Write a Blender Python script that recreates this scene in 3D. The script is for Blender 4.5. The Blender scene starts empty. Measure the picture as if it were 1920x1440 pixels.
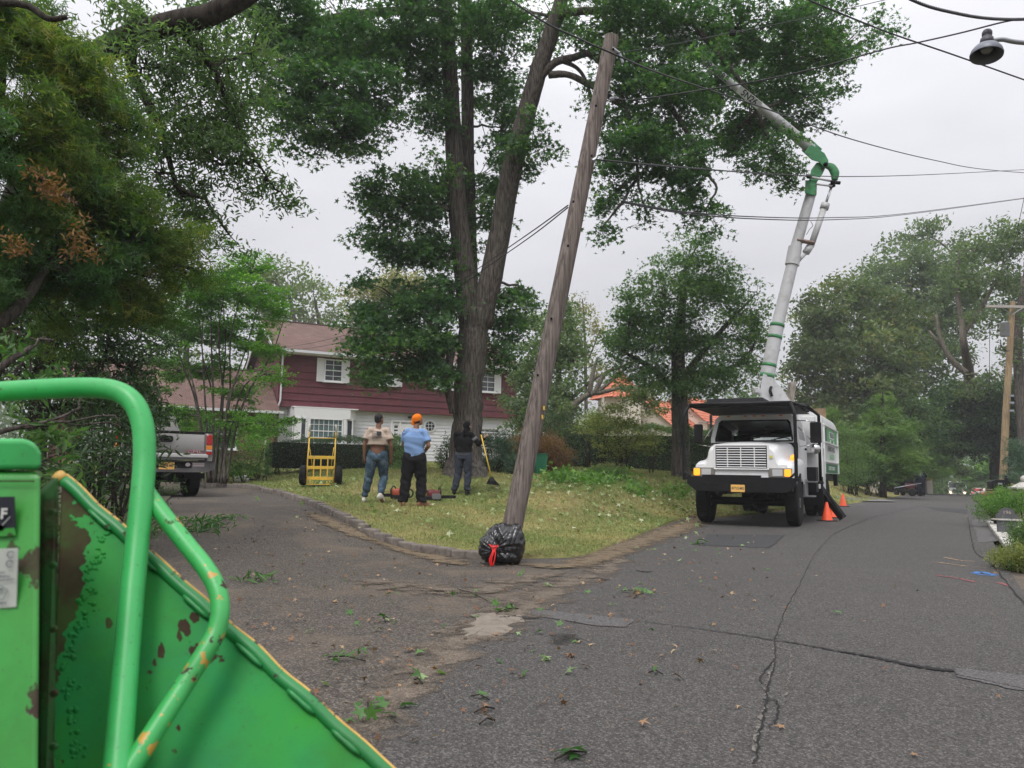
import bpy, math, random
import numpy as np
from mathutils import Matrix, Vector
R = math.radians
random.seed(7); rng = np.random.default_rng(7)
sc = bpy.context.scene
COL = sc.collection
# ---------------------------------------------------------------- camera
F, CX, CY = 1442.0, 960.0, 720.0
CAMZ = 1.08
PITCH, ROLL = math.atan(165/1442), R(0.9)
cd = bpy.data.cameras.new("camera"); cam = bpy.data.objects.new("camera", cd); COL.objects.link(cam)
cd.sensor_fit = 'HORIZONTAL'; cd.sensor_width = 36.0; cd.lens = 36.0*F/1920.0
cd.clip_start = 0.05; cd.clip_end = 2500.0
CM = Matrix.Rotation(math.pi/2+PITCH, 3, 'X') @ Matrix.Rotation(ROLL, 3, 'Z')
cam.location = (0, 0, CAMZ); cam.rotation_euler = CM.to_euler()
cd.dof.use_dof = True; cd.dof.focus_distance = 16.0; cd.dof.aperture_fstop = 7.0
sc.camera = cam
# ---------------------------------------------------------------- world: overcast sky
SUN_EL, SUN_AZ = 58.0, 200.0     # azimuth clockwise from +Y (behind the camera)
w = bpy.data.worlds.new("World"); sc.world = w; w.use_nodes = True
nt = w.node_tree; nt.nodes.clear(); L = nt.links.new
def N(t, **k):
    n = nt.nodes.new(t)
    for a, b in k.items(): setattr(n, a, b)
    return n
out = N('ShaderNodeOutputWorld'); bg = N('ShaderNodeBackground'); L(bg.outputs[0], out.inputs[0])
sky = N('ShaderNodeTexSky', sky_type='NISHITA'); sky.sun_disc = False
sky.sun_elevation = R(SUN_EL); sky.sun_rotation = R(SUN_AZ); sky.air_density = 1.0; sky.dust_density = 4.0
hs = N('ShaderNodeHueSaturation'); hs.inputs['Saturation'].default_value = 0.25; L(sky.outputs[0], hs.inputs['Color'])
geo = N('ShaderNodeTexCoord'); sep = N('ShaderNodeSeparateXYZ'); L(geo.outputs['Generated'], sep.inputs[0])
mpz = N('ShaderNodeMapping'); mpz.inputs['Scale'].default_value = (1.2, 1.2, 3.5); L(geo.outputs['Generated'], mpz.inputs[0])
cn = N('ShaderNodeTexNoise'); cn.inputs['Scale'].default_value = 1.5; cn.inputs['Detail'].default_value = 4; cn.inputs['Roughness'].default_value = 0.5; L(mpz.outputs[0], cn.inputs['Vector'])
cr = N('ShaderNodeMapRange'); cr.inputs[1].default_value = 0.3; cr.inputs[2].default_value = 0.7; cr.inputs[3].default_value = 0.86; cr.inputs[4].default_value = 1.14; L(cn.outputs[0], cr.inputs[0])
zr = N('ShaderNodeMapRange'); zr.inputs[1].default_value = 0.0; zr.inputs[2].default_value = 1.0; zr.inputs[3].default_value = 4.45; zr.inputs[4].default_value = 17.5
pw = N('ShaderNodeMath', operation='POWER'); pw.inputs[1].default_value = 1.7; mx0 = N('ShaderNodeMath', operation='MAXIMUM'); mx0.inputs[1].default_value = 0.0
L(sep.outputs[2], mx0.inputs[0]); L(mx0.outputs[0], pw.inputs[0]); L(pw.outputs[0], zr.inputs[0])
mu = N('ShaderNodeMath', operation='MULTIPLY'); L(zr.outputs[0], mu.inputs[0]); L(cr.outputs[0], mu.inputs[1])
cc = N('ShaderNodeVectorMath', operation='SCALE'); cc.inputs[0].default_value = (0.985, 0.985, 1.045); L(mu.outputs[0], cc.inputs['Scale'])
mix = N('ShaderNodeMix', data_type='RGBA'); mix.inputs[0].default_value = 0.9
L(hs.outputs[0], mix.inputs[6]); L(cc.outputs[0], mix.inputs[7]); L(mix.outputs[2], bg.inputs[0]); bg.inputs[1].default_value = 0.115
sd = bpy.data.lights.new("sun", 'SUN'); sd.energy = 1.5; sd.angle = R(18); sd.color = (1.0, 0.97, 0.93)
sun = bpy.data.objects.new("sun", sd); COL.objects.link(sun)
sdir = Vector((math.sin(R(SUN_AZ))*math.cos(R(SUN_EL)), math.cos(R(SUN_AZ))*math.cos(R(SUN_EL)), math.sin(R(SUN_EL))))
sun.rotation_euler = sdir.to_track_quat('Z', 'Y').to_euler(); sun.location = sdir*50
vs = sc.view_settings; vs.view_transform = 'Standard'; vs.look = 'None'; vs.exposure = 0.22; vs.gamma = 1.0; vs.use_curve_mapping = False
sc.cycles.max_bounces = 6; sc.cycles.diffuse_bounces = 3; sc.cycles.glossy_bounces = 3; sc.cycles.transmission_bounces = 4
sc.cycles.transparent_max_bounces = 8; sc.cycles.caustics_reflective = False; sc.cycles.caustics_refractive = False
sc.cycles.use_denoising = True
# ---------------------------------------------------------------- pixel helpers (photo is 1920 x 1440)
def ray(px, py): return CM @ Vector(((px-CX)/F, -(py-CY)/F, -1.0))
def W(px, py, Y):
    d = ray(px, py); t = Y/d.y
    return Vector((d.x*t, Y, CAMZ+d.z*t))
# ---------------------------------------------------------------- terrain height
_tp = [(0,0,0),(3,2,0),(-3,3,0),(0,6,0),(3,6,0),(6,6,0),(-1.5,8,0.0),(-4,7,0.02),(-8,8,0.15),(-12,12,.45),
 (0.3,9.4,0),(3.3,16.3,0),(4.9,19.5,.05),
 (6,10,0),(10,16.5,0),(15.5,25.5,0),(26,43,0),(31,51,0),(35,58,-.05),
 (44,75,-.7),(58,97,-1.45),(75,125,-2.5),(50,70,-.6),(66,92,-1.3),(36,75,-.2),(48,100,-.9),
 (-.44,9.8,.05),(-1.2,10.5,.12),(-2.1,11.5,.22),(-3.6,14.5,.40),(-5.6,18.4,.48),(-8.3,23,.5),(-10.5,25,.5),(-6.9,16.2,.44),(-4.5,11,.25),(-7,12,.35),(-9.5,18,.47),(-12,24,.55),
 (-1.86,14.9,.35),(-2.65,15.4,.37),(-1.15,18.4,.46),(-4.4,18.5,.70),(-1.35,20.8,1.0),(-7,25.5,.84),(0.8,24,.95),(1.2,14,.25),(2.5,19,.55),(3.6,21.5,.6),(5.4,25.5,.95),(2.0,25,.9),(5,20.6,.25),
 (-11,36,1.35),(0,40,1.4),(-20,34,1.3),(10,34,1.1),(16,44,1.0),(20,50,.75),(8.5,28,.75),(11,31.5,.65),(14.5,38,.75),(18,43,.8),(21,47,.6),(24,62,.6),(15,60,1.3),(0,60,1.8),(-30,50,2),(-25,20,.9),(-20,8,.6),(-15,0,.3),
 (12.3,18,.12),(10.5,14,.15),(9.5,11,.15),(8.0,9.2,.12),(14,17,.45),(14,12,.4),(20,28,.5),(18,15,.6),(32,46,.4),(42,60,.1),(12,2,.3),(0,-8,0),(-10,-10,.1),(10,-10,.1),
 (-60,100,3),(0,120,2.5),(60,180,-2),(120,150,-1),(100,60,.8),(70,10,1),(-70,10,1.5),(-60,-60,1),(60,-60,.5)]
_tp = np.array(_tp, float)
def _phi(r2): return 0.5*r2*np.log(r2+1e-9)
def _fit(P):
    n = len(P); d2 = ((P[:,None,:2]-P[None,:,:2])**2).sum(-1)
    A = np.zeros((n+3, n+3)); A[:n,:n] = _phi(d2)+np.eye(n)*.6
    A[:n,n] = 1; A[:n,n+1:] = P[:,:2]; A[n,:n] = 1; A[n+1:,:n] = P[:,:2].T
    return np.linalg.solve(A, np.concatenate([P[:,2], np.zeros(3)]))
_tw = _fit(_tp)
def T(x, y):
    x = np.asarray(x, float); y = np.asarray(y, float); sh = x.shape
    xr, yr = x.ravel(), y.ravel()
    rr = np.sqrt(xr**2+yr**2); k = np.minimum(1.0, 170.0/np.maximum(rr, 1e-6)); xc, yc = xr*k, yr*k
    o = np.empty(xc.shape)
    for s in range(0, len(xc), 20000):
        a, b = xc[s:s+20000], yc[s:s+20000]
        d2 = (a[:,None]-_tp[None,:,0])**2+(b[:,None]-_tp[None,:,1])**2
        o[s:s+20000] = _phi(d2) @ _tw[:-3] + _tw[-3]+_tw[-2]*a+_tw[-1]*b
    lr = -((xr-15.5)*.857-(yr-25.5)*.516); s_ = (xr-9.45)*.516+(yr-15.4)*.857   # the road keeps its own even surface; lr runs left from its right edge
    Wd = np.interp(s_, [-2, 8, 20, 26], [6.2, 5.3, 4.5, 4.2])
    w_ = np.clip(1-np.maximum((lr-Wd)/2.6, (-.2-lr)/2.0), 0, 1)*np.clip((s_+16)/6, 0, 1); w_ = w_*w_*(3-2*w_)
    o = o*(1-w_)+w_*(-1.45*(np.clip(s_-44, 0, 120)/51)**1.3)
    o = o.reshape(sh)
    return float(o) if sh == () else o
def G(px, py, off=0.0):
    """the point of the terrain seen at a photo pixel"""
    d = ray(px, py); lo, hi = 0.5, None; t = 1.0; prev = t
    while t < 400:
        p = Vector((0,0,CAMZ))+d*t
        if p.z < T(p.x, p.y)+off: hi = t; break
        prev = t; t *= 1.03
    if hi is None: hi = 200.0; prev = 199.0
    lo = prev
    for _ in range(24):
        m = (lo+hi)/2; p = Vector((0,0,CAMZ))+d*m
        if p.z < T(p.x, p.y)+off: hi = m
        else: lo = m
    return Vector((0,0,CAMZ))+d*hi
# ---------------------------------------------------------------- object helpers
def link(o): COL.objects.link(o); return o
def tag(o, label=None, cat=None, group=None, kind=None):
    if label: o['label'] = label
    if cat: o['category'] = cat
    if group: o['group'] = group
    if kind: o['kind'] = kind
    return o
ROOTM = {}
def thing(name, label, cat, loc=(0,0,0), rz=0.0, group=None):
    o = link(bpy.data.objects.new(name, None)); o.location = loc; o.rotation_euler = (0,0,rz); o.empty_display_size = 0.2
    ROOTM[o.name] = Matrix.Translation(loc) @ Matrix.Rotation(rz, 4, 'Z')
    return tag(o, label, cat, group)
def root_inv(o):
    while o.parent is not None: o = o.parent
    return ROOTM[o.name].inverted() if o.name in ROOTM else Matrix.Identity(4)
def mk(name, verts, faces, mats, parent=None, mi=None, smooth=False, world=False):
    me = bpy.data.meshes.new(name)
    if world and parent is not None:
        I = root_inv(parent); verts = [I @ Vector(v) for v in verts]
    me.from_pydata([tuple(v) for v in verts], [], faces)
    if not isinstance(mats, (list, tuple)): mats = [mats]
    for m in mats: me.materials.append(m)
    if mi is not None: me.polygons.foreach_set('material_index', mi)
    if smooth: me.polygons.foreach_set('use_smooth', [True]*len(me.polygons))
    me.update()
    o = link(bpy.data.objects.new(name, me)); o.parent = parent
    return o
def basis(d, up=(0,0,1)):
    d = Vector(d).normalized(); u = Vector(up)
    if abs(d.dot(u)) > 0.99: u = Vector((1,0,0)) if abs(d.x) < 0.9 else Vector((0,1,0))
    s = d.cross(u).normalized(); return s, s.cross(d).normalized()
def catmull(P, n=6):
    P = [Vector(p) for p in P]
    if len(P) < 3: return P
    Q = [P[0]*2-P[1]]+P+[P[-1]*2-P[-2]]; o = []
    for i in range(1, len(Q)-2):
        for k in range(n):
            t = k/n; a, b, c, d = Q[i-1], Q[i], Q[i+1], Q[i+2]
            o.append(0.5*((2*b)+(c-a)*t+(2*a-5*b+4*c-d)*t*t+(3*b-a-3*c+d)*t**3))
    o.append(P[-1]); return o
def lin(R_, n, m):
    """radii list of m values resampled along n points"""
    return list(np.interp(np.linspace(0, 1, n), np.linspace(0, 1, len(R_)), R_))
class MB:
    def __init__(s): s.v = []; s.f = []; s.m = []
    def add(s, V, Fs, mi=0):
        b = len(s.v); s.v += [Vector(v) for v in V]; s.f += [tuple(i+b for i in f) for f in Fs]; s.m += [mi]*len(Fs); return s
    def box(s, c, d, rz=0, mi=0, M=None, taper=1.0):
        x, y, z = d[0]/2, d[1]/2, d[2]/2
        V = [(-x,-y,-z),(x,-y,-z),(x,y,-z),(-x,y,-z),(-x*taper,-y*taper,z),(x*taper,-y*taper,z),(x*taper,y*taper,z),(-x*taper,y*taper,z)]
        if M is None: M = Matrix.Rotation(rz, 3, 'Z')
        c = Vector(c); V = [c+M@Vector(v) for v in V]
        return s.add(V, [(0,3,2,1),(4,5,6,7),(0,1,5,4),(1,2,6,5),(2,3,7,6),(3,0,4,7)], mi)
    def rbox(s, c, d, r=0.02, seg=3, rz=0, mi=0, M=None, axis='y'):
        """box with its four edges along `axis` rounded"""
        ax = 'xyz'.index(axis); a, b = [i for i in range(3) if i != ax]
        if M is None: M = Matrix.Rotation(rz, 3, 'Z')
        hw, hh, hl = d[a]/2, d[b]/2, d[ax]/2; r = min(r, hw*.99, hh*.99); P = []
        for cx, cy, a0 in ((hw-r, hh-r, 0), (-hw+r, hh-r, 90), (-hw+r, -hh+r, 180), (hw-r, -hh+r, 270)):
            for k in range(seg+1):
                t = R(a0+90*k/seg); P.append((cx+r*math.cos(t), cy+r*math.sin(t)))
        n = len(P); V = []; c = Vector(c); e = min(r*.5, hl*.4)
        for l, k in ((-hl, 1), (-hl+e, 0), (hl-e, 0), (hl, 1)):
            for p in P:
                q = [0,0,0]; q[a] = p[0]*(1-k*e/max(hw, 1e-6)); q[b] = p[1]*(1-k*e/max(hh, 1e-6)); q[ax] = l; V.append(c+M@Vector(q))
        Fs = [tuple(range(n)), tuple(range(4*n-1, 3*n-1, -1))]
        for j in range(3): Fs += [(j*n+i, (j+1)*n+i, (j+1)*n+(i+1)%n, j*n+(i+1)%n) for i in range(n)]
        return s.add(V, Fs, mi)
    def tube(s, P, r, n=8, mi=0, cap=True, sx=1.0, sy=1.0, up=(0,0,1), closed=False):
        P = [Vector(p) for p in P]; m = len(P); rs = [r]*m if isinstance(r, (int, float)) else lin(r, m, m) if len(r) != m else list(r)
        V = []; a = None
        for i, p in enumerate(P):
            d = (P[min(i+1, m-1)]-P[max(i-1, 0)])
            if d.length < 1e-9: d = Vector((0,0,1))
            if a is None: a, b = basis(d, up)
            else:
                d.normalize(); a = (a-d*a.dot(d)); a = a.normalized() if a.length > 1e-6 else basis(d, up)[0]; b = a.cross(d)
            for k in range(n):
                t = 2*math.pi*k/n; V.append(p+(a*math.cos(t)*sx+b*math.sin(t)*sy)*rs[i])
        Fs = [(i*n+k, i*n+(k+1)%n, (i+1)*n+(k+1)%n, (i+1)*n+k) for i in range(m-1) for k in range(n)]
        if cap: Fs += [tuple(range(n-1, -1, -1)), tuple((m-1)*n+k for k in range(n))]
        return s.add(V, Fs, mi)
    def cyl(s, a, b, r, n=16, mi=0, r2=None): return s.tube([a, b], [r, r if r2 is None else r2], n, mi)
    def caps(s, P, r, n=14, sx=1.0, sy=1.0, mi=0, up=(0,0,1)):
        """closed tube with rounded ends"""
        P = catmull(P, 5) if len(P) > 2 else [Vector(p) for p in P]
        rs = lin(r, len(P), 0) if not isinstance(r, (int, float)) else [r]*len(P)
        d0 = (P[1]-P[0]).normalized(); d1 = (P[-1]-P[-2]).normalized(); A = []; ra = []
        for k in range(4, 0, -1):
            t = k/4*math.pi/2*.97; A.append(P[0]-d0*rs[0]*math.sin(t)); ra.append(rs[0]*math.cos(t))
        B = []; rb = []
        for k in range(1, 5):
            t = k/4*math.pi/2*.97; B.append(P[-1]+d1*rs[-1]*math.sin(t)); rb.append(rs[-1]*math.cos(t))
        return s.tube(A+P+B, ra+rs+rb, n, mi, True, sx, sy, up)
    def lathe(s, prof, n=24, c=(0,0,0), M=None, mi=0, cap=True):
        c = Vector(c); V = []; m = len(prof)
        for r, z in prof:
            for k in range(n):
                t = 2*math.pi*k/n; p = Vector((r*math.cos(t), r*math.sin(t), z)); V.append(c+(M@p if M else p))
        Fs = [(i*n+k, i*n+(k+1)%n, (i+1)*n+(k+1)%n, (i+1)*n+k) for i in range(m-1) for k in range(n)]
        if cap: Fs += [tuple(range(n-1, -1, -1)), tuple((m-1)*n+k for k in range(n))]
        return s.add(V, Fs, mi)
    def ell(s, c, r, M=None, n=16, m=10, mi=0):
        prof = [(math.sin(math.pi*(i+.02)/(m+.04)), -math.cos(math.pi*(i+.02)/(m+.04))) for i in range(m+1)]
        S = Matrix.Diagonal(Vector(r)); return s.lathe(prof, n, c, (M@S) if M else S, mi)
    def prism(s, poly, t0, t1, ax=1, mi=0, M=None, c=(0,0,0)):
        """polygon in the two other axes extruded along ax from t0 to t1"""
        a, b = [i for i in range(3) if i != ax]; V = []; n = len(poly); c = Vector(c)
        for t in (t0, t1):
            for p in poly:
                q = [0,0,0]; q[a], q[b], q[ax] = p[0], p[1], t; q = Vector(q); V.append(c+(M@q if M else q))
        Fs = [tuple(range(n)), tuple(range(2*n-1, n-1, -1))]+[(i, n+i, n+(i+1)%n, (i+1)%n) for i in range(n)]
        return s.add(V, Fs, mi)
    def quadp(s, a, b, c, d, mi=0): return s.add([a, b, c, d], [(0,1,2,3)], mi)
    def build(s, name, mats, parent=None, smooth=False, world=False, auto=None):
        o = mk(name, s.v, s.f, mats, parent, s.m, smooth or auto is not None, world)
        me = o.data
        import bmesh
        bm = bmesh.new(); bm.from_mesh(me); bmesh.ops.recalc_face_normals(bm, faces=bm.faces)
        if auto is not None:
            for e in bm.edges:
                if len(e.link_faces) == 2 and e.calc_face_angle(0) > R(auto): e.smooth = False
        bm.to_mesh(me); bm.free()
        return o
def single(o, label, cat, group=None, kind=None): return tag(o, label, cat, group, kind)
def evaluated(o, name=None):
    dg = bpy.context.evaluated_depsgraph_get(); e = o.evaluated_get(dg); me = bpy.data.meshes.new_from_object(e); return me
def remeshed(mb, name, mats, parent, vox=0.012, smooth=6, world=False, disp=None, sub=0):
    """fuse the shells of mb into one continuous smooth surface"""
    o = mb.build(name, mats, parent, world=world)
    m = o.modifiers.new('r', 'REMESH'); m.mode = 'VOXEL'; m.voxel_size = vox; m.use_smooth_shade = True
    s = o.modifiers.new('s', 'SMOOTH'); s.iterations = smooth; s.factor = 0.6
    me = evaluated(o); o.modifiers.clear(); old = o.data; o.data = me; bpy.data.meshes.remove(old)
    me.name = name
    if disp is not None:
        n = len(me.vertices); co = np.empty(n*3, 'f'); me.vertices.foreach_get('co', co); co = co.reshape(-1, 3)
        no = np.empty(n*3, 'f'); me.vertices.foreach_get('normal', no); no = no.reshape(-1, 3)
        co = disp(co, no); me.vertices.foreach_set('co', co.astype('f').ravel()); me.update()
    for p in me.polygons: p.use_smooth = True
    return o
def text(s, size, M, mat, parent, name, ext=0.002, world=False, font_scale_x=1.0, bold=0.0):
    cu = bpy.data.curves.new('t', 'FONT'); cu.body = s; cu.size = size; cu.align_x = 'CENTER'; cu.align_y = 'CENTER'; cu.extrude = ext; cu.offset = bold
    o = link(bpy.data.objects.new('t', cu)); me = evaluated(o); bpy.data.objects.remove(o); bpy.data.curves.remove(cu)
    A = M @ Matrix.Diagonal((font_scale_x, 1, 1, 1))
    if world: A = root_inv(parent) @ A
    me.transform(A); me.materials.clear(); me.materials.append(mat); me.name = name
    q = link(bpy.data.objects.new(name, me)); q.parent = parent; return q
def frame(o, xa, za_up):
    """matrix with text x axis xa, text y axis za_up at origin o"""
    x = Vector(xa).normalized(); y = Vector(za_up); y = (y-x*y.dot(x)).normalized(); z = x.cross(y)
    return Matrix(((x.x,y.x,z.x,o[0]),(x.y,y.y,z.y,o[1]),(x.z,y.z,z.z,o[2]),(0,0,0,1)))
# ---------------------------------------------------------------- materials
MATS = {}
def mat(name, col, rough=0.6, metal=0.0, var=0.0, vs_=3.0, bump=0.0, bs=40.0, spec=0.5, col2=None, trans=0.0, stretch=None, emit=None, coat=0.0, detail=6.0, dirt=None, dirts=5.0, dirtlo=0.5, dirthi=0.65):
    if name in MATS: return MATS[name]
    m = bpy.data.materials.new(name); m.use_nodes = True; t = m.node_tree; b = t.nodes['Principled BSDF']; l = t.links.new
    b.inputs['Roughness'].default_value = rough; b.inputs['Metallic'].default_value = metal; b.inputs['Specular IOR Level'].default_value = spec
    b.inputs['Coat Weight'].default_value = coat
    b.inputs['Base Color'].default_value = (*col, 1)
    tc = t.nodes.new('ShaderNodeTexCoord'); mp = t.nodes.new('ShaderNodeMapping'); l(tc.outputs['Object'], mp.inputs[0])
    if stretch: mp.inputs['Scale'].default_value = stretch
    cur = None
    if var > 0 or col2 is not None:
        n = t.nodes.new('ShaderNodeTexNoise'); n.inputs['Scale'].default_value = vs_; n.inputs['Detail'].default_value = detail; n.inputs['Roughness'].default_value = 0.6; l(mp.outputs[0], n.inputs['Vector'])
        r = t.nodes.new('ShaderNodeMapRange'); r.inputs[1].default_value = 0.3; r.inputs[2].default_value = 0.7; l(n.outputs[0], r.inputs[0])
        mx = t.nodes.new('ShaderNodeMix'); mx.data_type = 'RGBA'; l(r.outputs[0], mx.inputs[0])
        c2 = col2 if col2 is not None else tuple(c*(1+var) for c in col); c1 = col if col2 is not None else tuple(c*(1-var) for c in col)
        mx.inputs[6].default_value = (*c1, 1); mx.inputs[7].default_value = (*c2, 1); cur = mx.outputs[2]
    if dirt is not None:
        n = t.nodes.new('ShaderNodeTexNoise'); n.inputs['Scale'].default_value = dirts; n.inputs['Detail'].default_value = 8; n.inputs['Roughness'].default_value = 0.65; l(mp.outputs[0], n.inputs['Vector'])
        r = t.nodes.new('ShaderNodeMapRange'); r.inputs[1].default_value = dirtlo; r.inputs[2].default_value = dirthi; l(n.outputs[0], r.inputs[0])
        mx = t.nodes.new('ShaderNodeMix'); mx.data_type = 'RGBA'; l(r.outputs[0], mx.inputs[0])
        if cur: l(cur, mx.inputs[6])
        else: mx.inputs[6].default_value = (*col, 1)
        mx.inputs[7].default_value = (*dirt, 1); cur = mx.outputs[2]
    if cur: l(cur, b.inputs['Base Color'])
    if bump > 0:
        n = t.nodes.new('ShaderNodeTexNoise'); n.inputs['Scale'].default_value = bs; n.inputs['Detail'].default_value = 5; l(mp.outputs[0], n.inputs['Vector'])
        bp = t.nodes.new('ShaderNodeBump'); bp.inputs['Strength'].default_value = bump; bp.inputs['Distance'].default_value = 0.02; l(n.outputs[0], bp.inputs['Height']); l(bp.outputs[0], b.inputs['Normal'])
    if emit: b.inputs['Emission Color'].default_value = (*emit[0], 1); b.inputs['Emission Strength'].default_value = emit[1]
    if trans > 0: b.inputs['Transmission Weight'].default_value = trans
    MATS[name] = m; return m
def leafmat(name, c1, c2, c3=None, tr=0.35, rough=0.55, patch=None):
    """leaf material: every leaf carries its own random number `rnd`"""
    if name in MATS: return MATS[name]
    m = bpy.data.materials.new(name); m.use_nodes = True; t = m.node_tree; b = t.nodes['Principled BSDF']; l = t.links.new; o = t.nodes['Material Output']
    a = t.nodes.new('ShaderNodeAttribute'); a.attribute_name = 'rnd'
    r = t.nodes.new('ShaderNodeValToRGB'); l(a.outputs['Fac'], r.inputs[0]); e = r.color_ramp.elements
    e[0].position = 0.0; e[0].color = (*c1, 1); e[1].position = 0.75; e[1].color = (*c2, 1)
    q = e.new(1.0); q.color = (*(c3 or c2), 1)
    cur = r.outputs[0]
    if patch:
        tc = t.nodes.new('ShaderNodeTexCoord'); n = t.nodes.new('ShaderNodeTexNoise'); n.inputs['Scale'].default_value = patch[1]; n.inputs['Detail'].default_value = 2; l(tc.outputs['Object'], n.inputs['Vector'])
        mr = t.nodes.new('ShaderNodeMapRange'); mr.inputs[1].default_value = patch[2]; mr.inputs[2].default_value = patch[2]+0.12; mr.inputs[4].default_value = patch[3]; l(n.outputs[0], mr.inputs[0])
        mx = t.nodes.new('ShaderNodeMix'); mx.data_type = 'RGBA'; l(mr.outputs[0], mx.inputs[0]); l(cur, mx.inputs[6]); mx.inputs[7].default_value = (*patch[0], 1); cur = mx.outputs[2]
    l(cur, b.inputs['Base Color']); b.inputs['Roughness'].default_value = rough; b.inputs['Specular IOR Level'].default_value = 0.35
    ts = t.nodes.new('ShaderNodeBsdfTranslucent'); sc_ = t.nodes.new('ShaderNodeMix'); sc_.data_type = 'RGBA'; sc_.blend_type = 'MULTIPLY'; sc_.inputs[0].default_value = 1; l(cur, sc_.inputs[6]); sc_.inputs[7].default_value = (1.5, 1.9, 0.8, 1); l(sc_.outputs[2], ts.inputs[0])
    ms = t.nodes.new('ShaderNodeMixShader'); ms.inputs[0].default_value = tr; l(b.outputs[0], ms.inputs[1]); l(ts.outputs[0], ms.inputs[2]); l(ms.outputs[0], o.inputs[0])
    MATS[name] = m; return m
# ---------------------------------------------------------------- leaves
def _star():
    tip = []
    for k, a in enumerate((90, 18, -48, 228, 162)):
        tip.append((math.cos(R(a)), math.sin(R(a))))
    V = []
    Ls = (1.0, .92, .62, .62, .92)
    for k in range(5):
        a0 = (90, 18, -48, 228, 162)[k]; a1 = (90, 18, -48, 228-360, 162-360)[k]
        nx = (18, -48, -132, -198, -270)[k]
        V.append((Ls[k]*math.cos(R(a1)), Ls[k]*math.sin(R(a1)), (-.26,-.10,.10,-.20,.06)[k]*Ls[k])); mid = (a1+nx)/2
        V.append((.3*math.cos(R(mid)), .3*math.sin(R(mid)), 0.03))
    V = np.array(V)*0.5
    V = np.vstack([V, [[0,0,0.0]]])
    Fc = [(10, i, (i+1) % 10) for i in range(10)]
    return V, np.array(Fc)
def _ovate(wd=0.5, fold=0.12):
    V = np.array([(0,-.5,0),(-.36*wd*2*.5,-.12,fold),(0,0,0),(.36*wd*2*.5,-.12,fold),(-.25*wd*2*.5,.2,fold*.8),(.25*wd*2*.5,.2,fold*.8),(0,.5,-.05)])
    Fc = [(0,2,1),(0,3,2),(1,2,4),(3,5,2),(4,2,6),(2,5,6)]
    return V, np.array(Fc)
def _blade():
    V = np.array([(-.06,-.5,0),(.06,-.5,0),(.07,.1,.02),(-.07,.1,.02),(0,.5,-.03)])
    return V, np.array([(0,1,2),(0,2,3),(3,2,4)])
def _diamond():
    V = np.array([(0,-.5,0),(-.3,0,.06),(0,.5,0),(.3,0,.06)]); return V, np.array([(0,2,1),(0,3,2)])
def _spray():
    """a flat fan of seven needles, one small twig of a conifer"""
    V = []; Fc = []
    for k in range(7):
        y = -.45+.13*k; s = 1 if k % 2 else -1; b = len(V)
        V += [(0,y-.02,0),(0,y+.10,0),(s*(.33-.03*k),y+.25,.05)]; Fc.append((b,b+1,b+2))
    b = len(V); V += [(-.02,-.5,0),(.02,-.5,0),(0,.55,0)]; Fc.append((b,b+1,b+2))
    return np.array(V), np.array(Fc)
SHAPES = {'star': _star(), 'ovate': _ovate(), 'narrow': _ovate(.3, .08), 'blade': _blade(), 'diamond': _diamond(), 'spray': _spray(), 'round': _ovate(.85, .1)}
def leaves(name, P, size, kind, m, parent=None, up=1.0, rnd=0.9, world=True, ydir=None, rn=None, sizev=0.3):
    """one mesh of leaves at the points P (n,3)"""
    P = np.asarray(P, float); n = len(P); V0, F0 = SHAPES[kind]; k = len(V0)
    nr = rng.normal(size=(n,3))*rnd; nr[:,2] += up; nr /= np.linalg.norm(nr, axis=1)[:,None]+1e-9
    t = rng.normal(size=(n,3)) if ydir is None else ydir+rng.normal(size=(n,3))*0.35
    t -= nr*(t*nr).sum(1)[:,None]; t /= np.linalg.norm(t, axis=1)[:,None]+1e-9; b = np.cross(t, nr)
    s = (size if np.isscalar(size) else size)*(1+rng.uniform(-sizev, sizev, n))
    s = s[:,None]; sq = rng.uniform(.62, 1.0, n)[:,None]
    V = P[:,None,:] + (b*s*sq)[:,None,:]*V0[None,:,0:1] + (t*s)[:,None,:]*V0[None,:,1:2] + (nr*s)[:,None,:]*V0[None,:,2:3]
    V = V.reshape(-1,3)
    if world and parent is not None:
        I = np.array(root_inv(parent)); V = V@I[:3,:3].T+I[:3,3]
    Fc = (F0[None]+(np.arange(n)*k)[:,None,None]).reshape(-1,3)
    me = bpy.data.meshes.new(name); me.vertices.add(len(V)); me.vertices.foreach_set('co', V.astype('f').ravel())
    nf = len(Fc); me.loops.add(nf*3); me.loops.foreach_set('vertex_index', Fc.astype('i').ravel())
    me.polygons.add(nf); me.polygons.foreach_set('loop_start', np.arange(0, nf*3, 3, dtype='i')); me.polygons.foreach_set('loop_total', np.full(nf, 3, 'i'))
    me.update(calc_edges=True)
    rr = rng.uniform(0,1,n) if rn is None else np.clip(rn, 0, 1)
    at = me.attributes.new('rnd', 'FLOAT', 'POINT'); at.data.foreach_set('value', np.repeat(rr, k).astype('f'))
    me.materials.append(m); o = link(bpy.data.objects.new(name, me)); o.parent = parent; return o
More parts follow.
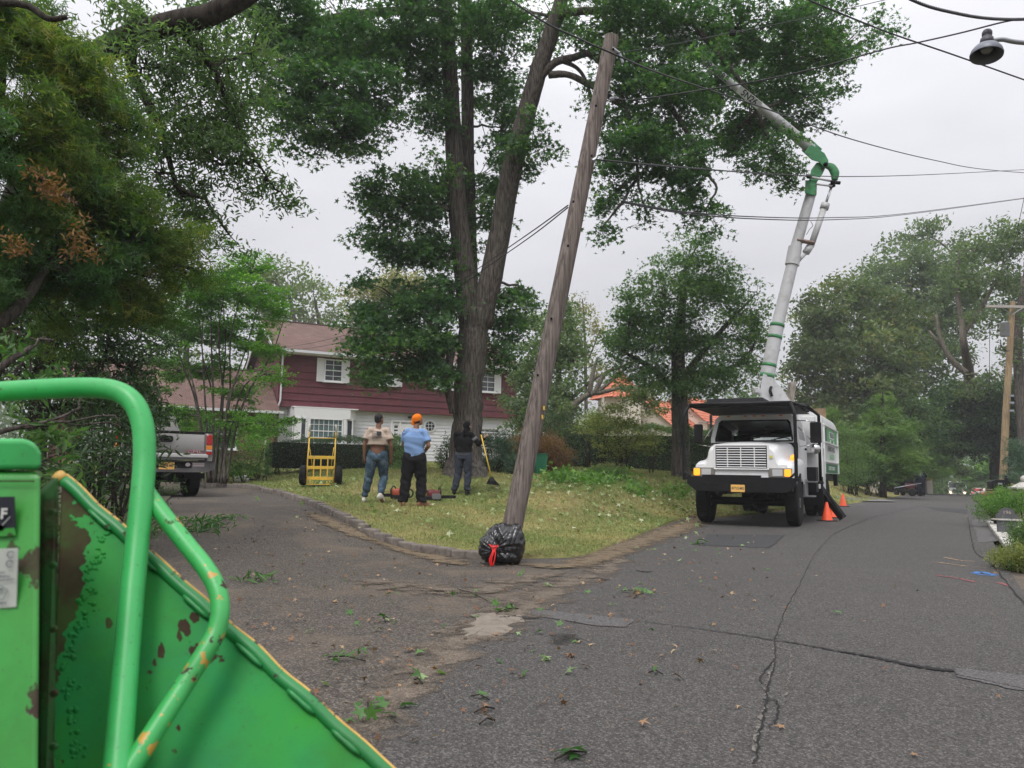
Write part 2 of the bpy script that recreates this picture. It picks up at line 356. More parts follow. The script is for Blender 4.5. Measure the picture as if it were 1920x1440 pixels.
# ---------------------------------------------------------------- ground materials
def gmat(name, build):
    m = bpy.data.materials.new(name); m.use_nodes = True; t = m.node_tree; b = t.nodes['Principled BSDF']; build(t, b, t.links.new); MATS[name] = m; return m
def _n(t, l, scale, detail=4, rough=0.55, vec=None, typ='ShaderNodeTexNoise'):
    n = t.nodes.new(typ); n.inputs['Scale'].default_value = scale
    if 'Detail' in n.inputs: n.inputs['Detail'].default_value = detail
    if 'Roughness' in n.inputs and typ == 'ShaderNodeTexNoise': n.inputs['Roughness'].default_value = rough
    l(vec, n.inputs['Vector']); return n
def _mr(t, l, s, a, b, c=0.0, d=1.0):
    r = t.nodes.new('ShaderNodeMapRange'); r.inputs[1].default_value = a; r.inputs[2].default_value = b; r.inputs[3].default_value = c; r.inputs[4].default_value = d; l(s, r.inputs[0]); return r.outputs[0]
def _mix(t, l, f, a, b, mode='MIX'):
    m = t.nodes.new('ShaderNodeMix'); m.data_type = 'RGBA'; m.blend_type = mode
    if isinstance(f, (int, float)): m.inputs[0].default_value = f
    else: l(f, m.inputs[0])
    for i, c in ((6, a), (7, b)):
        if isinstance(c, tuple): m.inputs[i].default_value = (*c, 1)
        else: l(c, m.inputs[i])
    return m.outputs[2]
def asphalt(base, light, dark, sand=None, sandlo=0.55, vs=120.0):
    def f(t, b, l):
        g = t.nodes.new('ShaderNodeTexCoord').outputs['Object']
        big = _n(t, l, 0.35, 4, .6, g); mid = _n(t, l, 3.0, 5, .6, g); v = _n(t, l, vs, vec=g, typ='ShaderNodeTexVoronoi'); fine = _n(t, l, 90.0, 3, .7, g); st_ = _n(t, l, .9, 6, .7, g)
        c = _mix(t, l, _mr(t, l, big.outputs[0], .35, .65), tuple(x*.88 for x in base), tuple(x*1.12 for x in base))
        c = _mix(t, l, _mr(t, l, mid.outputs[0], .4, .75, 0, .14), c, light); c = _mix(t, l, _mr(t, l, st_.outputs[0], .55, .72, 0, .35), c, dark)
        vr = t.nodes.new('ShaderNodeSeparateColor'); l(v.outputs['Color'], vr.inputs[0])
        c = _mix(t, l, _mr(t, l, vr.outputs[0], .72, .93, 0, .62), c, light)
        c = _mix(t, l, _mr(t, l, vr.outputs[1], .55, .92, 0, .65), c, dark)
        c = _mix(t, l, _mr(t, l, fine.outputs[0], .5, .72, 0, .5), c, dark)
        if sand:
            s = _n(t, l, .55, 6, .65, g); c = _mix(t, l, _mr(t, l, s.outputs[0], sandlo, sandlo+.15, 0, .6), c, sand)
        l(c, b.inputs['Base Color']); b.inputs['Roughness'].default_value = .85; b.inputs['Specular IOR Level'].default_value = .25
        bp = t.nodes.new('ShaderNodeBump'); bp.inputs['Strength'].default_value = .6; bp.inputs['Distance'].default_value = .006
        l(v.outputs['Distance'], bp.inputs['Height']); l(bp.outputs[0], b.inputs['Normal'])
    return f
M_road = gmat('road_asphalt', asphalt((.074,.069,.066), (.23,.215,.20), (.019,.018,.017)))
M_drive = gmat('driveway_asphalt', asphalt((.082,.069,.058), (.27,.235,.20), (.020,.017,.015), (.18,.14,.10), .50, 90.0))
M_patch = gmat('patch_asphalt', asphalt((.115,.108,.105), (.24,.23,.22), (.05,.048,.048)))
M_patchd = gmat('patch_dark', asphalt((.058,.056,.06), (.13,.13,.13), (.02,.02,.02)))
M_apron = gmat('apron_concrete', asphalt((.19,.18,.175), (.34,.33,.32), (.10,.095,.09)))
def _grass(t, b, l):
    g = t.nodes.new('ShaderNodeTexCoord').outputs['Object']
    a = _n(t, l, .45, 5, .6, g); c2 = _n(t, l, 2.2, 4, .6, g); f = _n(t, l, 30, 4, .7, g)
    c = _mix(t, l, _mr(t, l, a.outputs[0], .40, .62), (.14,.165,.05), (.33,.27,.12))
    c = _mix(t, l, _mr(t, l, c2.outputs[0], .5, .7, 0, .8), c, (.17,.125,.06))
    c = _mix(t, l, _mr(t, l, f.outputs[0], .4, .7, 0, .6), c, (.035,.04,.015))
    l(c, b.inputs['Base Color']); b.inputs['Roughness'].default_value = .9; b.inputs['Specular IOR Level'].default_value = .1
M_lawn = gmat('lawn_turf', _grass)
def _blademat(t, b, l):
    g = t.nodes.new('ShaderNodeTexCoord').outputs['Object']
    at = t.nodes.new('ShaderNodeAttribute'); at.attribute_name = 'rnd'
    a = _n(t, l, .45, 5, .6, g); c2 = _n(t, l, 2.2, 4, .6, g)
    c = _mix(t, l, _mr(t, l, a.outputs[0], .42, .66), (.19,.25,.07), (.37,.34,.13))
    c = _mix(t, l, _mr(t, l, c2.outputs[0], .54, .74, 0, .6), c, (.40,.32,.16))
    c = _mix(t, l, _mr(t, l, at.outputs['Fac'], .0, 1.0, 0, .5), c, (.23,.28,.10))
    l(c, b.inputs['Base Color']); b.inputs['Roughness'].default_value = .7; b.inputs['Specular IOR Level'].default_value = .2
M_blade = gmat('grass_blade', _blademat)
def _soil(t, b, l):
    g = t.nodes.new('ShaderNodeTexCoord').outputs['Object']
    a = _n(t, l, .3, 5, .6, g); f = _n(t, l, 12, 6, .7, g)
    c = _mix(t, l, _mr(t, l, a.outputs[0], .4, .6), (.045,.055,.022), (.075,.055,.035))
    c = _mix(t, l, _mr(t, l, f.outputs[0], .45, .7, 0, .7), c, (.03,.027,.018))
    l(c, b.inputs['Base Color']); b.inputs['Roughness'].default_value = .95
M_soil = gmat('soil', _soil)
def _bark(c1, c2, sc_=(9,9,1.2), bump=.9):
    def f(t, b, l):
        tc = t.nodes.new('ShaderNodeTexCoord'); mp = t.nodes.new('ShaderNodeMapping'); mp.inputs['Scale'].default_value = sc_; l(tc.outputs['Object'], mp.inputs[0])
        n = _n(t, l, 1.8, 8, .65, mp.outputs[0]); n2 = _n(t, l, .8, 3, .5, tc.outputs['Object'])
        c = _mix(t, l, _mr(t, l, n.outputs[0], .38, .62), c1, c2); c = _mix(t, l, _mr(t, l, n2.outputs[0], .45, .7, 0, .35), c, (.06,.065,.045))
        l(c, b.inputs['Base Color']); b.inputs['Roughness'].default_value = .9; b.inputs['Specular IOR Level'].default_value = .15
        bp = t.nodes.new('ShaderNodeBump'); bp.inputs['Strength'].default_value = bump; bp.inputs['Distance'].default_value = .05; l(n.outputs[0], bp.inputs['Height']); l(bp.outputs[0], b.inputs['Normal'])
    return f
M_bark = gmat('bark_grey', _bark((.042,.035,.030), (.165,.142,.124), (15,15,1.6)))
M_barkd = gmat('bark_dark', _bark((.025,.02,.017), (.07,.058,.048)))
M_barkl = gmat('bark_light', _bark((.10,.085,.07), (.24,.21,.17)))
M_polew = gmat('pole_wood', _bark((.095,.078,.070), (.27,.225,.20), (22,22,.5), .55))
M_polen = gmat('pole_new_wood', _bark((.22,.155,.085), (.40,.30,.18), (14,14,.4), .3))
# leaves
M_gum = leafmat('leaf_gum', (.034,.084,.038), (.078,.155,.060), (.15,.24,.08), .42, .5)
M_yew = leafmat('leaf_yew', (.06,.115,.03), (.14,.19,.045), (.30,.28,.06), .45, .6, ((.055,.13,.045), .9, .46, .9))
M_dark = leafmat('leaf_dark', (.03,.065,.028), (.065,.12,.045), (.12,.18,.065), .25, .45)
M_birch = leafmat('leaf_birch', (.055,.095,.042), (.10,.155,.065), (.16,.21,.095), .5, .5)
M_near = leafmat('leaf_near', (.05,.115,.035), (.10,.19,.06), (.17,.27,.08), .35, .4)
M_tan = leafmat('leaf_tan', (.17,.08,.03), (.27,.14,.055), (.34,.20,.09), .3, .7)
M_maple = leafmat('leaf_maple', (.052,.11,.045), (.105,.18,.068), (.20,.27,.11), .42, .5)
M_jmaple = leafmat('leaf_jmaple', (.06,.15,.025), (.12,.25,.04), (.20,.34,.06), .45, .5)
M_far = leafmat('leaf_far', (.075,.115,.060), (.13,.175,.085), (.19,.23,.11), .4, .6)
M_farpale = leafmat('leaf_pale', (.10,.135,.065), (.165,.20,.10), (.22,.24,.13), .45, .6)
M_yellow = leafmat('leaf_yellow', (.16,.15,.07), (.27,.24,.12), (.36,.30,.16), .45, .6)
M_rust = leafmat('leaf_rust', (.095,.14,.055), (.155,.20,.08), (.27,.24,.09), .35, .6, ((.055,.085,.030), .25, .46, .85))
M_conif = leafmat('leaf_conifer', (.07,.14,.032), (.13,.215,.05), (.21,.29,.08), .3, .6)
M_blue = leafmat('leaf_bluegreen', (.035,.075,.05), (.07,.12,.08), (.12,.17,.12), .3, .6)
M_box = leafmat('leaf_box', (.024,.052,.022), (.055,.095,.040), (.10,.15,.06), .2, .4)
M_hedge = leafmat('leaf_hedge', (.055,.11,.035), (.11,.19,.052), (.18,.26,.075), .25, .45)
M_vib = leafmat('leaf_viburnum', (.11,.145,.04), (.23,.25,.07), (.36,.33,.11), .3, .5)
M_brownm = leafmat('leaf_redbrown', (.15,.075,.038), (.26,.135,.065), (.33,.20,.09), .3, .6)
M_lime = leafmat('leaf_lime', (.06,.14,.03), (.13,.25,.05), (.24,.36,.09), .35, .5)
M_litter = leafmat('leaf_litter', (.15,.07,.035), (.28,.16,.085), (.46,.34,.20), .1, .7)
M_litterg = leafmat('leaf_litter_green', (.05,.13,.03), (.12,.23,.07), (.28,.36,.17), .2, .6)
M_dead = leafmat('leaf_dead', (.10,.05,.025), (.20,.11,.05), (.32,.20,.10), .1, .7)
# hard materials
M_white = mat('truck_white', (.80,.80,.80), .35, var=.04, vs_=2, coat=.3, dirt=(.60,.59,.56), dirts=1.3, dirtlo=.55, dirthi=.85)
M_boomw = mat('boom_white', (.56,.56,.57), .5, var=.05, vs_=3, dirt=(.34,.33,.31), dirts=4, dirtlo=.5, dirthi=.8)
M_black = mat('black_steel', (.008,.008,.009), .55, spec=.25, var=.3, vs_=6, bump=.15)
M_rubber = mat('rubber', (.014,.014,.014), .9, spec=.2, var=.3, vs_=8, bump=.3, bs=60)
M_chrome = mat('chrome', (.6,.6,.6), .2, 1.0)
M_green = mat('boom_green', (.045,.23,.085), .5, var=.25, vs_=4, dirt=(.09,.08,.05), dirts=6, dirtlo=.55, dirthi=.7)
M_glassd = mat('dark_glass', (.02,.025,.03), .06, spec=.8)
M_amber = mat('amber_lamp', (.9,.30,.02), .25, emit=((1,.34,.02), 1.2))
M_lamp = mat('lamp_lens', (.55,.55,.55), .12, spec=.8)
M_red = mat('red_lens', (.42,.015,.015), .25)
M_amberoff = mat('amber_lens', (.8,.26,.03), .3)
M_plate = mat('plate_orange', (.85,.50,.14), .5, var=.06, vs_=20)
M_ink = mat('ink_navy', (.03,.025,.035), .6)
M_silver = mat('silver_paint', (.27,.26,.245), .38, .4, var=.05, vs_=2, coat=.4)
M_silverl = mat('silver_light', (.58,.57,.55), .35, .3)
M_shingle_r = mat('shingle_red', (.115,.028,.036), .85, var=.22, vs_=3, stretch=(1,1,.4), bump=.5, bs=22, dirt=(.10,.028,.034), dirts=1.2)
M_clap = mat('clapboard_white', (.66,.67,.69), .6, var=.05, vs_=2, dirt=(.50,.50,.49), dirts=1.5, dirtlo=.55, dirthi=.8)
M_trim = mat('white_trim', (.74,.74,.75), .5, var=.03, vs_=4)
def _shroof(c1, c2, c3, sx=1.0):
    def f(t, b, l):
        uv = t.nodes.new('ShaderNodeAttribute'); uv.attribute_name = 'st'
        br = t.nodes.new('ShaderNodeTexBrick'); br.inputs['Scale'].default_value = 1.0; br.inputs['Brick Width'].default_value = .34*sx; br.inputs['Row Height'].default_value = .15; br.inputs['Mortar Size'].default_value = .010
        br.inputs['Color1'].default_value = (*c1,1); br.inputs['Color2'].default_value = (*c2,1); br.inputs['Mortar'].default_value = (*c3,1); l(uv.outputs['Vector'], br.inputs['Vector'])
        n = _n(t, l, .6, 5, .6, uv.outputs['Vector']); n2 = _n(t, l, 18, 4, .6, uv.outputs['Vector'])
        c = _mix(t, l, _mr(t, l, n.outputs[0], .4, .65, 0, .45), br.outputs[0], tuple(x*.6 for x in c1)); c = _mix(t, l, _mr(t, l, n2.outputs[0], .45, .7, 0, .5), c, c2)
        l(c, b.inputs['Base Color']); b.inputs['Roughness'].default_value = .9
        bp = t.nodes.new('ShaderNodeBump'); bp.inputs['Strength'].default_value = .5; bp.inputs['Distance'].default_value = .03; bp.invert = True; l(br.outputs['Fac'], bp.inputs['Height']); l(bp.outputs[0], b.inputs['Normal'])
    return f
M_roof = gmat('roof_shingle', _shroof((.115,.064,.052), (.18,.105,.085), (.05,.03,.026)))
M_brick = gmat('brick_brown', _shroof((.11,.045,.032), (.17,.075,.05), (.16,.14,.12), .6))
M_tile = mat('roof_tile_orange', (.48,.115,.055), .7, var=.25, vs_=2.5, col2=(.58,.20,.11))
M_stucco = mat('stucco', (.62,.56,.48), .9, var=.06, vs_=2)
M_win = mat('window_glass', (.035,.045,.052), .12, spec=.7, var=.5, vs_=1.5)
M_winlat = mat('window_lattice_glass', (.10,.16,.16), .2, var=.3, vs_=6)
M_gut = mat('gutter', (.62,.63,.65), .4)
M_stone = mat('kerb_stone', (.17,.145,.125), .9, var=.35, vs_=6, bump=.8, bs=18)
M_slab = mat('pale_slab', (.52,.50,.46), .85, var=.12, vs_=5, bump=.3, bs=30, dirt=(.25,.23,.19), dirts=4)
M_grnbin = mat('green_bin', (.02,.22,.11), .5, var=.12, vs_=2)
M_cone = mat('cone_orange', (.90,.10,.025), .55, var=.08, vs_=10)
M_coneb = mat('cone_base', (.03,.028,.028), .8)
M_yel = mat('cart_yellow', (.62,.40,.05), .5, var=.15, vs_=8, dirt=(.30,.22,.10), dirts=14, dirtlo=.55, dirthi=.7)
M_wire = mat('wire_black', (.02,.02,.022), .6)
M_galv = mat('galvanised', (.35,.36,.38), .45, .6, var=.1, vs_=6)
M_lampg = mat('lamp_grey', (.17,.18,.21), .5, .3, var=.15, vs_=5)
M_bag = mat('bag_black', (.010,.010,.011), .22, spec=.7)
M_bagred = mat('bag_red', (.75,.02,.02), .5)
M_wood = mat('wood_plain', (.30,.20,.12), .8, var=.2, vs_=6)
# ================================================================ the setting: ground, road, lawn
def loft_pts(A, B, sub, m):
    A = np.array([tuple(a[:2]) for a in A], float); B = np.array([tuple(b[:2]) for b in B], float); ra, rb = [], []
    for i in range(len(A)-1):
        for k in range(sub):
            t = k/sub; ra.append(A[i]*(1-t)+A[i+1]*t); rb.append(B[i]*(1-t)+B[i+1]*t)
    ra.append(A[-1]); rb.append(B[-1]); ra, rb = np.array(ra), np.array(rb)
    v = np.linspace(0, 1, m+1)[None,:,None]
    return ra[:,None,:]*(1-v)+rb[:,None,:]*v
def grid_mesh(name, XY, off, m, kind='structure', label=None, cat=None):
    n, k = XY.shape[:2]; z = T(XY[...,0], XY[...,1])+off
    V = np.concatenate([XY, z[...,None]], -1).reshape(-1,3)
    Fs = [(i*k+j, (i+1)*k+j, (i+1)*k+j+1, i*k+j+1) for i in range(n-1) for j in range(k-1)]
    a, b, c = V[Fs[0][0]], V[Fs[0][1]], V[Fs[0][2]]
    if np.cross(b-a, c-b)[2] < 0: Fs = [f[::-1] for f in Fs]
    o = mk(name, V, Fs, m, smooth=True); tag(o, label, cat, kind=kind); return o
def axis_pts():
    a = [0]
    while a[-1] < 34: a.append(a[-1]+.6)
    while a[-1] < 185: a.append(a[-1]*1.12)
    return a
_ax = axis_pts(); _xs = np.array([-x for x in _ax[:0:-1]]+_ax); _ys = _xs+12
gx, gy = np.meshgrid(_xs, _ys, indexing='ij')
grid_mesh('ground', np.stack([gx, gy], -1), -.06, M_soil)
# road
RE = [(-3.2,-6),(.35,0),(2.2,2.9),(4.5,6.8),(6.75,10.7),(9.45,15.4),(12.4,20.4),(15.5,25.5),(20.7,34),(26.3,43),(30.5,50),(36,59),(48,77),(62.5,99),(84,133)]
seam = [G(*p) for p in ((610,1440),(760,1290),(880,1195),(1010,1120),(1130,1062))]
LE = [(-3.2,-5),(-2.2,1.0)]+[(p.x, p.y) for p in seam]+[(3.2,16.0),(4.6,20),(6.8,21.9),(9.05,25.2),(12.6,30.1),(15.8,35),(19.1,40.1),(23.2,46.9),(27.3,53.9),(32.5,62),(43.5,81),(56.5,103),(76,138)]
def _fix(A, n):   # resample a polyline to n points by its own length
    A = np.array(A, float); d = np.r_[0, np.cumsum(np.linalg.norm(np.diff(A, axis=0), axis=1))]; s = np.linspace(0, 1, n)**2.0*d[-1]
    return np.stack([np.interp(s, d, A[:,0]), np.interp(s, d, A[:,1])], 1)
grid_mesh('road', loft_pts(_fix(LE, 160), _fix(RE, 160), 1, 14), .006, M_road)
ax, ay = np.meshgrid(np.arange(-15, 6.1, .5), np.arange(-5, 25.1, .5), indexing='ij')
grid_mesh('driveway', np.stack([ax, ay], -1), 0.0, M_drive)
# kerb of stone blocks round the lawn
CURB = catmull([(c[0], c[1], 0) for c in [(-.30,9.62),(-.75,9.98),(-1.3,10.55),(-2.1,11.5),(-2.9,12.9),(-3.7,14.6),(-4.7,16.4),(-5.8,18.6),(-7.0,20.8),(-8.4,23),(-10.2,25)]], 12)
mb = MB(); d = 0; pts = CURB; acc = [0]
for a, b in zip(pts, pts[1:]): acc.append(acc[-1]+(b-a).length)
acc = np.array(acc); cx_ = np.array([p.x for p in pts]); cy_ = np.array([p.y for p in pts]); s = 0
while s < acc[-1]-.3:
    ln = random.uniform(.24, .34); x0, y0 = np.interp(s+ln/2, acc, cx_), np.interp(s+ln/2, acc, cy_); x1, y1 = np.interp(s+ln/2+.05, acc, cx_), np.interp(s+ln/2+.05, acc, cy_)
    an = math.atan2(y1-y0, x1-x0); h = random.uniform(.20, .235)
    M3 = Matrix.Rotation(an+random.uniform(-.04,.04), 3, 'Z') @ Matrix.Rotation(random.uniform(-.05,.05), 3, 'X')
    mb.rbox((x0, y0, T(x0, y0)+.105-h/2+random.uniform(-.012,.012)), (ln-.012, .13+random.uniform(-.01,.015), h), .022, 2, M=M3, axis='x'); s += ln
o = mb.build('kerb', M_stone, smooth=True); tag(o, kind='structure')
# lawn
FR = [(-16,27.5),(-13,26.6)]+[(p.x+.05, p.y+.06) for p in CURB[::-10]]
FR += [(-.1,9.75)]+[(p.x, p.y) for p in [G(*q) for q in ((1010,1046),(1060,1048),(1110,1040),(1150,1022),(1190,1008),(1225,993),(1262,978),(1300,967))]]
FR += [(5.0,19.5),(7.0,22.0),(9.2,25.2),(12.7,30.0),(16.0,34.8),(19.3,39.9),(23.4,46.7),(27.5,53.6),(31.6,60.4)]
BK = [(-20,40),(22,76)]
FRn = _fix(FR, 140); FRn = np.array(FR) ; FRs = []
dl = np.r_[0, np.cumsum(np.linalg.norm(np.diff(FRn, axis=0), axis=1))]; sl = np.linspace(0, dl[-1], 190)
FRs = np.stack([np.interp(sl, dl, FRn[:,0]), np.interp(sl, dl, FRn[:,1])], 1)
jit = np.array([math.sin(i*1.7)*.05+random.uniform(-.05,.05) for i in range(190)]); jit[:95] *= np.where(dl[-1] > 0, .0, 0)
edge0 = np.interp(9.75, [0, 1], [0, 1])
FRs[:,0] += np.where((FRs[:,0] > 0.2), jit, 0); 
BKs = np.stack([np.interp(np.linspace(0,1,190), [0, .45, 1], [-22, -4, 24]), np.interp(np.linspace(0,1,190), [0, .45, 1], [38, 44, 78])], 1)
LAWN = loft_pts(FRs, BKs, 1, 60)
v = np.linspace(0, 1, 61)**1.7; LAWN = FRs[:,None,:]*(1-v[None,:,None])+BKs[:,None,:]*v[None,:,None]
lo_ = grid_mesh('lawn', LAWN, .045, M_lawn)
me = lo_.data   # feather the road-side edge of the turf down to the asphalt
for i in range(190):
    if FRs[i,0] > -0.25: me.vertices[i*61].co.z -= .045; me.vertices[i*61+1].co.z -= .02
# grass blades
def grass_blades(n, name, near, far):
    c = (LAWN[:-1,:-1]+LAWN[1:,1:])/2; dd = np.linalg.norm(c, axis=-1)
    e1 = LAWN[1:,:-1]-LAWN[:-1,:-1]; e2 = LAWN[:-1,1:]-LAWN[:-1,:-1]; area = np.abs(e1[...,0]*e2[...,1]-e1[...,1]*e2[...,0])
    wgt = np.where((dd > near) & (dd < far), area/np.maximum(dd, 4)**1.6, 0).ravel(); wgt /= wgt.sum()
    idx = rng.choice(len(wgt), n, p=wgt); nj = c.shape[1]; i, j = idx//nj, idx % nj; u, v_ = rng.random((n,1)), rng.random((n,1))
    P = LAWN[i,j]*(1-u)*(1-v_)+LAWN[i+1,j]*u*(1-v_)+LAWN[i,j+1]*(1-u)*v_+LAWN[i+1,j+1]*u*v_
    z = T(P[:,0], P[:,1])+.045+.012
    P3 = np.c_[P, z]; dist = np.linalg.norm(P, axis=1); sz = rng.uniform(.035, .075, n)*np.clip(dist/14, .9, 2.2)
    o = leaves(name, P3, sz, 'blade', M_blade, up=.15, rnd=.6, ydir=np.array([0,0,1.0])); return tag(o, kind='stuff')
tag(grass_blades(230000, 'grass', 8, 42), 'short patchy green and straw coloured grass of the front lawn', 'grass')
# worn sandy verge between lawn and road, patches, cracks and paint marks on the asphalt
def poly_patch(name, px, m, off, jag=.03, nsub=8):
    P = [G(*p) for p in px]; Q = []
    for a, b in zip(P, P[1:]+P[:1]):
        for k in range(nsub):
            q = a.lerp(b, k/nsub); Q.append((q.x+random.uniform(-jag,jag), q.y+random.uniform(-jag,jag)))
    c = np.mean(Q, axis=0); V = [(c[0], c[1])]; n = len(Q); rings = 5
    for r in range(1, rings+1): V += [(c[0]+(q[0]-c[0])*r/rings, c[1]+(q[1]-c[1])*r/rings) for q in Q]
    V = np.array(V); z = T(V[:,0], V[:,1])+off; V = np.c_[V, z]
    Fs = [(0, 1+i, 1+(i+1)%n) for i in range(n)]
    for r in range(rings-1): Fs += [(1+r*n+i, 1+(r+1)*n+i, 1+(r+1)*n+(i+1)%n, 1+r*n+(i+1)%n) for i in range(n)]
    return tag(mk(name, V, Fs, m), kind='structure')
poly_patch('road_patch', [(985,1143),(1190,1164),(1175,1178),(1120,1176),(975,1152)], M_patch, .011, .01)
poly_patch('road_patch', [(1325,1003),(1470,1004),(1440,1028),(1315,1024)], M_patchd, .011, .01)
poly_patch('road_patch', [(1790,1256),(2050,1282),(2050,1316),(1900,1296),(1795,1272)], M_patch, .011, .01)
poly_patch('road_patch', [(1735,951),(1815,955),(1812,964),(1750,957)], M_patchd, .011, .01)
poly_patch('road_patch', [(1822,975),(1860,975),(1885,1015),(1838,1018)], M_patch, .011, .03)
poly_patch('road_patch', [(1588,940),(1682,942),(1640,934),(1565,934)], M_apron, .052, .02)
poly_patch('driveway_grit', [(900,1150),(985,1160),(935,1192),(872,1196),(880,1170)], mat('broken_concrete', (.20,.17,.135), .9, var=.25, vs_=9, bump=.6, bs=40), .012, .05)
def ribbon(name, P, wd, m, off, jag=.35, n=10):
    Q = catmull([Vector((p.x, p.y, 0)) for p in P], n); ws = lin(wd, len(Q), 0) if not isinstance(wd, float) else [wd]*len(Q); V = []
    for i, q in enumerate(Q):
        d = (Q[min(i+1, len(Q)-1)]-Q[max(i-1, 0)]).normalized(); s = Vector((-d.y, d.x, 0)); o = (math.sin(i*2.1+ws[0]*900)*.6+random.uniform(-1, 1)*.6)*jag*min(ws[i], .03)
        for k in (-1, 1):
            p = q+s*(o+k*ws[i]*random.uniform(.25, .75)); V.append((p.x, p.y, T(p.x, p.y)+off))
    Fs = [(2*i, 2*i+1, 2*i+3, 2*i+2) for i in range(len(Q)-1)]
    return V, Fs
def crack(px, wd, m, off=.012, jag=.8, n=9, name='road_crack'):
    V, Fs = ribbon(name, [G(*p) for p in px], wd, m, off, jag, n); return tag(mk(name, V, Fs, m), kind='structure')
M_crk = mat('crack_dark', (.010,.009,.009), .95); M_crl = mat('crack_light', (.15,.137,.12), .95, var=.3, vs_=30)
def crumble(m, scale, lo, hi):
    t = m.node_tree; l = t.links.new; b = t.nodes['Principled BSDF']; g = t.nodes.new('ShaderNodeTexCoord').outputs['Object']; n = _n(t, l, scale, 6, .7, g); l(_mr(t, l, n.outputs[0], lo, hi), b.inputs['Alpha'])
crumble(M_crk, 28, .36, .42); crumble(M_crl, 34, .47, .53)
crack([(1190,1166),(1290,1179),(1370,1190),(1450,1203),(1510,1212),(1560,1222)], [.010,.012,.016,.016,.02,.025], M_crk)
crack([(1560,1222),(1620,1232),(1680,1245),(1740,1256),(1790,1262)], [.025,.04,.05,.07,.04], M_crk, .013, .5, 12)
crack([(1790,1268),(1850,1280),(1920,1295),(2000,1310)], [.012,.01,.01,.01], M_crk)
crack([(1562,1003),(1530,1040),(1505,1090),(1478,1140),(1455,1200)], [.008,.010,.011,.011,.011], M_crl)
crack([(1560,1004),(1528,1041),(1503,1091),(1476,1141),(1453,1201)], [.006,.008,.008,.008,.008], M_crk, .013)
crack([(1450,1203),(1450,1245),(1436,1290),(1432,1330),(1420,1380),(1412,1440)], [.009,.011,.013,.015,.015,.015], M_crl)
crack([(1452,1203),(1453,1246),(1440,1292),(1436,1331),(1424,1381),(1416,1440)], [.007,.008,.008,.008,.009,.009], M_crk, .013)
crack([(1458,1215),(1480,1225),(1483,1255),(1478,1285),(1470,1320)], .010, M_crl)
crack([(1432,1318),(1455,1318),(1457,1350),(1440,1368)], .008, M_crk)
crack([(1452,1240),(1425,1275),(1440,1290)], .008, M_crk)
crack([(1562,1003),(1600,985),(1640,970),(1700,955),(1740,945)], .014, M_crk)
crack([(1330,1022),(1400,1027),(1440,1029),(1472,1004)], .010, M_crk)
crack([(1815,975),(1822,1010),(1828,1035),(1860,1060),(1900,1110),(1960,1180)], .016, M_crk)
crack([(1600,972),(1680,978),(1760,980),(1815,990)], .008, M_crk)
crack([(1470,1010),(1530,1022),(1600,1030)], .012, M_crl, .012)
crack([(1108,1087),(1120,1086),(1140,1090)], .03, M_crk); crack([(1195,1071),(1210,1074),(1222,1073)], .05, M_crk)
crack([(940,1160),(965,1158),(990,1162),(1010,1160)], .03, M_crk)
def softmat(name, base, light, dark, nscale, lo, hi):
    # gritty deposit that thins out to bare asphalt towards its edges
    m = gmat(name, asphalt(base, light, dark)); t = m.node_tree; l = t.links.new; b = t.nodes['Principled BSDF']
    g = t.nodes.new('ShaderNodeTexCoord').outputs['Object']; n = _n(t, l, nscale, 8, .7, g); at = t.nodes.new('ShaderNodeAttribute'); at.attribute_name = 'cover'
    ad = t.nodes.new('ShaderNodeMath'); ad.operation = 'ADD'; l(n.outputs[0], ad.inputs[0]); l(at.outputs['Fac'], ad.inputs[1]); l(_mr(t, l, ad.outputs[0], lo, hi), b.inputs['Alpha']); return m
def softribbon(name, px, wd, m, off=.012, n=8):
    Q = catmull([Vector((p.x, p.y, 0)) for p in [G(*q) for q in px]], n); ws = lin(wd, len(Q), 0); V = []; cov = []; K = 7
    for i, q in enumerate(Q):
        d = (Q[min(i+1, len(Q)-1)]-Q[max(i-1, 0)]).normalized(); sd_ = Vector((-d.y, d.x, 0)); en = min(1, i/4, (len(Q)-1-i)/4)
        for k in range(K):
            u = k/(K-1)*2-1; p = q+sd_*u*ws[i]; V.append((p.x, p.y, T(p.x, p.y)+off)); cov.append((1-abs(u)**1.5)*en*.42-.08)
    o = mk(name, V, [(i*K+k, i*K+k+1, (i+1)*K+k+1, (i+1)*K+k) for i in range(len(Q)-1) for k in range(K-1)], m, smooth=True); a = o.data.attributes.new('cover', 'FLOAT', 'POINT'); a.data.foreach_set('value', cov); return tag(o, kind='structure')
M_sand = softmat('sandy_grit', (.17,.135,.10), (.34,.29,.23), (.06,.045,.035), 4.0, .66, .86)
M_dirt = softmat('verge_dirt', (.19,.145,.09), (.34,.27,.18), (.08,.055,.035), 5.0, .60, .80)
M_stain = softmat('road_stain', (.045,.040,.038), (.12,.11,.10), (.015,.014,.013), 3.0, .65, .95)
softribbon('driveway_grit', [(1180,1042),(1150,1060),(1100,1085),(1050,1100),(1000,1130),(930,1165),(860,1215),(780,1280),(700,1350),(640,1420),(600,1480)], [.25,.3,.4,.45,.5,.5,.45,.35,.3,.25,.2], M_sand)
softribbon('driveway_grit', [(640,1080),(760,1100),(880,1110),(980,1090),(1080,1070)], [.3,.5,.5,.45,.3], M_sand, .014)
softribbon('verge_dirt', [(985,1056),(1020,1062),(1080,1060),(1140,1040),(1200,1018),(1250,1000),(1300,980),(1330,968)], [.2,.35,.4,.45,.5,.6,.6,.4], M_dirt, .016)
softribbon('driveway_grit', [(560,955),(640,990),(730,1022),(820,1048),(890,1068)], [.3,.3,.3,.35,.3], M_dirt, .014)
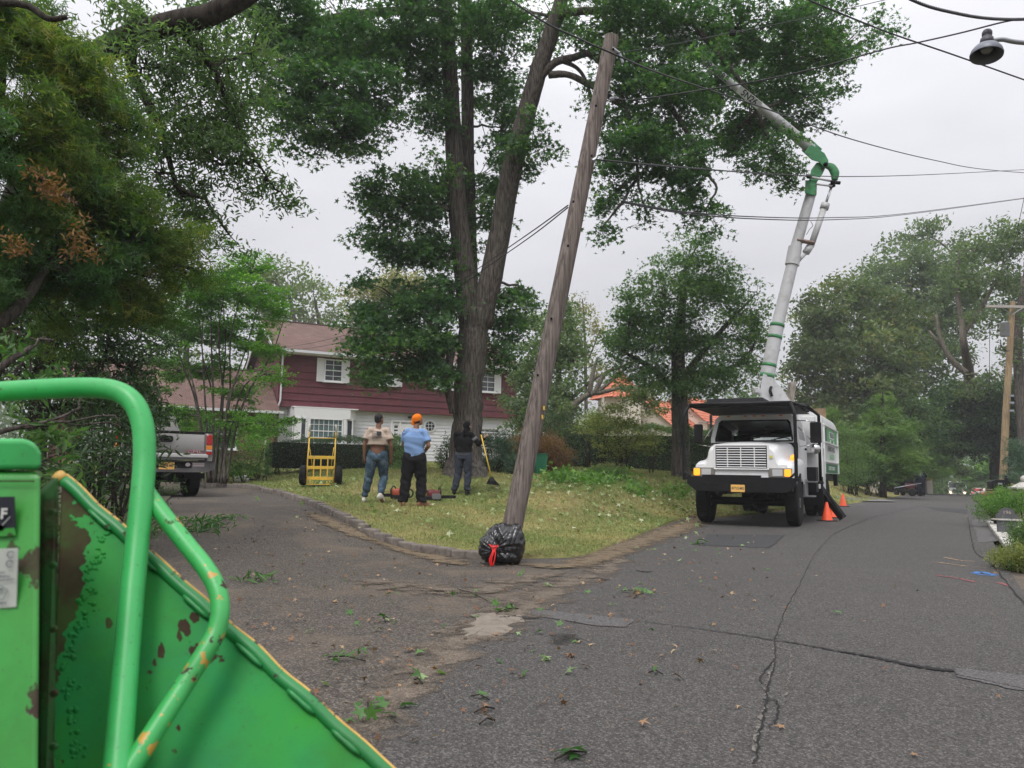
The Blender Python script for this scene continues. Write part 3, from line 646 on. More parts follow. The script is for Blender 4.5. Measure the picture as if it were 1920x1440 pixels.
#softribbon('road_stain', [(1250,1440),(1330,1260),(1420,1120),(1500,1010)], [.5,.55,.6,.6], M_stain, .0105); softribbon('road_stain', [(1640,1300),(1660,1180),(1690,1080),(1720,1000)], [.4,.5,.6,.6], M_stain, .0105)
softribbon('road_stain', [(1040,1230),(1060,1195),(1100,1215)], [.1,.16,.1], M_stain, .0115)
def paintm(nm, col): return mat(nm, col, .9, var=.3, vs_=40)
for P, c, wd in (([(1826,1077),(1840,1074),(1858,1078),(1868,1080)], ('mark_blue', (.05,.17,.42)), .07), ([(1832,1079),(1850,1080),(1866,1081)], ('mark_blue', (.05,.17,.42)), .05),
                 ([(1755,1080),(1790,1085),(1830,1093)], ('mark_red', (.22,.07,.075)), .05), ([(1872,1094),(1890,1100)], ('mark_red', (.22,.07,.075)), .06),
                 ([(1770,1046),(1800,1052),(1828,1054)], ('mark_yellow', (.28,.20,.12)), .05), ([(1760,1056),(1790,1060),(1810,1063)], ('mark_yellow', (.28,.20,.12)), .05), ([(1745,1055),(1800,1061),(1850,1066)], ('mark_yellow', (.28,.20,.12)), .012)):
    crack(P, wd, paintm(*c), .011, .7, 12, 'road_paint_mark')
crack([(1560,1024),(1600,1031)], .012, M_crl, .012, .3, 6, 'road_paint_mark')
# planting bed left of the drive
bl = [G(*p) for p in ((392,905),(330,925),(300,960),(282,1010),(230,1080),(130,1190),(-60,1330))]
bb = [Vector((-12,28,0)), Vector((-16,24,0)), Vector((-16,18,0)), Vector((-16,13,0)), Vector((-14,9,0)), Vector((-12,5,0)), Vector((-10,2,0))]
grid_mesh('planting_bed', loft_pts(bl, bb, 6, 20), .03, M_soil)
rb = [(3.2,3.8),(5.0,6.8),(7.35,10.7),(8.2,12.0),(10.9,16.6),(12.2,18.6),(16.2,25.5),(21.4,34),(27.0,43),(32,51),(40,65)]
rc = [(14,2),(18,5),(20,8),(22,11),(25,14),(26,17),(30,24),(38,32),(44,40),(50,48),(60,60)]
grid_mesh('roadside_verge', loft_pts([Vector((*p,0)) for p in rb], [Vector((*p,0)) for p in rc], 6, 20), .03, M_soil)
# ================================================================ vegetation
def blob_centres(b, n):
    """n cluster centres in an image-placed ellipsoid (px,py,Y,rx,ry in photo pixels, rz in metres)"""
    px, py, Y, rx, ry = b[:5]; k = Y/F; c = np.array(W(px, py, Y)); rz = b[5] if len(b) > 5 else (rx+ry)/2*k
    d = rng.normal(size=(n,3)); d /= np.linalg.norm(d, axis=1)[:,None]; r = rng.random(n)**(1/2.4)
    f1, f2, f3 = rng.normal(size=(3,3)); ph = rng.uniform(0,6.3,3); r = r*(1+.20*np.sin(3.5*d@f1+ph[0])+.14*np.sin(6.5*d@f2+ph[1])); r = np.where(rng.random(n) < .08, r*1.28, r)
    return c, c+d*r[:,None]*np.array([rx*k, rz, ry*k])
def limb_mb(mb, pts, rs, n=10, wob=0.0, sub=6):
    P = catmull([Vector(p) for p in pts], sub); rr = lin(rs, len(P), 0)
    if wob:
        for i in range(1, len(P)-1): P[i] = P[i]+Vector((random.gauss(0,wob), random.gauss(0,wob), random.gauss(0,wob)))
        rr = [r*(1+random.uniform(-.02,.02)) for r in rr]
    mb.tube(P, rr, n)
def tree(name, label, cat, trunk, blobs, lm, kind='ovate', lsize=.12, ncl=None, per=40, csize=.35, bark=None, group=None, twigr=.02, up=.9, rnd=.9, anchor=None, twigs=True, flat=.55, droop=0.0, density=1.0, extra=None, rough_edge=.25):
    """trunk: list of limbs, each a list of (px, py, Y, radius); blobs: crown masses"""
    base = W(*trunk[0][0][:3]); z = T(base.x, base.y)
    root = thing(name, label, cat, (base.x, base.y, z), group=group)
    mb = MB(); nodes = []
    for li, l in enumerate(trunk):
        P = [W(*q[:3]) for q in l]; rs = [q[3] for q in l]
        if li == 0 and P[0].z > z-.2: P[0].z = z-.15
        rk = 16 if max(rs) > .15 else 8
        limb_mb(mb, P, rs, rk, max(rs)*.02)
        for q in catmull(P, 5): nodes.append(q)
    nodes = np.array([tuple(q) for q in nodes])
    C = []; tw = []
    for b in blobs:
        area = b[3]*b[4]*(b[2]/F)**2
        n = int(max(3, area/(csize**2)*4.6*density*(b[6] if len(b) > 6 else 1)))
        c, Q = blob_centres(b, n); C.append(Q)
        if twigs:
            j = np.argmin(((nodes-c)**2).sum(1)+np.maximum(0, nodes[:,2]-c[2])*2); a = Vector(nodes[j]); cv = Vector(c)
            mid = a.lerp(cv, .5)+Vector((random.gauss(0,.1), random.gauss(0,.1), (cv-a).length*.08))
            r0 = min(.09, .012*(cv-a).length+twigr); limb_mb(mb, [a, mid, cv], [r0*1.3, r0, r0*.6], 6, .02, 4); hub = [a.lerp(mid, .6), mid, mid.lerp(cv, .5), cv]
            for q in Q[::max(1, len(Q)//40)]:
                h = min(hub, key=lambda t: (t-Vector(q)).length); qv = Vector(q); m_ = h.lerp(qv, .5)+Vector((random.gauss(0,.06), random.gauss(0,.06), .1*(qv-h).length))
                mb.tube([h, m_, qv], [r0*.45, r0*.3, twigr*.25], 5)
    C = np.concatenate(C); n = len(C); per = int(per*1.7)
    P = np.repeat(C, per, axis=0); ofs = rng.normal(size=(n*per,3))*csize*np.array([.62, .62, .62*flat]); P = P+ofs; P[:,2] -= droop*np.linalg.norm(ofs[:,:2], axis=1)
    crn = np.repeat(rng.uniform(-.25,.25,n), per)
    o = leaves('crown', P, lsize, kind, lm, root, up, rnd, rn=rng.random(n*per)*.8+.1+crn)
    mb.build('trunk', bark or M_bark, root, smooth=True, world=True)
    return root
def shrub(name, label, cat, blobs, lm, kind='ovate', lsize=.07, per=26, csize=.16, density=1.0, up=.5, rnd=1.0, core=True, group=None, flat=.8, bark=None, stems=6, ydir=None, box=None):
    """low plant: blobs in photo pixels, stems inside, leaf clusters through the volume"""
    c0 = W(*blobs[0][:3]); z = T(c0.x, c0.y); root = thing(name, label, cat, (c0.x, c0.y, z), group=group); mb = MB(); C = []
    for b in blobs:
        k = b[2]/F; area = b[3]*b[4]*k*k; n = int(max(6, area/(csize**2)*4.5*density)); c, Q = blob_centres(b, n)
        Q[:,2] = np.maximum(Q[:,2], T(Q[:,0], Q[:,1])+.04); C.append(Q)
        g = Vector((c[0], c[1], T(c[0], c[1])-.05)); mb.tube([Vector((c0.x,c0.y,z-.06)), g], .02, 5)
        for s in range(stems):
            q = Vector(Q[random.randrange(n)]); mb.tube([g+Vector((random.gauss(0,.08),random.gauss(0,.08),0)), g.lerp(q,.5)+Vector((0,0,.1)), q], [.02,.013,.005], 5)
    C = np.concatenate(C); P = np.repeat(C, per, axis=0)+rng.normal(size=(len(C)*per,3))*csize*np.array([.6,.6,.6*flat]); P[:,2] = np.maximum(P[:,2], T(P[:,0], P[:,1])+.02)
    crn = np.repeat(rng.uniform(-.2,.2,len(C)), per)
    leaves('foliage', P, lsize, kind, lm, root, up, rnd, rn=rng.random(len(P))*.8+.1+crn, ydir=ydir)
    mb.build('stem', bark or M_barkd, root, smooth=True, world=True); return root
def boxhedge(name, label, A, B, depth, h, lm, kind='ovate', lsize=.05, n=9000, rnd_top=.12, cat='hedge', group=None, uneven=.06, h2=None):
    """clipped hedge along A->B (world xy), leaves over a dark twiggy body"""
    A, B = Vector((*A,0)), Vector((*B,0)); d = (B-A); Ln = d.length; d.normalize(); s = Vector((-d.y, d.x, 0))
    root = thing(name, label, cat, ((A.x+B.x)/2, (A.y+B.y)/2, T((A.x+B.x)/2, (A.y+B.y)/2)), group=group); P = []; h2 = h2 or h
    per = np.array([Ln*h, Ln*h, Ln*depth, depth*h, depth*h]); per /= per.sum(); f = rng.choice(5, n, p=per); u = rng.random(n); v_ = rng.random(n)
    L_ = np.where(f == 3, 0, np.where(f == 4, 1, u)); D = np.where(f == 0, 0, np.where(f == 1, 1, np.where(f == 2, v_, np.where(f == 3, u, u)))); Z = np.where(f == 2, 1, v_)
    hh = h+(h2-h)*L_; x = A.x+d.x*L_*Ln+s.x*(D)*depth; y = A.y+d.y*L_*Ln+s.y*D*depth
    bmp = np.sin(x*3.1+y*1.7)*np.sin(x*1.3-y*2.3+Z*3)*uneven; inn = rng.random(n)**2*.25
    cxm, cym = (A.x+B.x)/2+s.x*depth/2, (A.y+B.y)/2+s.y*depth/2
    z = T(x, y)+Z*hh*(1-inn*.3)+bmp; edge = 1-np.clip((Z-.8)/.2, 0, 1)**2*rnd_top
    P = np.stack([cxm+(x-cxm)*edge*(1-inn*.02)+rng.normal(size=n)*.03, cym+(y-cym)*edge+bmp+rng.normal(size=n)*.03, z+rng.normal(size=n)*.03], 1)
    leaves('foliage', P, lsize, kind, lm, root, .5, 1.0)
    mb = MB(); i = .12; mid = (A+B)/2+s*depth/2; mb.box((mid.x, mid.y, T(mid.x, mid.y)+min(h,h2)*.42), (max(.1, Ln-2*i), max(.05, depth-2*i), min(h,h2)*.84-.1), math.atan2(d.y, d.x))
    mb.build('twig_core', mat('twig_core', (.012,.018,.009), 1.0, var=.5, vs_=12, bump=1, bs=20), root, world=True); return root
# ---- the big sweetgum on the lawn
tree('sweetgum_tree', 'huge tree with forked grey trunk and star shaped leaves behind the man with the rake', 'tree',
 [[(872,902,20.8,0.704),(871,885,20.8,0.581),(872,862,20.8,0.458),(876,800,20.8,0.405),(880,720,20.8,0.387),(887,640,20.8,0.396),(893,580,20.8,0.405)],
  [(884,610,20.8,0.352),(872,520,20.8,0.299),(866,460,20.8,0.277),(857,380,20.8,0.264),(850,250,20.8,0.238),(841,100,20.8,0.211),(833,-20,20.8,0.185),(828,-160,20.8,0.141)],
  [(902,610,20.8,0.317),(918,530,20.7,0.317),(935,450,20.6,0.299),(957,330,20.4,0.290),(985,220,20.2,0.264),(1012,125,20,0.238),(1042,35,19.8,0.211),(1070,-60,19.6,0.158)],
  [(884,560,21.3,.2),(882,440,21.6,.18),(878,300,21.8,.18),(876,150,22,.19),(874,0,22,.16),(872,-120,22,.12)],
  [(1008,150,20,.13),(1040,118,19.9,.11),(1075,108,19.8,.10),(1108,102,19.7,.09),(1150,140,19.6,.07),(1195,150,19.5,.05)],
  [(1030,140,20,.11),(1065,140,19.8,.09),(1098,155,19.7,.09),(1130,172,19.6,.08),(1175,200,19.4,.06),(1250,190,19.2,.05)],
  [(1050,113,19.9,.07),(1078,125,19.9,.055),(1095,145,19.9,.05),(1110,185,19.9,.04)],
  [(842,75,20.6,.14),(800,62,20,.12),(745,62,19.5,.11),(690,85,19,.09),(620,170,18.6,.06),(570,190,18.4,.04)],
  [(836,25,20.6,.14),(760,20,19.6,.12),(640,30,18.8,.10),(540,60,18,.07),(440,110,17.5,.05)],
  [(852,700,20.6,.10),(820,690,20.4,.07),(770,692,20.2,.05),(700,700,20,.03)],
  [(846,655,20.6,.13),(842,690,20.4,.11),(840,730,20.3,.10),(848,775,20.4,.08)],
  [(1045,25,19.8,.12),(1120,20,19.6,.10),(1230,30,19.5,.08),(1380,60,20,.07),(1500,110,20.5,.05),(1590,100,21,.03)],
  [(1125,20,19.6,.09),(1200,120,19.2,.08),(1290,250,19,.06),(1330,330,19,.04)],
  [(1160,160,19.5,.06),(1190,260,19,.05),(1195,330,19,.03)],[(1300,45,19.6,.08),(1400,170,19.8,.06),(1440,260,20,.04)]],
 [(520,50,18,150,80,2.4,1.4),(660,60,19,120,80,2.5,1.4),(600,170,18,130,75,2,1.4),(640,255,18,70,55,1.2,1.2),(545,225,17.6,60,55,1.2),(700,180,19,60,65,1.6),(770,75,20,85,85,2.5,1.25),(800,-10,20,90,60,2.5),
  (900,50,21.5,75,75,2.5,1.1),(930,150,22,60,85,2,1),(940,240,22,50,60,1.5),(945,20,20,50,50,2),(1010,40,21,70,60,1.5,.5),(905,330,22,50,45,1.4),(1008,275,20,42,48,1,.8),(975,300,20.6,30,40,1),(820,215,21,50,50,1.5),(805,120,20.6,50,70,1.6),
  (760,385,20.6,85,52,2,1.5),(690,372,20,60,24,1.2,1),(820,350,21,50,60,1.6,1.4),(725,465,20.6,62,42,1.5,1.5),(820,470,21,60,60,1.5,1.5),(760,575,20.3,105,50,1.8,1.3),(690,590,20,45,30,1),(835,560,21,50,50,1.3,1.5),(740,650,20.2,110,52,2,1.5),(820,640,20.3,55,50,1.6,1.5),(800,700,20,65,28,1.5,1.3),(700,705,20,45,22,1.1),(915,400,22,40,50,1.2),
  (955,562,21.6,62,34,1.5),(945,612,21.6,60,45,1.5),(985,545,21.4,36,18,.8),(920,660,21.6,50,34,1.4),
  (1150,40,19.6,110,80,2.4,1.1),(1260,50,19.6,110,95,2.4,1.1),(1390,40,20,110,80,2.2),(1480,70,20.4,80,75,2),(1560,95,21,80,62,1.8),(1625,75,21.4,34,18,.8,.6),(1530,30,20.6,60,45,1.5),
  (1180,160,19.2,75,75,1.8,1.1),(1260,190,19.2,90,90,2.2,1.1),(1170,270,19,70,75,1.4),(1235,290,19,75,60,1.6,1.1),(1300,330,19,48,70,1.2),(1322,395,19,30,45,.9),(1150,365,19,30,52,.8),(1130,425,19,16,36,.5,1),(1210,395,19,20,16,.5,.6),(1415,300,20,26,24,.6,.8),(1350,150,22.4,80,70,1.4),
  (1400,245,22.6,70,60,1.2,.8),(1375,250,22.4,50,50,1,.8),(1455,290,20,50,50,1.2),(1478,340,20.2,26,28,.8,.7),(1450,170,22.8,70,60,1.4),(1500,190,20.6,55,40,1.3),(1520,235,20.6,34,26,.9,.6)],
 M_gum, 'star', .205, per=34, csize=.34, density=.95, up=1.0, rnd=.75, twigr=.02, droop=.28, flat=.42)
# ---- left foreground evergreen and its neighbours
tree('yew_tree', 'tall dark evergreen with yellowish sprays and rusty tips filling the upper left', 'tree',
 [[(-120,1150,7.5,.22),(-100,900,7.5,.2),(-60,600,7.5,.18),(-30,300,7.6,.15),(0,0,7.8,.1)],
  [(-40,640,7,.07),(20,590,7.2,.06),(60,545,7.4,.05),(95,490,7.6,.03)],[(-60,250,7,.04),(60,320,7,.03),(145,385,7,.015)],
  [(-80,5,6,.03),(40,8,6,.03),(90,35,6,.025),(125,32,6,.02)]],
 [(60,90,7.4,120,90,1.2,1.1),(150,110,7.8,60,85,.9),(40,250,7.2,110,90,1.2,1.1),(130,260,7.8,90,110,1,1.1),(60,400,7.6,120,110,1.2,1.1),(190,400,8.2,110,100,1.1,1.1),(170,520,8.4,120,70,1.2),(300,450,9,100,50,1),(340,500,9.2,55,28,.7),(60,560,8,110,90,1.2),(225,250,8.4,40,90,.7),(250,560,9,60,60,1),(20,20,7,90,60,1)],
 M_yew, 'spray', .17, per=30, csize=.17, bark=M_barkd, up=.6, rnd=.8, twigr=.012, flat=.5, droop=.35)
def leafpatch(parent, name, blobs, m, kind, size, per=30, cs=.1, dens=1.0):
    C = []
    for b in blobs:
        n = int(max(5, b[3]*b[4]*(b[2]/F)**2/(cs**2)*2*dens)); C.append(blob_centres(b, n)[1])
    C = np.concatenate(C); P = np.repeat(C, per, axis=0)+rng.normal(size=(len(C)*per,3))*cs*.6
    return tag(leaves(name, P, size, kind, m, parent, .5, 1.0), kind='stuff')
leafpatch(bpy.data.objects['yew_tree'], 'leafy_spray', [(60,90,7.2,110,80,1),(150,150,7.6,70,90,.8),(60,250,7,110,90,1),(140,300,7.6,90,110,.9),(60,420,7.4,120,100,1),(200,420,8,110,90,1),(180,520,8.2,110,60,1),(300,450,8.8,95,45,.9),(345,490,9,55,28,.6),(235,240,8.2,35,90,.6),(260,560,8.8,60,55,.8)], M_yew, 'ovate', .075, 34, .13, .45)
leafpatch(bpy.data.objects['yew_tree'], 'withered_sprig', [(75,335,6.5,40,22,.15),(140,450,6.8,28,42,.2),(20,460,6.6,25,16,.15),(105,360,6.6,22,18,.15)], M_tan, 'ovate', .06, 22, .08, .8)
tree('linden_tree', 'dark limbed tree with small drooping leaves hanging between the evergreen and the sweetgum', 'tree',
 [[(-90,1200,11,.28),(-60,900,11,.26),(0,500,10.6,.22),(110,190,10,.18),(215,85,9.8,.16),(320,45,9.6,.15),(400,25,9.5,.14),(520,-40,9.4,.1)],
  [(245,85,9.8,.1),(250,140,9.9,.07),(300,240,10,.05),(330,350,10,.03)],[(330,45,9.6,.07),(400,130,10,.05),(450,250,10.4,.03),(500,330,10.6,.015)]],
 [(300,130,10,90,75,1.4),(400,110,10.4,80,80,1.2,.9),(330,230,10.2,90,80,1.2,1),(440,200,10.6,70,90,1.2,.9),(400,300,10.6,75,75,1,.9),(300,330,10.2,60,80,1,.9),(470,300,10.8,50,45,.8,.6),(500,345,11,38,30,.6,.45),(380,395,10.6,60,50,.9,.7),(430,440,10.8,25,30,.5,.35),(260,40,9.8,60,50,1,.9),(470,100,10.6,60,60,1,.8),(540,375,11,22,12,.4,.3)],
 M_birch, 'ovate', .092, per=40, csize=.24, density=1.15, bark=M_barkd, up=.4, rnd=1.0, twigr=.012, droop=.4)
tree('broadleaf_tree', 'dense dark broad leaved tree standing behind the rhododendron at the left edge', 'tree',
 [[(60,960,11,.16),(70,800,11,.14),(90,650,11,.12),(120,500,11,.08)]],
 [(60,640,11.4,120,90,1.5),(180,620,11.6,95,80,1.4),(240,690,12,60,80,1.2),(120,740,11.4,130,80,1.4),(250,780,12,45,55,1),(200,540,11.8,110,60,1.3),(270,620,12.4,35,60,.9,.8),(30,520,11,90,70,1.3),(298,782,13,26,20,.5,1.6),(285,745,12.6,26,34,.6,1)],
 M_dark, 'ovate', .095, per=30, csize=.24, bark=M_barkd, up=.6, rnd=.9, density=1.1)
tree('dogwood_branch', 'young tree with broad bright pointed leaves beside the green machine', 'tree',
 [[(-140,1200,3.7,.05),(-120,900,3.8,.045),(-70,760,3.9,.03),(0,690,3.9,.02),(60,650,4,.012)],[(-110,850,3.8,.02),(0,810,3.9,.014),(90,790,4,.008)]],
 [(20,620,4,32,28,.3,.6),(30,690,4,55,30,.35,.5),(110,705,4.1,30,16,.2,.4),(20,740,4,60,45,.35,.4),(110,790,4.1,34,26,.25,.6),(40,800,4,60,35,.35,.5),(90,860,4.1,36,26,.25,.5),(70,900,4.2,30,30,.25,.4)],
 M_near, 'ovate', .072, per=9, csize=.10, bark=M_bark, up=.5, rnd=.7, twigr=.004, droop=.6)
shrub('rhododendron_bush', 'dark rhododendron with long narrow whorled leaves behind the green tube', 'shrub',
 [(150,850,8,110,60,.9),(230,800,8.6,50,55,.7),(260,870,8.6,45,45,.6),(200,760,9,60,50,.7),(90,910,7.6,80,45,.7)], M_dark, 'narrow', .13, 16, .15, 1.0, .5, .8)
shrub('ivy_groundcover', 'low mat of dark green ivy and weeds in the bed left of the drive', 'ground cover',
 [(215,960,9.6,75,35,1.2),(170,1010,8.2,90,40,1),(260,920,12,45,22,1.2),(120,1000,7.4,90,60,1),(260,985,9.2,30,18,.5)], M_hedge, 'ovate', .045, 26, .13, 1.2, .8, .7)['kind'] = 'stuff'
# ---- Japanese maple by the pickup
_st = []
for i, (bx, tx, ty) in enumerate(((385,325,570),(392,362,520),(400,398,500),(404,430,510),(410,462,520),(417,490,545),(424,532,600),(390,345,640),(415,510,690),(402,418,560),(396,380,600),(420,470,640))):
    w1, w2 = random.uniform(-9,9), random.uniform(-12,12); _st.append([(bx,905,23+random.uniform(-.3,.3),.042),(bx+(tx-bx)*.10+w1*.4,835,23,.036),(bx+(tx-bx)*.32+w1,745,23+w1*.05,.029),(bx+(tx-bx)*.68+w2,(735+ty)//2,23+w2*.05,.020),(tx,ty,23,.008)])
tree('japanese_maple', 'many stemmed maple with layered bright green fine leaves between pickup and red house', 'tree', _st,
 [(430,545,23,85,45,1.8,1.3),(370,560,23,55,42,1.5,1.1),(500,570,22.6,40,42,1.2,1.2),(335,620,23.4,45,40,1.2,1.2),(430,620,24,85,45,1.4,1.3),(490,650,22.6,40,24,1,1.2),(385,690,24,70,30,1.2,1.1),(505,705,22,48,16,1,1.1),(350,780,23.6,50,22,1.2,1.2),(450,790,23.6,65,26,1.3,1.1),(510,800,22.6,44,22,1,1.2),(470,500,23.4,45,28,1,1),(400,830,24,60,16,1.2,1),(440,735,23.6,60,26,1,.9),(318,700,24,30,38,1,1.1)],
 M_jmaple, 'diamond', .10, per=46, csize=.26, bark=M_bark, up=1.4, rnd=.7, flat=.3, twigr=.01)
# ---- trees behind the red house
tree('oak_tree', 'hazy pale oak standing above the left end of the red house roof', 'tree', [[(560,760,62,.3),(555,640,62,.22),(545,560,62,.1)],[(557,650,62,.12),(590,590,62,.07)]],
 [(500,520,62,48,42,3),(470,560,62,40,40,3,.8),(540,540,62,36,50,3,.7),(500,600,62,60,40,3,.7)], M_farpale, 'diamond', .34, per=34, csize=.85, twigr=.03, density=.9, up=.5)
tree('oak_tree', 'hazy round oak rising behind the middle of the red house ridge', 'tree', [[(600,740,66,.3),(600,640,66,.2),(590,560,66,.1)],[(600,650,66,.12),(625,590,66,.06)],[(600,660,66,.1),(570,600,66,.05)]],
 [(590,540,66,45,34,3,.8),(570,580,66,40,30,3,.6),(625,580,66,38,36,3,.7),(600,610,66,60,22,3,.6)], M_farpale, 'diamond', .34, per=30, csize=.85, twigr=.03, density=.85, up=.5)
tree('ash_tree', 'pale green tree seen between the evergreen and the layered maple', 'tree', [[(350,820,45,.25),(350,650,45,.15),(352,560,45,.08)]],
 [(340,550,45,50,40,2.5,.6),(300,600,45,45,50,2.5,.6),(360,620,45,50,50,2.5,.6),(290,690,45,50,60,2.5,.7),(420,520,50,40,30,2,.5)], M_farpale, 'diamond', .26, per=30, csize=.6, twigr=.02, density=.8, up=.5)
tree('honeylocust_tree', 'tan flowering tree behind the house roof beside the sweetgum trunk', 'tree', [[(720,740,60,.25),(715,620,60,.15),(720,560,60,.08)]],
 [(725,540,60,50,30,2.5,.9),(690,560,60,40,30,2.5,.9),(770,540,60,50,40,2.5),(700,600,60,60,30,2.5)], M_yellow, 'diamond', .32, per=30, csize=.7, up=.5)
tree('cherry_tree', 'mid green tree right of the red house, half hidden by the leaning pole', 'tree', [[(1055,880,36,.22),(1050,760,36,.16),(1045,640,36,.1)],[(1050,770,36,.1),(1085,735,36,.08),(1130,700,36,.05)]],
 [(1045,620,36,50,50,2.5,.9),(1010,690,36,50,60,2.5,.9),(1075,680,36,34,60,2,.9),(1050,760,35,50,45,2),(985,760,36,40,50,2),(1000,600,38,30,40,2,.6)], M_far, 'diamond', .20, per=40, csize=.45, up=.6)
tree('birch_tree', 'thin pale yellow birch behind the leaning pole', 'tree', [[(1100,860,48,.14),(1098,700,48,.1),(1095,600,48,.06),(1092,560,48,.03)],[(1097,690,48,.06),(1125,620,48,.03)],[(1097,680,48,.05),(1075,600,48,.03)]],
 [(1090,580,48,38,28,1.5,.5),(1115,620,48,28,40,1.5,.5),(1075,620,48,25,40,1.5,.5),(1115,690,48,28,40,1.5,.5)], M_yellow, 'diamond', .20, per=24, csize=.5, twigr=.02, up=.5, density=.9)
tree('bare_limbed_tree', 'grey leaning tree with bare limbs spread in front of the orange roofed tower', 'tree',
 [[(1050,840,33,.2),(1070,775,33,.15),(1100,742,33,.12),(1130,735,33,.10),(1160,728,33,.06)],[(1105,740,33,.12),(1112,700,33,.09),(1120,670,33,.05)],[(1115,738,33,.12),(1135,700,33,.09),(1165,688,33,.06),(1200,670,33,.03)],[(1120,735,33,.1),(1145,715,33,.07),(1175,690,33,.05)]],
 [(1200,735,33,36,22,1.2,1),(1235,730,33,28,26,1,1),(1050,790,33,50,30,1.2,1),(1225,760,33,26,16,1,1)], M_rust, 'diamond', .16, per=30, csize=.35, bark=M_barkl, up=.6)
# ---- round maple with ivy trunk
_mp = tree('maple_tree', 'round crowned dark green maple with ivy covered trunk left of the white truck', 'tree',
 [[(1277,900,26,.40),(1277,885,26,.33),(1276,820,26,.29),(1274,740,26,.27),(1272,660,26,.22),(1280,560,26,.12),(1285,500,26,.06)],
  [(1273,720,26,.14),(1310,670,26,.1),(1370,600,26,.07),(1410,560,26,.03)],[(1273,740,26,.12),(1220,690,26,.1),(1170,660,26,.05)],[(1275,700,26,.1),(1330,700,26,.07),(1400,680,26,.04)]],
 [(1290,500,26,62,50,2,1.1),(1250,560,26,75,55,2.2,1.1),(1330,545,26,75,60,2.2,1.1),(1195,600,26,60,50,1.8),(1385,590,26,45,45,1.6),(1160,650,26,42,36,1.2),(1230,640,26,80,60,2.2,1.1),(1320,640,26,85,65,2.4,1.1),(1210,700,26,70,40,1.8),(1350,710,25.6,70,45,1.8,1.1),(1410,660,26,40,70,1.5,.9),(1290,720,25.6,60,36,1.6),(1400,545,26,30,14,.9,.6),(1425,620,26,20,26,.9,.6),(1175,560,26,22,26,.8,.6),(1310,460,26,28,14,.8,.6)],
 M_maple, 'star', .17, per=34, csize=.32, density=.82, up=.8, rnd=.8, twigr=.018)
leafpatch(_mp, 'ivy', [(1280,800,25.8,20,60,.5),(1292,850,25.8,12,40,.4),(1266,740,25.8,22,50,.5)], M_box, 'ovate', .09, 20, .14, .8)
# ---- middle shrubs
shrub('viburnum_bush', 'tall layered viburnum with yellowish green tiers in front of the orange roofed house', 'shrub',
 [(1165,808,27,76,22,1.4),(1165,782,27,56,18,1.2),(1165,762,27,34,12,.8),(1170,838,26.6,78,22,1.4),(1125,795,27,50,22,1.2),(1220,822,27,34,14,.8)], M_vib, 'ovate', .13, 26, .24, 1.0, 1.3, .6, flat=.35)
boxhedge('clipped_hedge', 'long tall clipped dark hedge at the back of the lawn beside the maple', (2.0,31.5), (9.6,29.5), 1.6, 1.75, M_hedge, 'ovate', .075, 30000, h2=1.9, uneven=.12)
shrub('holly_bush', 'dark mounded holly between red brown mound and clipped hedge', 'shrub', [(1080,840,31,42,48,1.6),(1110,800,32,36,36,1.4),(1050,800,32,40,40,1.4),(1010,810,33,40,50,1.4)], M_box, 'ovate', .09, 30, .24, 1.1)
shrub('hydrangea_bush', 'pale flowering hydrangea beside the layered viburnum', 'shrub', [(1098,790,30,16,16,.6),(1105,775,30,12,10,.5)], leafmat('leaf_creamflower', (.30,.34,.24), (.50,.52,.42), (.62,.62,.55), .3, .6), 'ovate', .10, 20, .18, .8)
shrub('spirea_bush', 'small rounded bush with peach tipped leaves in front of the clipped hedge', 'shrub', [(1140,884,23.6,36,11,.55),(1120,882,23.6,18,10,.4),(1162,884,23.6,18,10,.4)], M_hedge, 'ovate', .055, 26, .11, 1.2)
leafpatch(bpy.data.objects['spirea_bush'], 'flower_tip', [(1118,872,23.4,14,5,.4),(1142,869,23.4,16,5,.4),(1162,874,23.4,13,5,.4)], M_yellow, 'ovate', .045, 20, .07, .9)
shrub('weeping_maple', 'low domed weeping maple with red brown foliage behind the leaning pole', 'shrub', [(1035,855,26,34,38,1.1),(1000,850,26.4,40,38,1.1),(965,850,27,30,36,1),(1050,872,26,20,20,.6)], M_brownm, 'ovate', .09, 36, .17, 2.2, .3, .7, flat=.9, ydir=np.array([0,0,-1.0]))
shrub('juniper_bush', 'feathery dark juniper growing against the right side of the big trunk', 'shrub', [(928,862,21.8,40,34,.8),(940,835,22,28,26,.6),(915,825,22,14,16,.4),(960,870,21.6,20,22,.6)], M_blue, 'spray', .15, 20, .15, 1.2, .5, .8)
shrub('laurel_bush', 'small dark laurel growing against the left side of the big trunk', 'shrub', [(831,862,22.2,13,28,.4),(838,830,22.4,8,16,.3)], M_dark, 'ovate', .07, 26, .12, 1.1)
boxhedge('boxwood_hedge', 'long low clipped boxwood hedge below the bay window of the red house', (-8.2,26.3), (-3.15,28.6), 1.5, 1.18, M_box, 'ovate', .05, 26000, uneven=.10)
shrub('azalea_bush', 'green and yellowish azalea between the two standing men', 'shrub', [(760,855,26,24,30,.8),(752,875,25.4,20,16,.5),(740,825,27,24,14,.7)], M_hedge, 'ovate', .06, 26, .15, 1.1)
shrub('fern_clump', 'mixed low plants in the bed right of the pickup', 'plant', [(440,880,24.5,40,14,.8),(485,884,25,30,12,.7),(410,868,24.6,24,22,.6),(460,862,25.4,40,16,.8)], M_hedge, 'narrow', .12, 20, .16, 1.1)
shrub('hosta_clump', 'low yellow green leafy plants at the edge of the lawn beside the pickup', 'plant', [(455,888,23.6,20,6,.4),(420,885,23.4,22,7,.4)], M_lime, 'ovate', .12, 14, .12, 1.0)
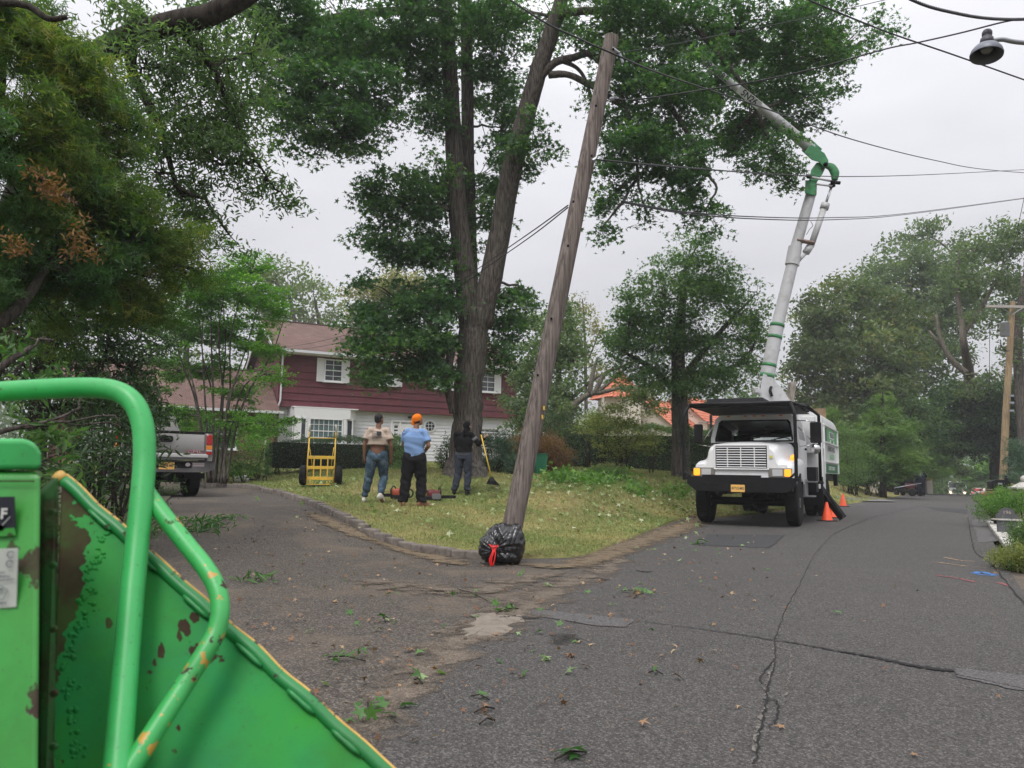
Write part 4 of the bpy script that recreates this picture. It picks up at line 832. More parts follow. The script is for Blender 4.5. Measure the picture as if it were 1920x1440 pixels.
shrub('foundation_shrub', 'green shrub growing between the pickup and the brick wing of the house', 'shrub', [(330,800,25,44,26,1.2),(370,810,25,34,18,1),(480,830,27,40,34,1.2),(520,850,27,14,26,.6)], M_jmaple, 'diamond', .09, 40, .22, .8, .8)
# ---- right hand side trees
tree('beech_tree', 'huge round tree turning rust brown on its left side, behind the bucket truck', 'tree', [[(1665,910,58,.5),(1660,800,58,.45),(1650,700,58,.35),(1640,600,58,.15)],[(1655,760,58,.2),(1590,680,58,.15),(1550,600,58,.08)]],
 [(1545,600,57,60,60,3.5,1.1),(1590,560,58,60,42,3.5,1.1),(1520,680,56,45,60,3,1.1),(1580,660,56,75,70,4,1.1),(1650,620,58,60,70,4),(1540,745,56,55,38,3),(1620,740,56,80,60,4,1.1),(1680,700,57,50,90,3.5)], M_rust, 'diamond', .34, per=44, csize=.8, density=1.1, up=.5)
tree('tulip_tree', 'tall green tree rising in the middle of the wooded roadside', 'tree', [[(1695,910,64,.5),(1700,750,64,.4),(1710,600,64,.25),(1700,500,64,.1)],[(1705,640,64,.2),(1770,560,64,.12),(1790,480,64,.06)]],
 [(1650,530,64,45,40,3.5,.9),(1700,500,64,60,50,4,1),(1690,590,64,75,60,4,1.1),(1770,520,64,70,60,4,1.1),(1760,610,64,70,50,4,1.1),(1720,680,63,65,60,4,1.1),(1830,560,66,60,50,4,.9),(1735,440,66,45,28,3,.8),(1630,560,62,30,40,3,.8),(1760,455,66,40,22,3,.6),(1785,650,60,40,40,3,.8)], M_far, 'diamond', .36, per=42, csize=.9, density=1.0, up=.5)
tree('locust_tree', 'open crowned tree with bare forked limbs leaning over the road', 'tree',
 [[(1908,925,60,.5),(1860,790,58,.42),(1822,725,54,.36),(1816,690,50,.30),(1808,650,47,.22),(1803,600,47,.17),(1795,540,47,.12),(1800,470,47,.07)],[(1812,700,47,.2),(1785,675,47,.16),(1765,640,47,.13),(1755,590,47,.09)],[(1765,650,47,.1),(1742,620,47,.07)],[(1806,630,47,.12),(1850,560,47,.1),(1880,500,47,.05)]],
 [(1830,470,47,60,38,3,.75),(1890,450,47,50,50,3,.8),(1850,530,47,60,36,3,.7),(1800,520,47,45,40,3,.7),(1830,600,47,35,14,2,.6),(1820,735,47,30,22,1.5,.7),(1845,715,47,20,14,1.2,.5),(1925,540,47,40,50,3,.8),(1900,590,47,40,22,2,.7)], M_far, 'diamond', .26, per=34, csize=.62, bark=M_barkl, twigr=.03, up=.5)
tree('oak_tree', 'dark tree cut by the right edge behind the wooden crossarm pole', 'tree', [[(1925,900,44,.35),(1915,740,44,.3),(1908,640,44,.25),(1920,520,44,.15)]],
 [(1915,640,44,26,60,2,.8),(1960,560,44,50,80,2.5),(1895,680,44,14,24,1,.5),(1930,440,46,50,40,2,.8)], M_far, 'diamond', .24, per=36, csize=.6, up=.5)
for px, py, Y, h_, r_, lb in ((1655,735,41,150,70,'bright feathery evergreen with a pointed top right of the truck'),(1560,765,44,110,50,'small feathery evergreen rising just behind the truck chip body'),(1725,790,53,100,40,'low drooping feathery evergreen nearest the road bend')):
    tree('cypress_tree', lb, 'tree', [[(px,py+h_+20,Y,.18),(px,py+h_*.5,Y,.12),(px,py,Y,.03)]],
     [(px,py+h_*.08,Y,r_*.18,h_*.08,.6),(px,py+h_*.28,Y,r_*.42,h_*.12,1.1),(px-r_*.2,py+h_*.5,Y,r_*.6,h_*.13,1.5),(px+r_*.35,py+h_*.45,Y,r_*.5,h_*.10,1.3),(px,py+h_*.72,Y,r_*.85,h_*.16,1.8),(px+r_*.4,py+h_*.9,Y,r_*.8,h_*.15,1.8),(px-r_*.5,py+h_*.92,Y,r_*.6,h_*.14,1.6)], M_conif, 'spray', .38, per=34, csize=.42, bark=M_barkd, up=.8, rnd=.6, flat=.45, group='cypress trees', droop=.25, density=1.1)
shrub('arborvitae_bush', 'tall rounded clipped evergreen directly right of the truck body', 'shrub', [(1592,850,38,30,46,1.2),(1590,815,38,24,20,1),(1600,885,37.5,30,24,1.1),(1590,900,37.5,26,14,1)], M_hedge, 'ovate', .09, 34, .24, 1.3)
shrub('yew_bush', 'dark spreading bush on the grass strip right of the truck', 'shrub', [(1625,880,40,30,24,1.1),(1645,895,42,26,14,1),(1605,893,38,20,12,.8)], M_dark, 'ovate', .10, 30, .26, 1.2)
shrub('daylily_clump', 'yellow green strappy plants beside the white gate pier', 'plant', [(1652,905,43,14,8,.6),(1630,902,43,10,8,.5)], M_lime, 'narrow', .25, 20, .2, 1.0)
tree('katsura_tree', 'wide dark shade tree over the far bend of the road', 'tree', [[(1665,920,54,.35),(1663,870,54,.3),(1665,820,54,.2)],[(1702,915,56,.4),(1700,860,56,.3),(1705,800,56,.2)],[(1690,915,56,.25),(1688,850,56,.2)]],
 [(1700,800,54,80,50,3),(1760,780,56,60,45,3),(1690,850,54,50,24,2.5),(1750,840,56,60,30,2.5),(1650,860,53,36,22,2),(1640,800,54,40,50,2.5)], M_maple, 'diamond', .28, per=40, csize=.65, density=1.1, bark=M_barkd)
tree('dogwood_tree', 'small tree with orange brown foliage over the far road', 'tree', [[(1722,925,72,.2),(1730,880,72,.14),(1765,872,72,.08)]], [(1775,872,72,32,16,2),(1800,882,72,18,12,1.5),(1760,860,72,30,16,2)], M_rust, 'diamond', .32, per=34, csize=.6)
tree('cedar_tree', 'silvery drooping cedar above the far end of the road', 'tree', [[(1876,930,88,.35),(1874,860,88,.3),(1870,800,88,.2)]], [(1815,800,86,34,12,3,.7),(1800,825,86,28,12,3,.7),(1822,845,86,28,12,3,.7),(1850,830,87,26,14,3,.6)], leafmat('leaf_silver', (.10,.12,.10), (.17,.19,.16), (.25,.26,.23), .3, .6), 'spray', .6, per=30, csize=.6)
tree('shade_tree', 'large dark tree with leaning trunk behind the wooden crossarm pole', 'tree', [[(1870,915,55,.4),(1866,870,55,.36),(1868,820,55,.3),(1860,760,55,.2)]],
 [(1800,750,56,50,30,3),(1850,740,55,60,32,3,1.1),(1900,750,54,50,40,3,1.1),(1840,790,55,60,40,3,1.1),(1900,810,54,50,45,3,1.1),(1820,830,56,40,30,2.5),(1870,835,56,40,22,2.5),(1770,735,58,30,22,2)], M_dark, 'diamond', .28, per=42, csize=.62, density=1.2, bark=M_barkd)
tree('hornbeam_tree', 'light green round tree beyond the mailbox', 'tree', [[(1866,925,80,.2),(1864,890,80,.15)]], [(1842,882,80,26,18,2.5),(1856,870,80,20,14,2),(1835,898,80,18,10,2)], M_lime, 'diamond', .4, per=34, csize=.7)
shrub('spruce_bush', 'blue green drooping conifer at the right edge above the stone pier', 'shrub', [(1912,870,30,20,24,1),(1925,845,30,22,20,1),(1908,895,28,14,10,.6)], M_blue, 'spray', .3, 24, .24, 1.1)
boxhedge('roadside_hedge', 'dark clipped hedge along the far bend behind the mower', (25.5,57), (33.5,63), 2.0, 2.0, M_box, 'diamond', .16, 12000, uneven=.2)
boxhedge('distant_hedge', 'low dark hedge under the far trees left of the mower', (20.5,52), (25.2,56.5), 2.0, 1.5, M_box, 'diamond', .16, 9000, uneven=.2)
# ---- right foreground shrubs
shrub('cotoneaster_bush', 'bright green mounded shrub behind the number stone', 'shrub', [(1872,953,17.5,38,22,.6),(1910,945,17,34,26,.6),(1860,940,19,24,14,.5),(1900,928,19.5,34,14,.6)], M_lime, 'ovate', .05, 34, .12, 2.4)
shrub('juniper_bush', 'dark green rounded shrub at the right edge beside the pale slabs', 'shrub', [(1922,1004,11.5,24,28,.3),(1938,1008,11,34,38,.4)], M_hedge, 'ovate', .038, 34, .085, 2.4)
shrub('barberry_bush', 'low yellow green shrub nearest the camera at the right edge', 'shrub', [(1900,1050,9.4,38,20,.3),(1928,1048,9.2,42,30,.35),(1882,1040,9.8,20,10,.2)], M_vib, 'ovate', .03, 34, .07, 2.4)
leafpatch(bpy.data.objects['barberry_bush'], 'green_foliage', [(1905,1058,9.3,30,14,.3)], M_hedge, 'ovate', .03, 26, .07, .9)
shrub('ornamental_grass', 'tan and pinkish ornamental plants along the verge below the mailbox', 'plant', [(1878,924,26,26,7,.7),(1858,930,26,12,5,.4),(1895,921,25,20,6,.5)], leafmat('leaf_straw', (.22,.14,.08), (.40,.28,.18), (.50,.38,.28), .3, .7), 'narrow', .14, 24, .15, 1.0)
# ---- far wooded backdrop: a belt of trees too many to count
def woods():
    C = []
    for i in range(950):
        a = rng.uniform(-50, 44); d = rng.uniform(95, 150); x, y = d*math.sin(R(a)), d*math.cos(R(a)); h = rng.uniform(1, 11)
        C.append((x, y, T(x, y)+h))
    for i in range(260):
        a = rng.uniform(14, 44); d = rng.uniform(72, 120); x, y = d*math.sin(R(a)), d*math.cos(R(a))
        if abs((x-26.3)*.857-(y-43)*.516) > 7: C.append((x, y, T(x, y)+rng.uniform(.5, 7)))
    C = np.array(C); per = 60; P = np.repeat(C, per, axis=0)+rng.normal(size=(len(C)*per,3))*np.array([1.6,1.6,1.1])
    o = leaves('distant_woods', P, .75, 'diamond', M_far, None, .4, 1.0); tag(o, 'distant belt of trees closing the view behind the houses', 'woods', kind='stuff')
woods()

boxhedge('tall_hedge', 'tall green hedge behind the small far truck at the road bend', (40.5,84), (47.5,88.5), 2.5, 3.2, M_hedge, 'diamond', .25, 9000, uneven=.3)
boxhedge('tall_hedge', 'tall hedge closing the view beyond the white sedan', (70,128), (95,128), 3, 4.0, M_hedge, 'diamond', .4, 9000, uneven=.3)
# ================================================================ houses
def stpanel(name, P, st, m, parent, thick=None, world=False):
    """flat panel of four corners with metre coordinates `st` for shingles or brick"""
    o = mk(name, P, [tuple(range(len(P)))], m, parent, world=world); a = o.data.attributes.new('st', 'FLOAT_VECTOR', 'POINT')
    a.data.foreach_set('vector', [c for s in st for c in (s[0], s[1], 0.0)])
    if thick:
        md = o.modifiers.new('t', 'SOLIDIFY'); md.thickness = thick; md.offset = -1
    return o
def window(parent, x0, x1, z0, z1, y=0.0, nx=2, nz=4, shut=0.0, glass=None, name='window'):
    """sash window on a wall facing -y: frame, muntins, pane, sill and shutters"""
    mb = MB(); w_ = .06; yf = y-.045
    for a, b, c, d in ((x0, x1, z1-w_, z1), (x0, x1, z0, z0+w_), (x0, x0+w_, z0+w_, z1-w_), (x1-w_, x1, z0+w_, z1-w_)): mb.box(((a+b)/2, yf, (c+d)/2), (b-a, .09, d-c))
    f = mb.build(name, M_trim, parent); mb = MB()
    for i in range(1, nx): x = x0+(x1-x0)*i/nx; mb.box((x, yf+.01, (z0+z1)/2), (.022, .03, z1-z0-2*w_))
    for i in range(1, nz): z = z0+(z1-z0)*i/nz; mb.box(((x0+x1)/2, yf+.008, z), (x1-x0-2*w_, .032, .045 if (nz % 2 == 0 and i == nz//2) else .022))
    if nx > 1 or nz > 1: mb.build('muntin', M_trim, f)
    mb = MB(); mb.box(((x0+x1)/2, yf+.035, (z0+z1)/2), (x1-x0-2*w_+.01, .01, z1-z0-2*w_+.01)); mb.build('pane', glass or M_win, f)
    mb = MB(); mb.box(((x0+x1)/2, y-.075, z0-.03), (x1-x0+.1, .15, .05)); mb.build('sill', M_trim, f)
    if shut:
        for s, xa in ((-1, x0-shut/2-.01), (1, x1+shut/2+.01)):
            mb = MB(); mb.box((xa, y-.03, (z0+z1)/2), (shut, .04, z1-z0+.06))
            for k in range(14): mb.box((xa, y-.058, z0+.08+(z1-z0-.14)*k/13), (shut-.09, .02, .03))
            mb.box((xa, y-.055, (z0+z1)/2), (shut-.02, .03, .06)); mb.build('shutter', M_trim, parent)
    return f
H0 = (-11.65, 38.0, 1.38); HA = math.atan2(.454, .891)
hs_ = thing('house', 'two storey house with dark red shingles above white clapboard and brown roof', 'house', H0, HA)
L_, D_ = 13.2, 8.4
mb = MB()   # upper storey courses
for k in range(8):
    z = 2.73+k*.358
    mb.add([(-.02-.0,-.34,z),(L_+.02,-.34,z),(L_+.02,-.30,z+.365),(-.02,-.30,z+.365),(-.02,D_,z),(L_+.02,D_,z),(L_+.02,D_,z+.365),(-.02,D_,z+.365)], [(0,1,2,3),(1,5,6,2),(4,0,3,7),(5,4,7,6),(0,4,5,1),(3,2,6,7)])
mb.prism([(-.3,5.58),(D_,5.58),((D_-.3)/2,7.5)], -.0, .12, 0); mb.prism([(-.3,5.58),(D_,5.58),((D_-.3)/2,7.5)], L_-.12, L_, 0)
mb.build('upper_wall', M_shingle_r, hs_)
mb = MB()
for k in range(18):
    z = -.5+k*.18
    mb.add([(.1,-.03,z),(L_-.1,-.03,z),(L_-.1,0,z+.184),(.1,0,z+.184),(.1,D_-.1,z),(L_-.1,D_-.1,z),(L_-.1,D_-.1,z+.184),(.1,D_-.1,z+.184)], [(0,1,2,3),(1,5,6,2),(4,0,3,7),(5,4,7,6),(0,4,5,1)])
mb.build('lower_wall', M_clap, hs_)
ry = (D_-.3)/2; ov = .55
def gable(parent, x0, x1, y0, y1, ze, zr, mroof, name='roof', ovx=.35, th=.14):
    ym = (y0+y1)/2; sl = math.hypot(ym-y0, zr-ze); r = stpanel(name, [(x0-ovx,y0,ze),(x1+ovx,y0,ze),(x1+ovx,ym,zr),(x0-ovx,ym,zr)], [(0,0),(x1-x0+2*ovx,0),(x1-x0+2*ovx,sl),(0,sl)], mroof, parent, th)
    stpanel(name, [(x1+ovx,y1,ze),(x0-ovx,y1,ze),(x0-ovx,ym,zr),(x1+ovx,ym,zr)], [(0,0),(x1-x0+2*ovx,0),(x1-x0+2*ovx,sl),(0,sl)], mroof, parent, th)
    mb = MB(); mb.tube([(x0-ovx,ym,zr+.02),(x1+ovx,ym,zr+.02)], .05, 6); mb.build('ridge_cap', mroof, r); return r
gable(hs_, 0, L_, -.3-ov, D_+ov, 5.56, 7.78, M_roof)
mb = MB(); mb.box((L_/2, -.3-ov-.03, 5.47), (L_+.9, .13, .13)); mb.build('gutter', M_gut, hs_)
mb = MB(); mb.box((L_/2, -.3-ov/2, 5.38), (L_+.6, ov-.02, .03)); mb.build('soffit', M_trim, hs_)
for x in (-.37, L_+.37):
    mb = MB()
    for a, b in ((-.3-ov, 5.47), (D_+ov, 5.47)):
        n_ = Vector((x, a, b)); m_ = Vector((x, ry, 7.70)); mb.add([n_+Vector((-.02,0,0)), m_+Vector((-.02,0,0)), m_+Vector((-.02,0,-.22)), n_+Vector((-.02,0,-.2)), n_+Vector((.02,0,0)), m_+Vector((.02,0,0)), m_+Vector((.02,0,-.22)), n_+Vector((.02,0,-.2))], [(0,1,2,3),(4,7,6,5),(0,4,5,1),(3,2,6,7)])
    mb.build('rake_board', M_trim, hs_)
mb = MB(); mb.tube([(.12,-.4,5.4),(.12,-.40,5.1),(.1,-.4,3.0),(.02,-.38,2.75),(-.12,-.12,2.55),(-.12,-.1,0)], .045, 8); mb.build('downspout', M_gut, hs_)
for xc in (2.66, 5.5, 8.85, 11.35): window(hs_, xc-.47, xc+.47, 4.12, 5.26, -.34, 2, 4, .36)
# bay window
mb = MB(); bz0, bz1 = -.4, 2.72
bay = [(.55,-.0),(.75,-.68),(3.55,-.68),(4.05,-.0)]
for (xa, ya), (xb, yb) in zip(bay, bay[1:]):
    for z0, z1 in ((bz0, .95), (2.22, bz1)): mb.add([(xa,ya,z0),(xb,yb,z0),(xb,yb,z1),(xa,ya,z1),(xa,ya+.12,z0),(xb,yb+.12,z0),(xb,yb+.12,z1),(xa,ya+.12,z1)], [(0,1,2,3),(4,7,6,5),(0,4,5,1),(3,2,6,7),(0,3,7,4),(1,5,6,2)])
for x in (.95, 1.45, 3.3): mb.box((x, -.62, 1.585), (.16 if x != .95 else .35, .10, 1.27))
mb.box((2.3, -.34, 2.74), (3.3, .7, .05))
mb.build('bay', M_trim, hs_)
window(hs_, 1.5, 3.2, .95, 2.22, -.60, 7, 4, 0, M_winlat, 'bay_window'); window(hs_, .68, 1.38, .95, 2.22, -.62, 1, 1, 0, M_glassd, 'bay_window'); window(hs_, 3.4, 3.75, .95, 2.22, -.45, 1, 1, 0, M_glassd, 'bay_window')
mb = MB(); mb.box((6.95, -.06, 1.1), (.95, .05, 2.1)); dr = mb.build('door', M_trim, hs_); mb = MB(); mb.box((6.95,-.095,1.55), (.55,.02,.75)); mb.box((6.95,-.095,.6), (.55,.02,.7)); mb.build('door_panel', M_clap, dr)
mb = MB(); mb.lathe([(.03,0),(.035,.03),(.02,.05)], 10, (7.3,-.1,1.05), Matrix.Rotation(R(90),3,'X')); mb.build('door_handle', M_chrome, dr)
mb = MB(); mb.box((5.95,-.05,1.15),(.12,.08,2.35)); mb.box((7.55,-.05,1.15),(.12,.08,2.35)); mb.box((6.75,-.05,2.3),(1.7,.09,.1)); mb.box((6.42,-.05,1.15),(.1,.08,2.3)); mb.build('door_frame', M_trim, hs_)
window(hs_, 6.02, 6.36, .6, 2.15, -.0, 1, 3, 0, M_win, 'sidelight')
mb = MB(); oc = lambda r: [(8.1+r*math.cos(R(22.5+45*i)), 2.1+r*math.sin(R(22.5+45*i))) for i in range(8)]
mb.prism(oc(.36), -.07, -.0, 1); ow = mb.build('octagon_window', M_trim, hs_); mb = MB(); mb.prism(oc(.27), -.085, -.06, 1); mb.build('pane', M_win, ow)
mb = MB(); [mb.box((8.1+dx,-.09,2.1),(.02,.02,.5)) for dx in (-.09,.09)]; [mb.box((8.1,-.092,2.1+dz),(.5,.02,.02)) for dz in (-.09,.09)]; mb.build('muntin', M_trim, ow)
mb = MB(); mb.rbox((7.0,-.10,2.52),(.34,.14,.1), .03, 3); mb.build('porch_lamp', M_black, hs_)
window(hs_, 11.1, 12.3, 1.0, 2.15, 0, 4, 3, 0, M_win)
# left wing: brick and brown roof
wx0, wx1, wy0 = -9.5, -.02, -.9
for a, b, n_ in (((wx0,wy0),(wx1,wy0),0),((wx1,wy0),(wx1,6.5),1),((wx0,6.5),(wx0,wy0),2)):
    ln = math.hypot(b[0]-a[0], b[1]-a[1]); stpanel('brick_wall', [(a[0],a[1],-.8),(b[0],b[1],-.8),(b[0],b[1],2.45),(a[0],a[1],2.45)], [(0,0),(ln,0),(ln,3.25),(0,3.25)], M_brick, hs_, .2)
gable(hs_, wx0, wx1-.35, wy0-.45, 7.0, 2.42, 4.75, M_roof, 'wing_roof', .3)
mb = MB(); mb.box(((wx0+wx1)/2, wy0-.5, 2.36), (9.7, .12, .12)); mb.build('gutter', M_gut, hs_)
window(hs_, -3.6, -1.9, .55, 1.95, wy0, 3, 2, 0); mb = MB(); mb.tube([(-.6,wy0-.45,2.3),(-.6,wy0-.06,2.0),(-.6,wy0-.06,-.6)], .04, 8); mb.build('downspout', M_gut, hs_)
# roof with orange tiles
SP = thing('tiled_house', 'cream stucco house with orange tiled tower and gabled wings behind the trees', 'house', (7.7, 55, T(7.7,55)), 0)
def tile_roof(P0, P1, P2, P3, n, rows, name, parent, M=None, amp=.06):
    """corrugated roof between eave P0-P1 and ridge P3-P2"""
    P0, P1, P2, P3 = map(Vector, (P0, P1, P2, P3)); nrm = (P1-P0).cross(P3-P0).normalized()
    if nrm.z < 0: nrm = -nrm
    V = []; Fs = []; m_ = n*6
    for r in range(rows*2+1):
        t = (r//2+r % 2)/rows; t = min(t, 1); st = .03 if r % 2 == 0 else 0
        for i in range(m_+1):
            s = i/m_; p = P0.lerp(P1, s).lerp(P3.lerp(P2, s), t); V.append(p+nrm*(amp*abs(math.sin(math.pi*s*n))+st))
    for r in range(rows*2):
        for i in range(m_): a = r*(m_+1)+i; Fs.append((a, a+1, a+m_+2, a+m_+1))
    return mk(name, V, Fs, M_tile, parent, smooth=False)
zb = T(7.7,55)
mb = MB(); mb.box((0,0,(6.4-zb)/2), (2.7,2.7,6.4-zb)); mb.build('tower_wall', M_stucco, SP)
e, zt, za = 1.62, 6.35-zb, 8.35-zb
for k in range(4):
    M_ = Matrix.Rotation(R(90*k+20), 3, 'Z'); tile_roof(M_@Vector((-e,-e,zt)), M_@Vector((e,-e,zt)), M_@Vector((.03,-.03,za)), M_@Vector((-.03,-.03,za)), 9, 9, 'tower_roof', SP)
mb = MB(); mb.lathe([(.12,za-.05),(.06,za+.05),(.1,za+.15),(.02,za+.3)], 10); mb.build('finial', M_tile, SP)
def sp_wing(ox, oy, rz, wd, dp, ze, zr):
    M_ = Matrix.Rotation(rz, 3, 'Z'); O = Vector((ox, oy, 0)); q = lambda x, y, z: O+M_@Vector((x, y, z-zb))
    mb = MB(); pts = [q(-wd/2,0,zb-1), q(wd/2,0,zb-1), q(wd/2,0,ze), q(0,0,zr-.05), q(-wd/2,0,ze)]; pb = [q(-wd/2,dp,zb-1), q(wd/2,dp,zb-1), q(wd/2,dp,ze), q(0,dp,zr-.05), q(-wd/2,dp,ze)]
    mb.add(pts+pb, [(0,1,2,3,4),(9,8,7,6,5),(1,6,7,2),(5,0,4,9)]); mb.build('wing_wall', M_stucco, SP)
    for s in (1, -1): tile_roof(q(s*(wd/2+.3),-.3,ze-.12), q(s*(wd/2+.3),dp+.3,ze-.12), q(0,dp+.3,zr+.05), q(0,-.3,zr+.05), 22, 10, 'wing_roof', SP)
sp_wing(1.8, 1.0, R(-38), 4.6, 9, 4.6, 6.55); sp_wing(5.0, 4.0, R(-38), 5.0, 9, 4.9, 7.1)
# ================================================================ poles and wires
lp = thing('utility_pole', 'thick weathered leaning utility pole at the corner of the lawn, sawn off at the top', 'pole', tuple(W(950,1046,9.45)[:2])+(T(0,9.4),))
mb = MB(); P = [W(949+(1147-949)*t, 1046+(70-1046)*t, 9.45+.4*t) for t in np.linspace(0, 1, 14)]; P = [P[0]+(P[0]-P[1])*.25]+P
mb.tube(P, list(np.linspace(.127, .100, 15)), 22); mb.build('pole', M_polew, lp, smooth=False, world=True, auto=50)
mb = MB()
for px, py, s in ((1152,100,1),(1120,205,0),(1112,298,1),(1078,383,0),(1037,600,0),(1012,705,0),(1068,465,0)):
    c = W(px-4, py, 9.6); mb.ell(c+Vector((0,-.10,0)), (.016,.03,.016), n=8, m=5)
mb.build('bolt', M_black, lp, world=True)
mb = MB()
for px, py in ((1020,765),(1017,782)): mb.box(W(px,py,9.45), (.022,.03,.05))
mb.build('pole_tag', M_yel, lp, world=True)
mb = MB(); mb.tube([W(1148,90,9.6), W(1162,100,9.6), W(1168,118,9.6)], .018, 6); mb.tube([W(1118,298,9.6),W(1112,302,9.6)], .03, 6); mb.tube([W(1146,186,9.6), W(1154,184,9.5)], .03, 8); mb.build('wire_hook', M_galv, lp, world=True)
rp = thing('utility_pole', 'newer tan wooden pole with a single crossarm and grey transformer', 'pole', tuple(W(1882,905,40)[:2])+(T(25.6,40),))
mb = MB(); P = [W(1882-2, 925, 40), W(1886,780,40), W(1893,660,40), W(1899,566,40)]; mb.tube(P, [.19,.175,.155,.135], 16); mb.build('pole', M_polen, rp, world=True, auto=50)
a_, b_ = W(1849,575,39.7), W(1950,575,39.7); mb = MB(); mb.box((a_+b_)/2, ((b_-a_).length,.10,.13)); mb.build('crossarm', mat('arm_wood', (.42,.38,.34), .8, var=.1, vs_=4), rp, world=True)
mb = MB(); c = W(1884,618,39.5); mb.lathe([(.05,-.36),(.20,-.36),(.22,-.33),(.22,.33),(.235,.35),(.1,.42),(.03,.42)], 18, c); mb.build('transformer', M_galv, rp, world=True, smooth=False, auto=40)
mb = MB(); [mb.tube([W(x1,577,39.6), W(1898,590,39.8)], .02, 6) for x1 in (1878, 1918)]; mb.build('crossarm_brace', M_galv, rp, world=True)
for x1 in (1853, 1877):
    mb = MB(); mb.lathe([(.03,0),(.06,.03),(.035,.07),(.065,.10),(.035,.15),(.02,.2)], 10, W(x1,572,39.7)); mb.build('insulator', M_galv, rp, world=True)
mb = MB(); mb.tube(catmull([W(1876,637,39.6), W(1878,650,39.6), W(1888,658,39.6), W(1893,657,39.7)], 6), .025, 6); mb.tube([W(1856,590,39.6),W(1855,720,39.6)], .015, 5); mb.build('drop_wire', M_wire, rp, world=True)
mb = MB(); [mb.box(W(1897,y_,39.6),(.18,.12,.10)) for y_ in (742,755,770)]; mb.build('cable_clamp', M_galv, rp, world=True)
def wire(label, pts, r, sub=8, cat='power line', twist=False):
    P = catmull([W(*p) for p in pts], sub); z0 = P[0]; mb = MB()
    if twist:
        L3 = [P[0]]; 
        for a, b in zip(P, P[1:]):
            for k in range(1, 9): L3.append(a.lerp(b, k/8))
        for ph in (0, 2.1, 4.2):
            mb.tube([p+Vector((math.cos(i*.55+ph)*r, 0, math.sin(i*.55+ph)*r)) for i, p in enumerate(L3)], r*.9, 6)
    else: mb.tube(P, r, 6)
    o = mb.build('power_line', M_wire, smooth=True); return tag(o, label, cat, 'overhead wires')
wire('black overhead wire crossing in front of the top of the leaning pole and falling right', [(900,-40,9.3),(1010,35,9.3),(1085,72,9.3),(1155,103,9.4),(1250,142,10.5),(1440,205,13),(1600,262,17),(1750,300,22),(1870,320,27),(2100,335,34)], .012)
wire('nearly level single wire leaving the middle of the leaning pole to the right', [(1118,299,9.5),(1210,308,10),(1330,318,12),(1460,327,15),(1600,331,19),(1750,327,24),(1940,317,32)], .011)
wire('upper strand of the paired wires sagging low behind the bucket truck arm', [(1165,377,9.9),(1290,398,12),(1430,407,15),(1560,408,18),(1700,400,24),(1930,370,34)], .011)
wire('lower strand of the paired wires sagging low behind the bucket truck arm', [(1165,379,9.9),(1290,401,12),(1430,411,15),(1560,412,18),(1700,402,24),(1930,371,34)], .011)
wire('straight black wire descending steeply across the sky at the upper right', [(1480,-15,9),(1600,35,9.5),(1680,66,10),(1800,107,10.6),(2000,178,12)], .011)
wire('thick twisted cable at the top right corner above the street lamp', [(1660,-25,7.5),(1730,8,7.7),(1790,24,7.9),(1850,34,8),(1920,36,8.2),(2000,30,8.4)], .011, twist=True)
wire('cable curving from the twisted cable down to the leaning pole through the leaves', [(1898,38,8.1),(1870,44,8.4),(1800,62,9),(1720,80,9.4),(1660,92,9.6),(1530,128,9.7),(1420,152,9.7),(1330,167,9.6),(1200,186,9.5),(1152,186,9.5)], .010)
wire('thin high wire running from the pole top past a small black insulator', [(1155,100,9.5),(1250,85,9.8),(1375,61,10.5),(1530,30,11.5),(1700,-10,13)], .006)
wire('upper strand of the service wires from the leaning pole to the red house', [(1065,385,9.6),(1000,432,11.5),(920,487,15),(850,535,19),(740,600,26),(600,640,33),(525,652,37.5)], .009)
wire('lower strand of the service wires from the leaning pole to the red house', [(1065,389,9.6),(1000,440,11.5),(920,496,15),(850,545,19),(740,612,26),(600,650,33),(525,656,37.5)], .009)
wire('wire hanging steeply from the right edge past the crowns of the roadside trees', [(1925,350,30),(1905,440,33),(1885,520,37),(1880,572,39.6)], .012)
mb = MB(); c = W(1374,62,10.4); mb.rbox(c, (.09,.07,.06), .015, 2); o = mb.build('wire_spacer', M_black); tag(o, 'small black box fixed on the thin high wire', 'insulator')
# street lamp
lc = W(1850,95,8.6); k = 8.6/F
SL = thing('street_lamp', 'grey bell shaped street lamp hanging from an arm at the upper right', 'street lamp', tuple(W(2120,1000,8.9)[:2])+(0.1,))
tl = Matrix.Rotation(R(8), 3, 'Y') @ Matrix.Rotation(R(-6), 3, 'X')
mb = MB(); mb.lathe([(.175,-.07),(.178,-.05),(.165,-.005),(.13,.045),(.085,.075),(.065,.085),(.06,.09),(.155,-.03),(.168,-.07)], 28, lc, tl, cap=False); mb.build('lamp_shade', M_lampg, SL, True, True)
mb = MB(); mb.lathe([(.02,.08),(.07,.085),(.075,.12),(.07,.16),(.05,.18),(.045,.20),(.055,.21),(.055,.25),(.045,.27),(.0,.275)], 20, lc, tl); mb.build('lamp_head', mat('lamp_dark', (.05,.045,.06), .5), SL, True, True)
mb = MB(); mb.lathe([(.0,-.02),(.05,-.015),(.07,.02),(.06,.07)], 16, lc, tl, cap=False); mb.build('bulb', mat('bulb_glass', (.3,.3,.3), .2), SL, True, True)
mb = MB(); mb.tube(catmull([lc+tl@Vector((.06,0,.15)), W(1880,74,8.6), W(1900,78,8.6), W(1960,88,8.7), W(2060,130,8.8), W(2118,230,8.9)], 6), .028, 10); mb.build('lamp_arm', M_galv, SL, True, True)
mb = MB(); mb.tube([W(2110,1020,8.9), W(2122,120,8.9)], [.13,.10], 14); mb.build('pole', M_polen, SL, True, True)
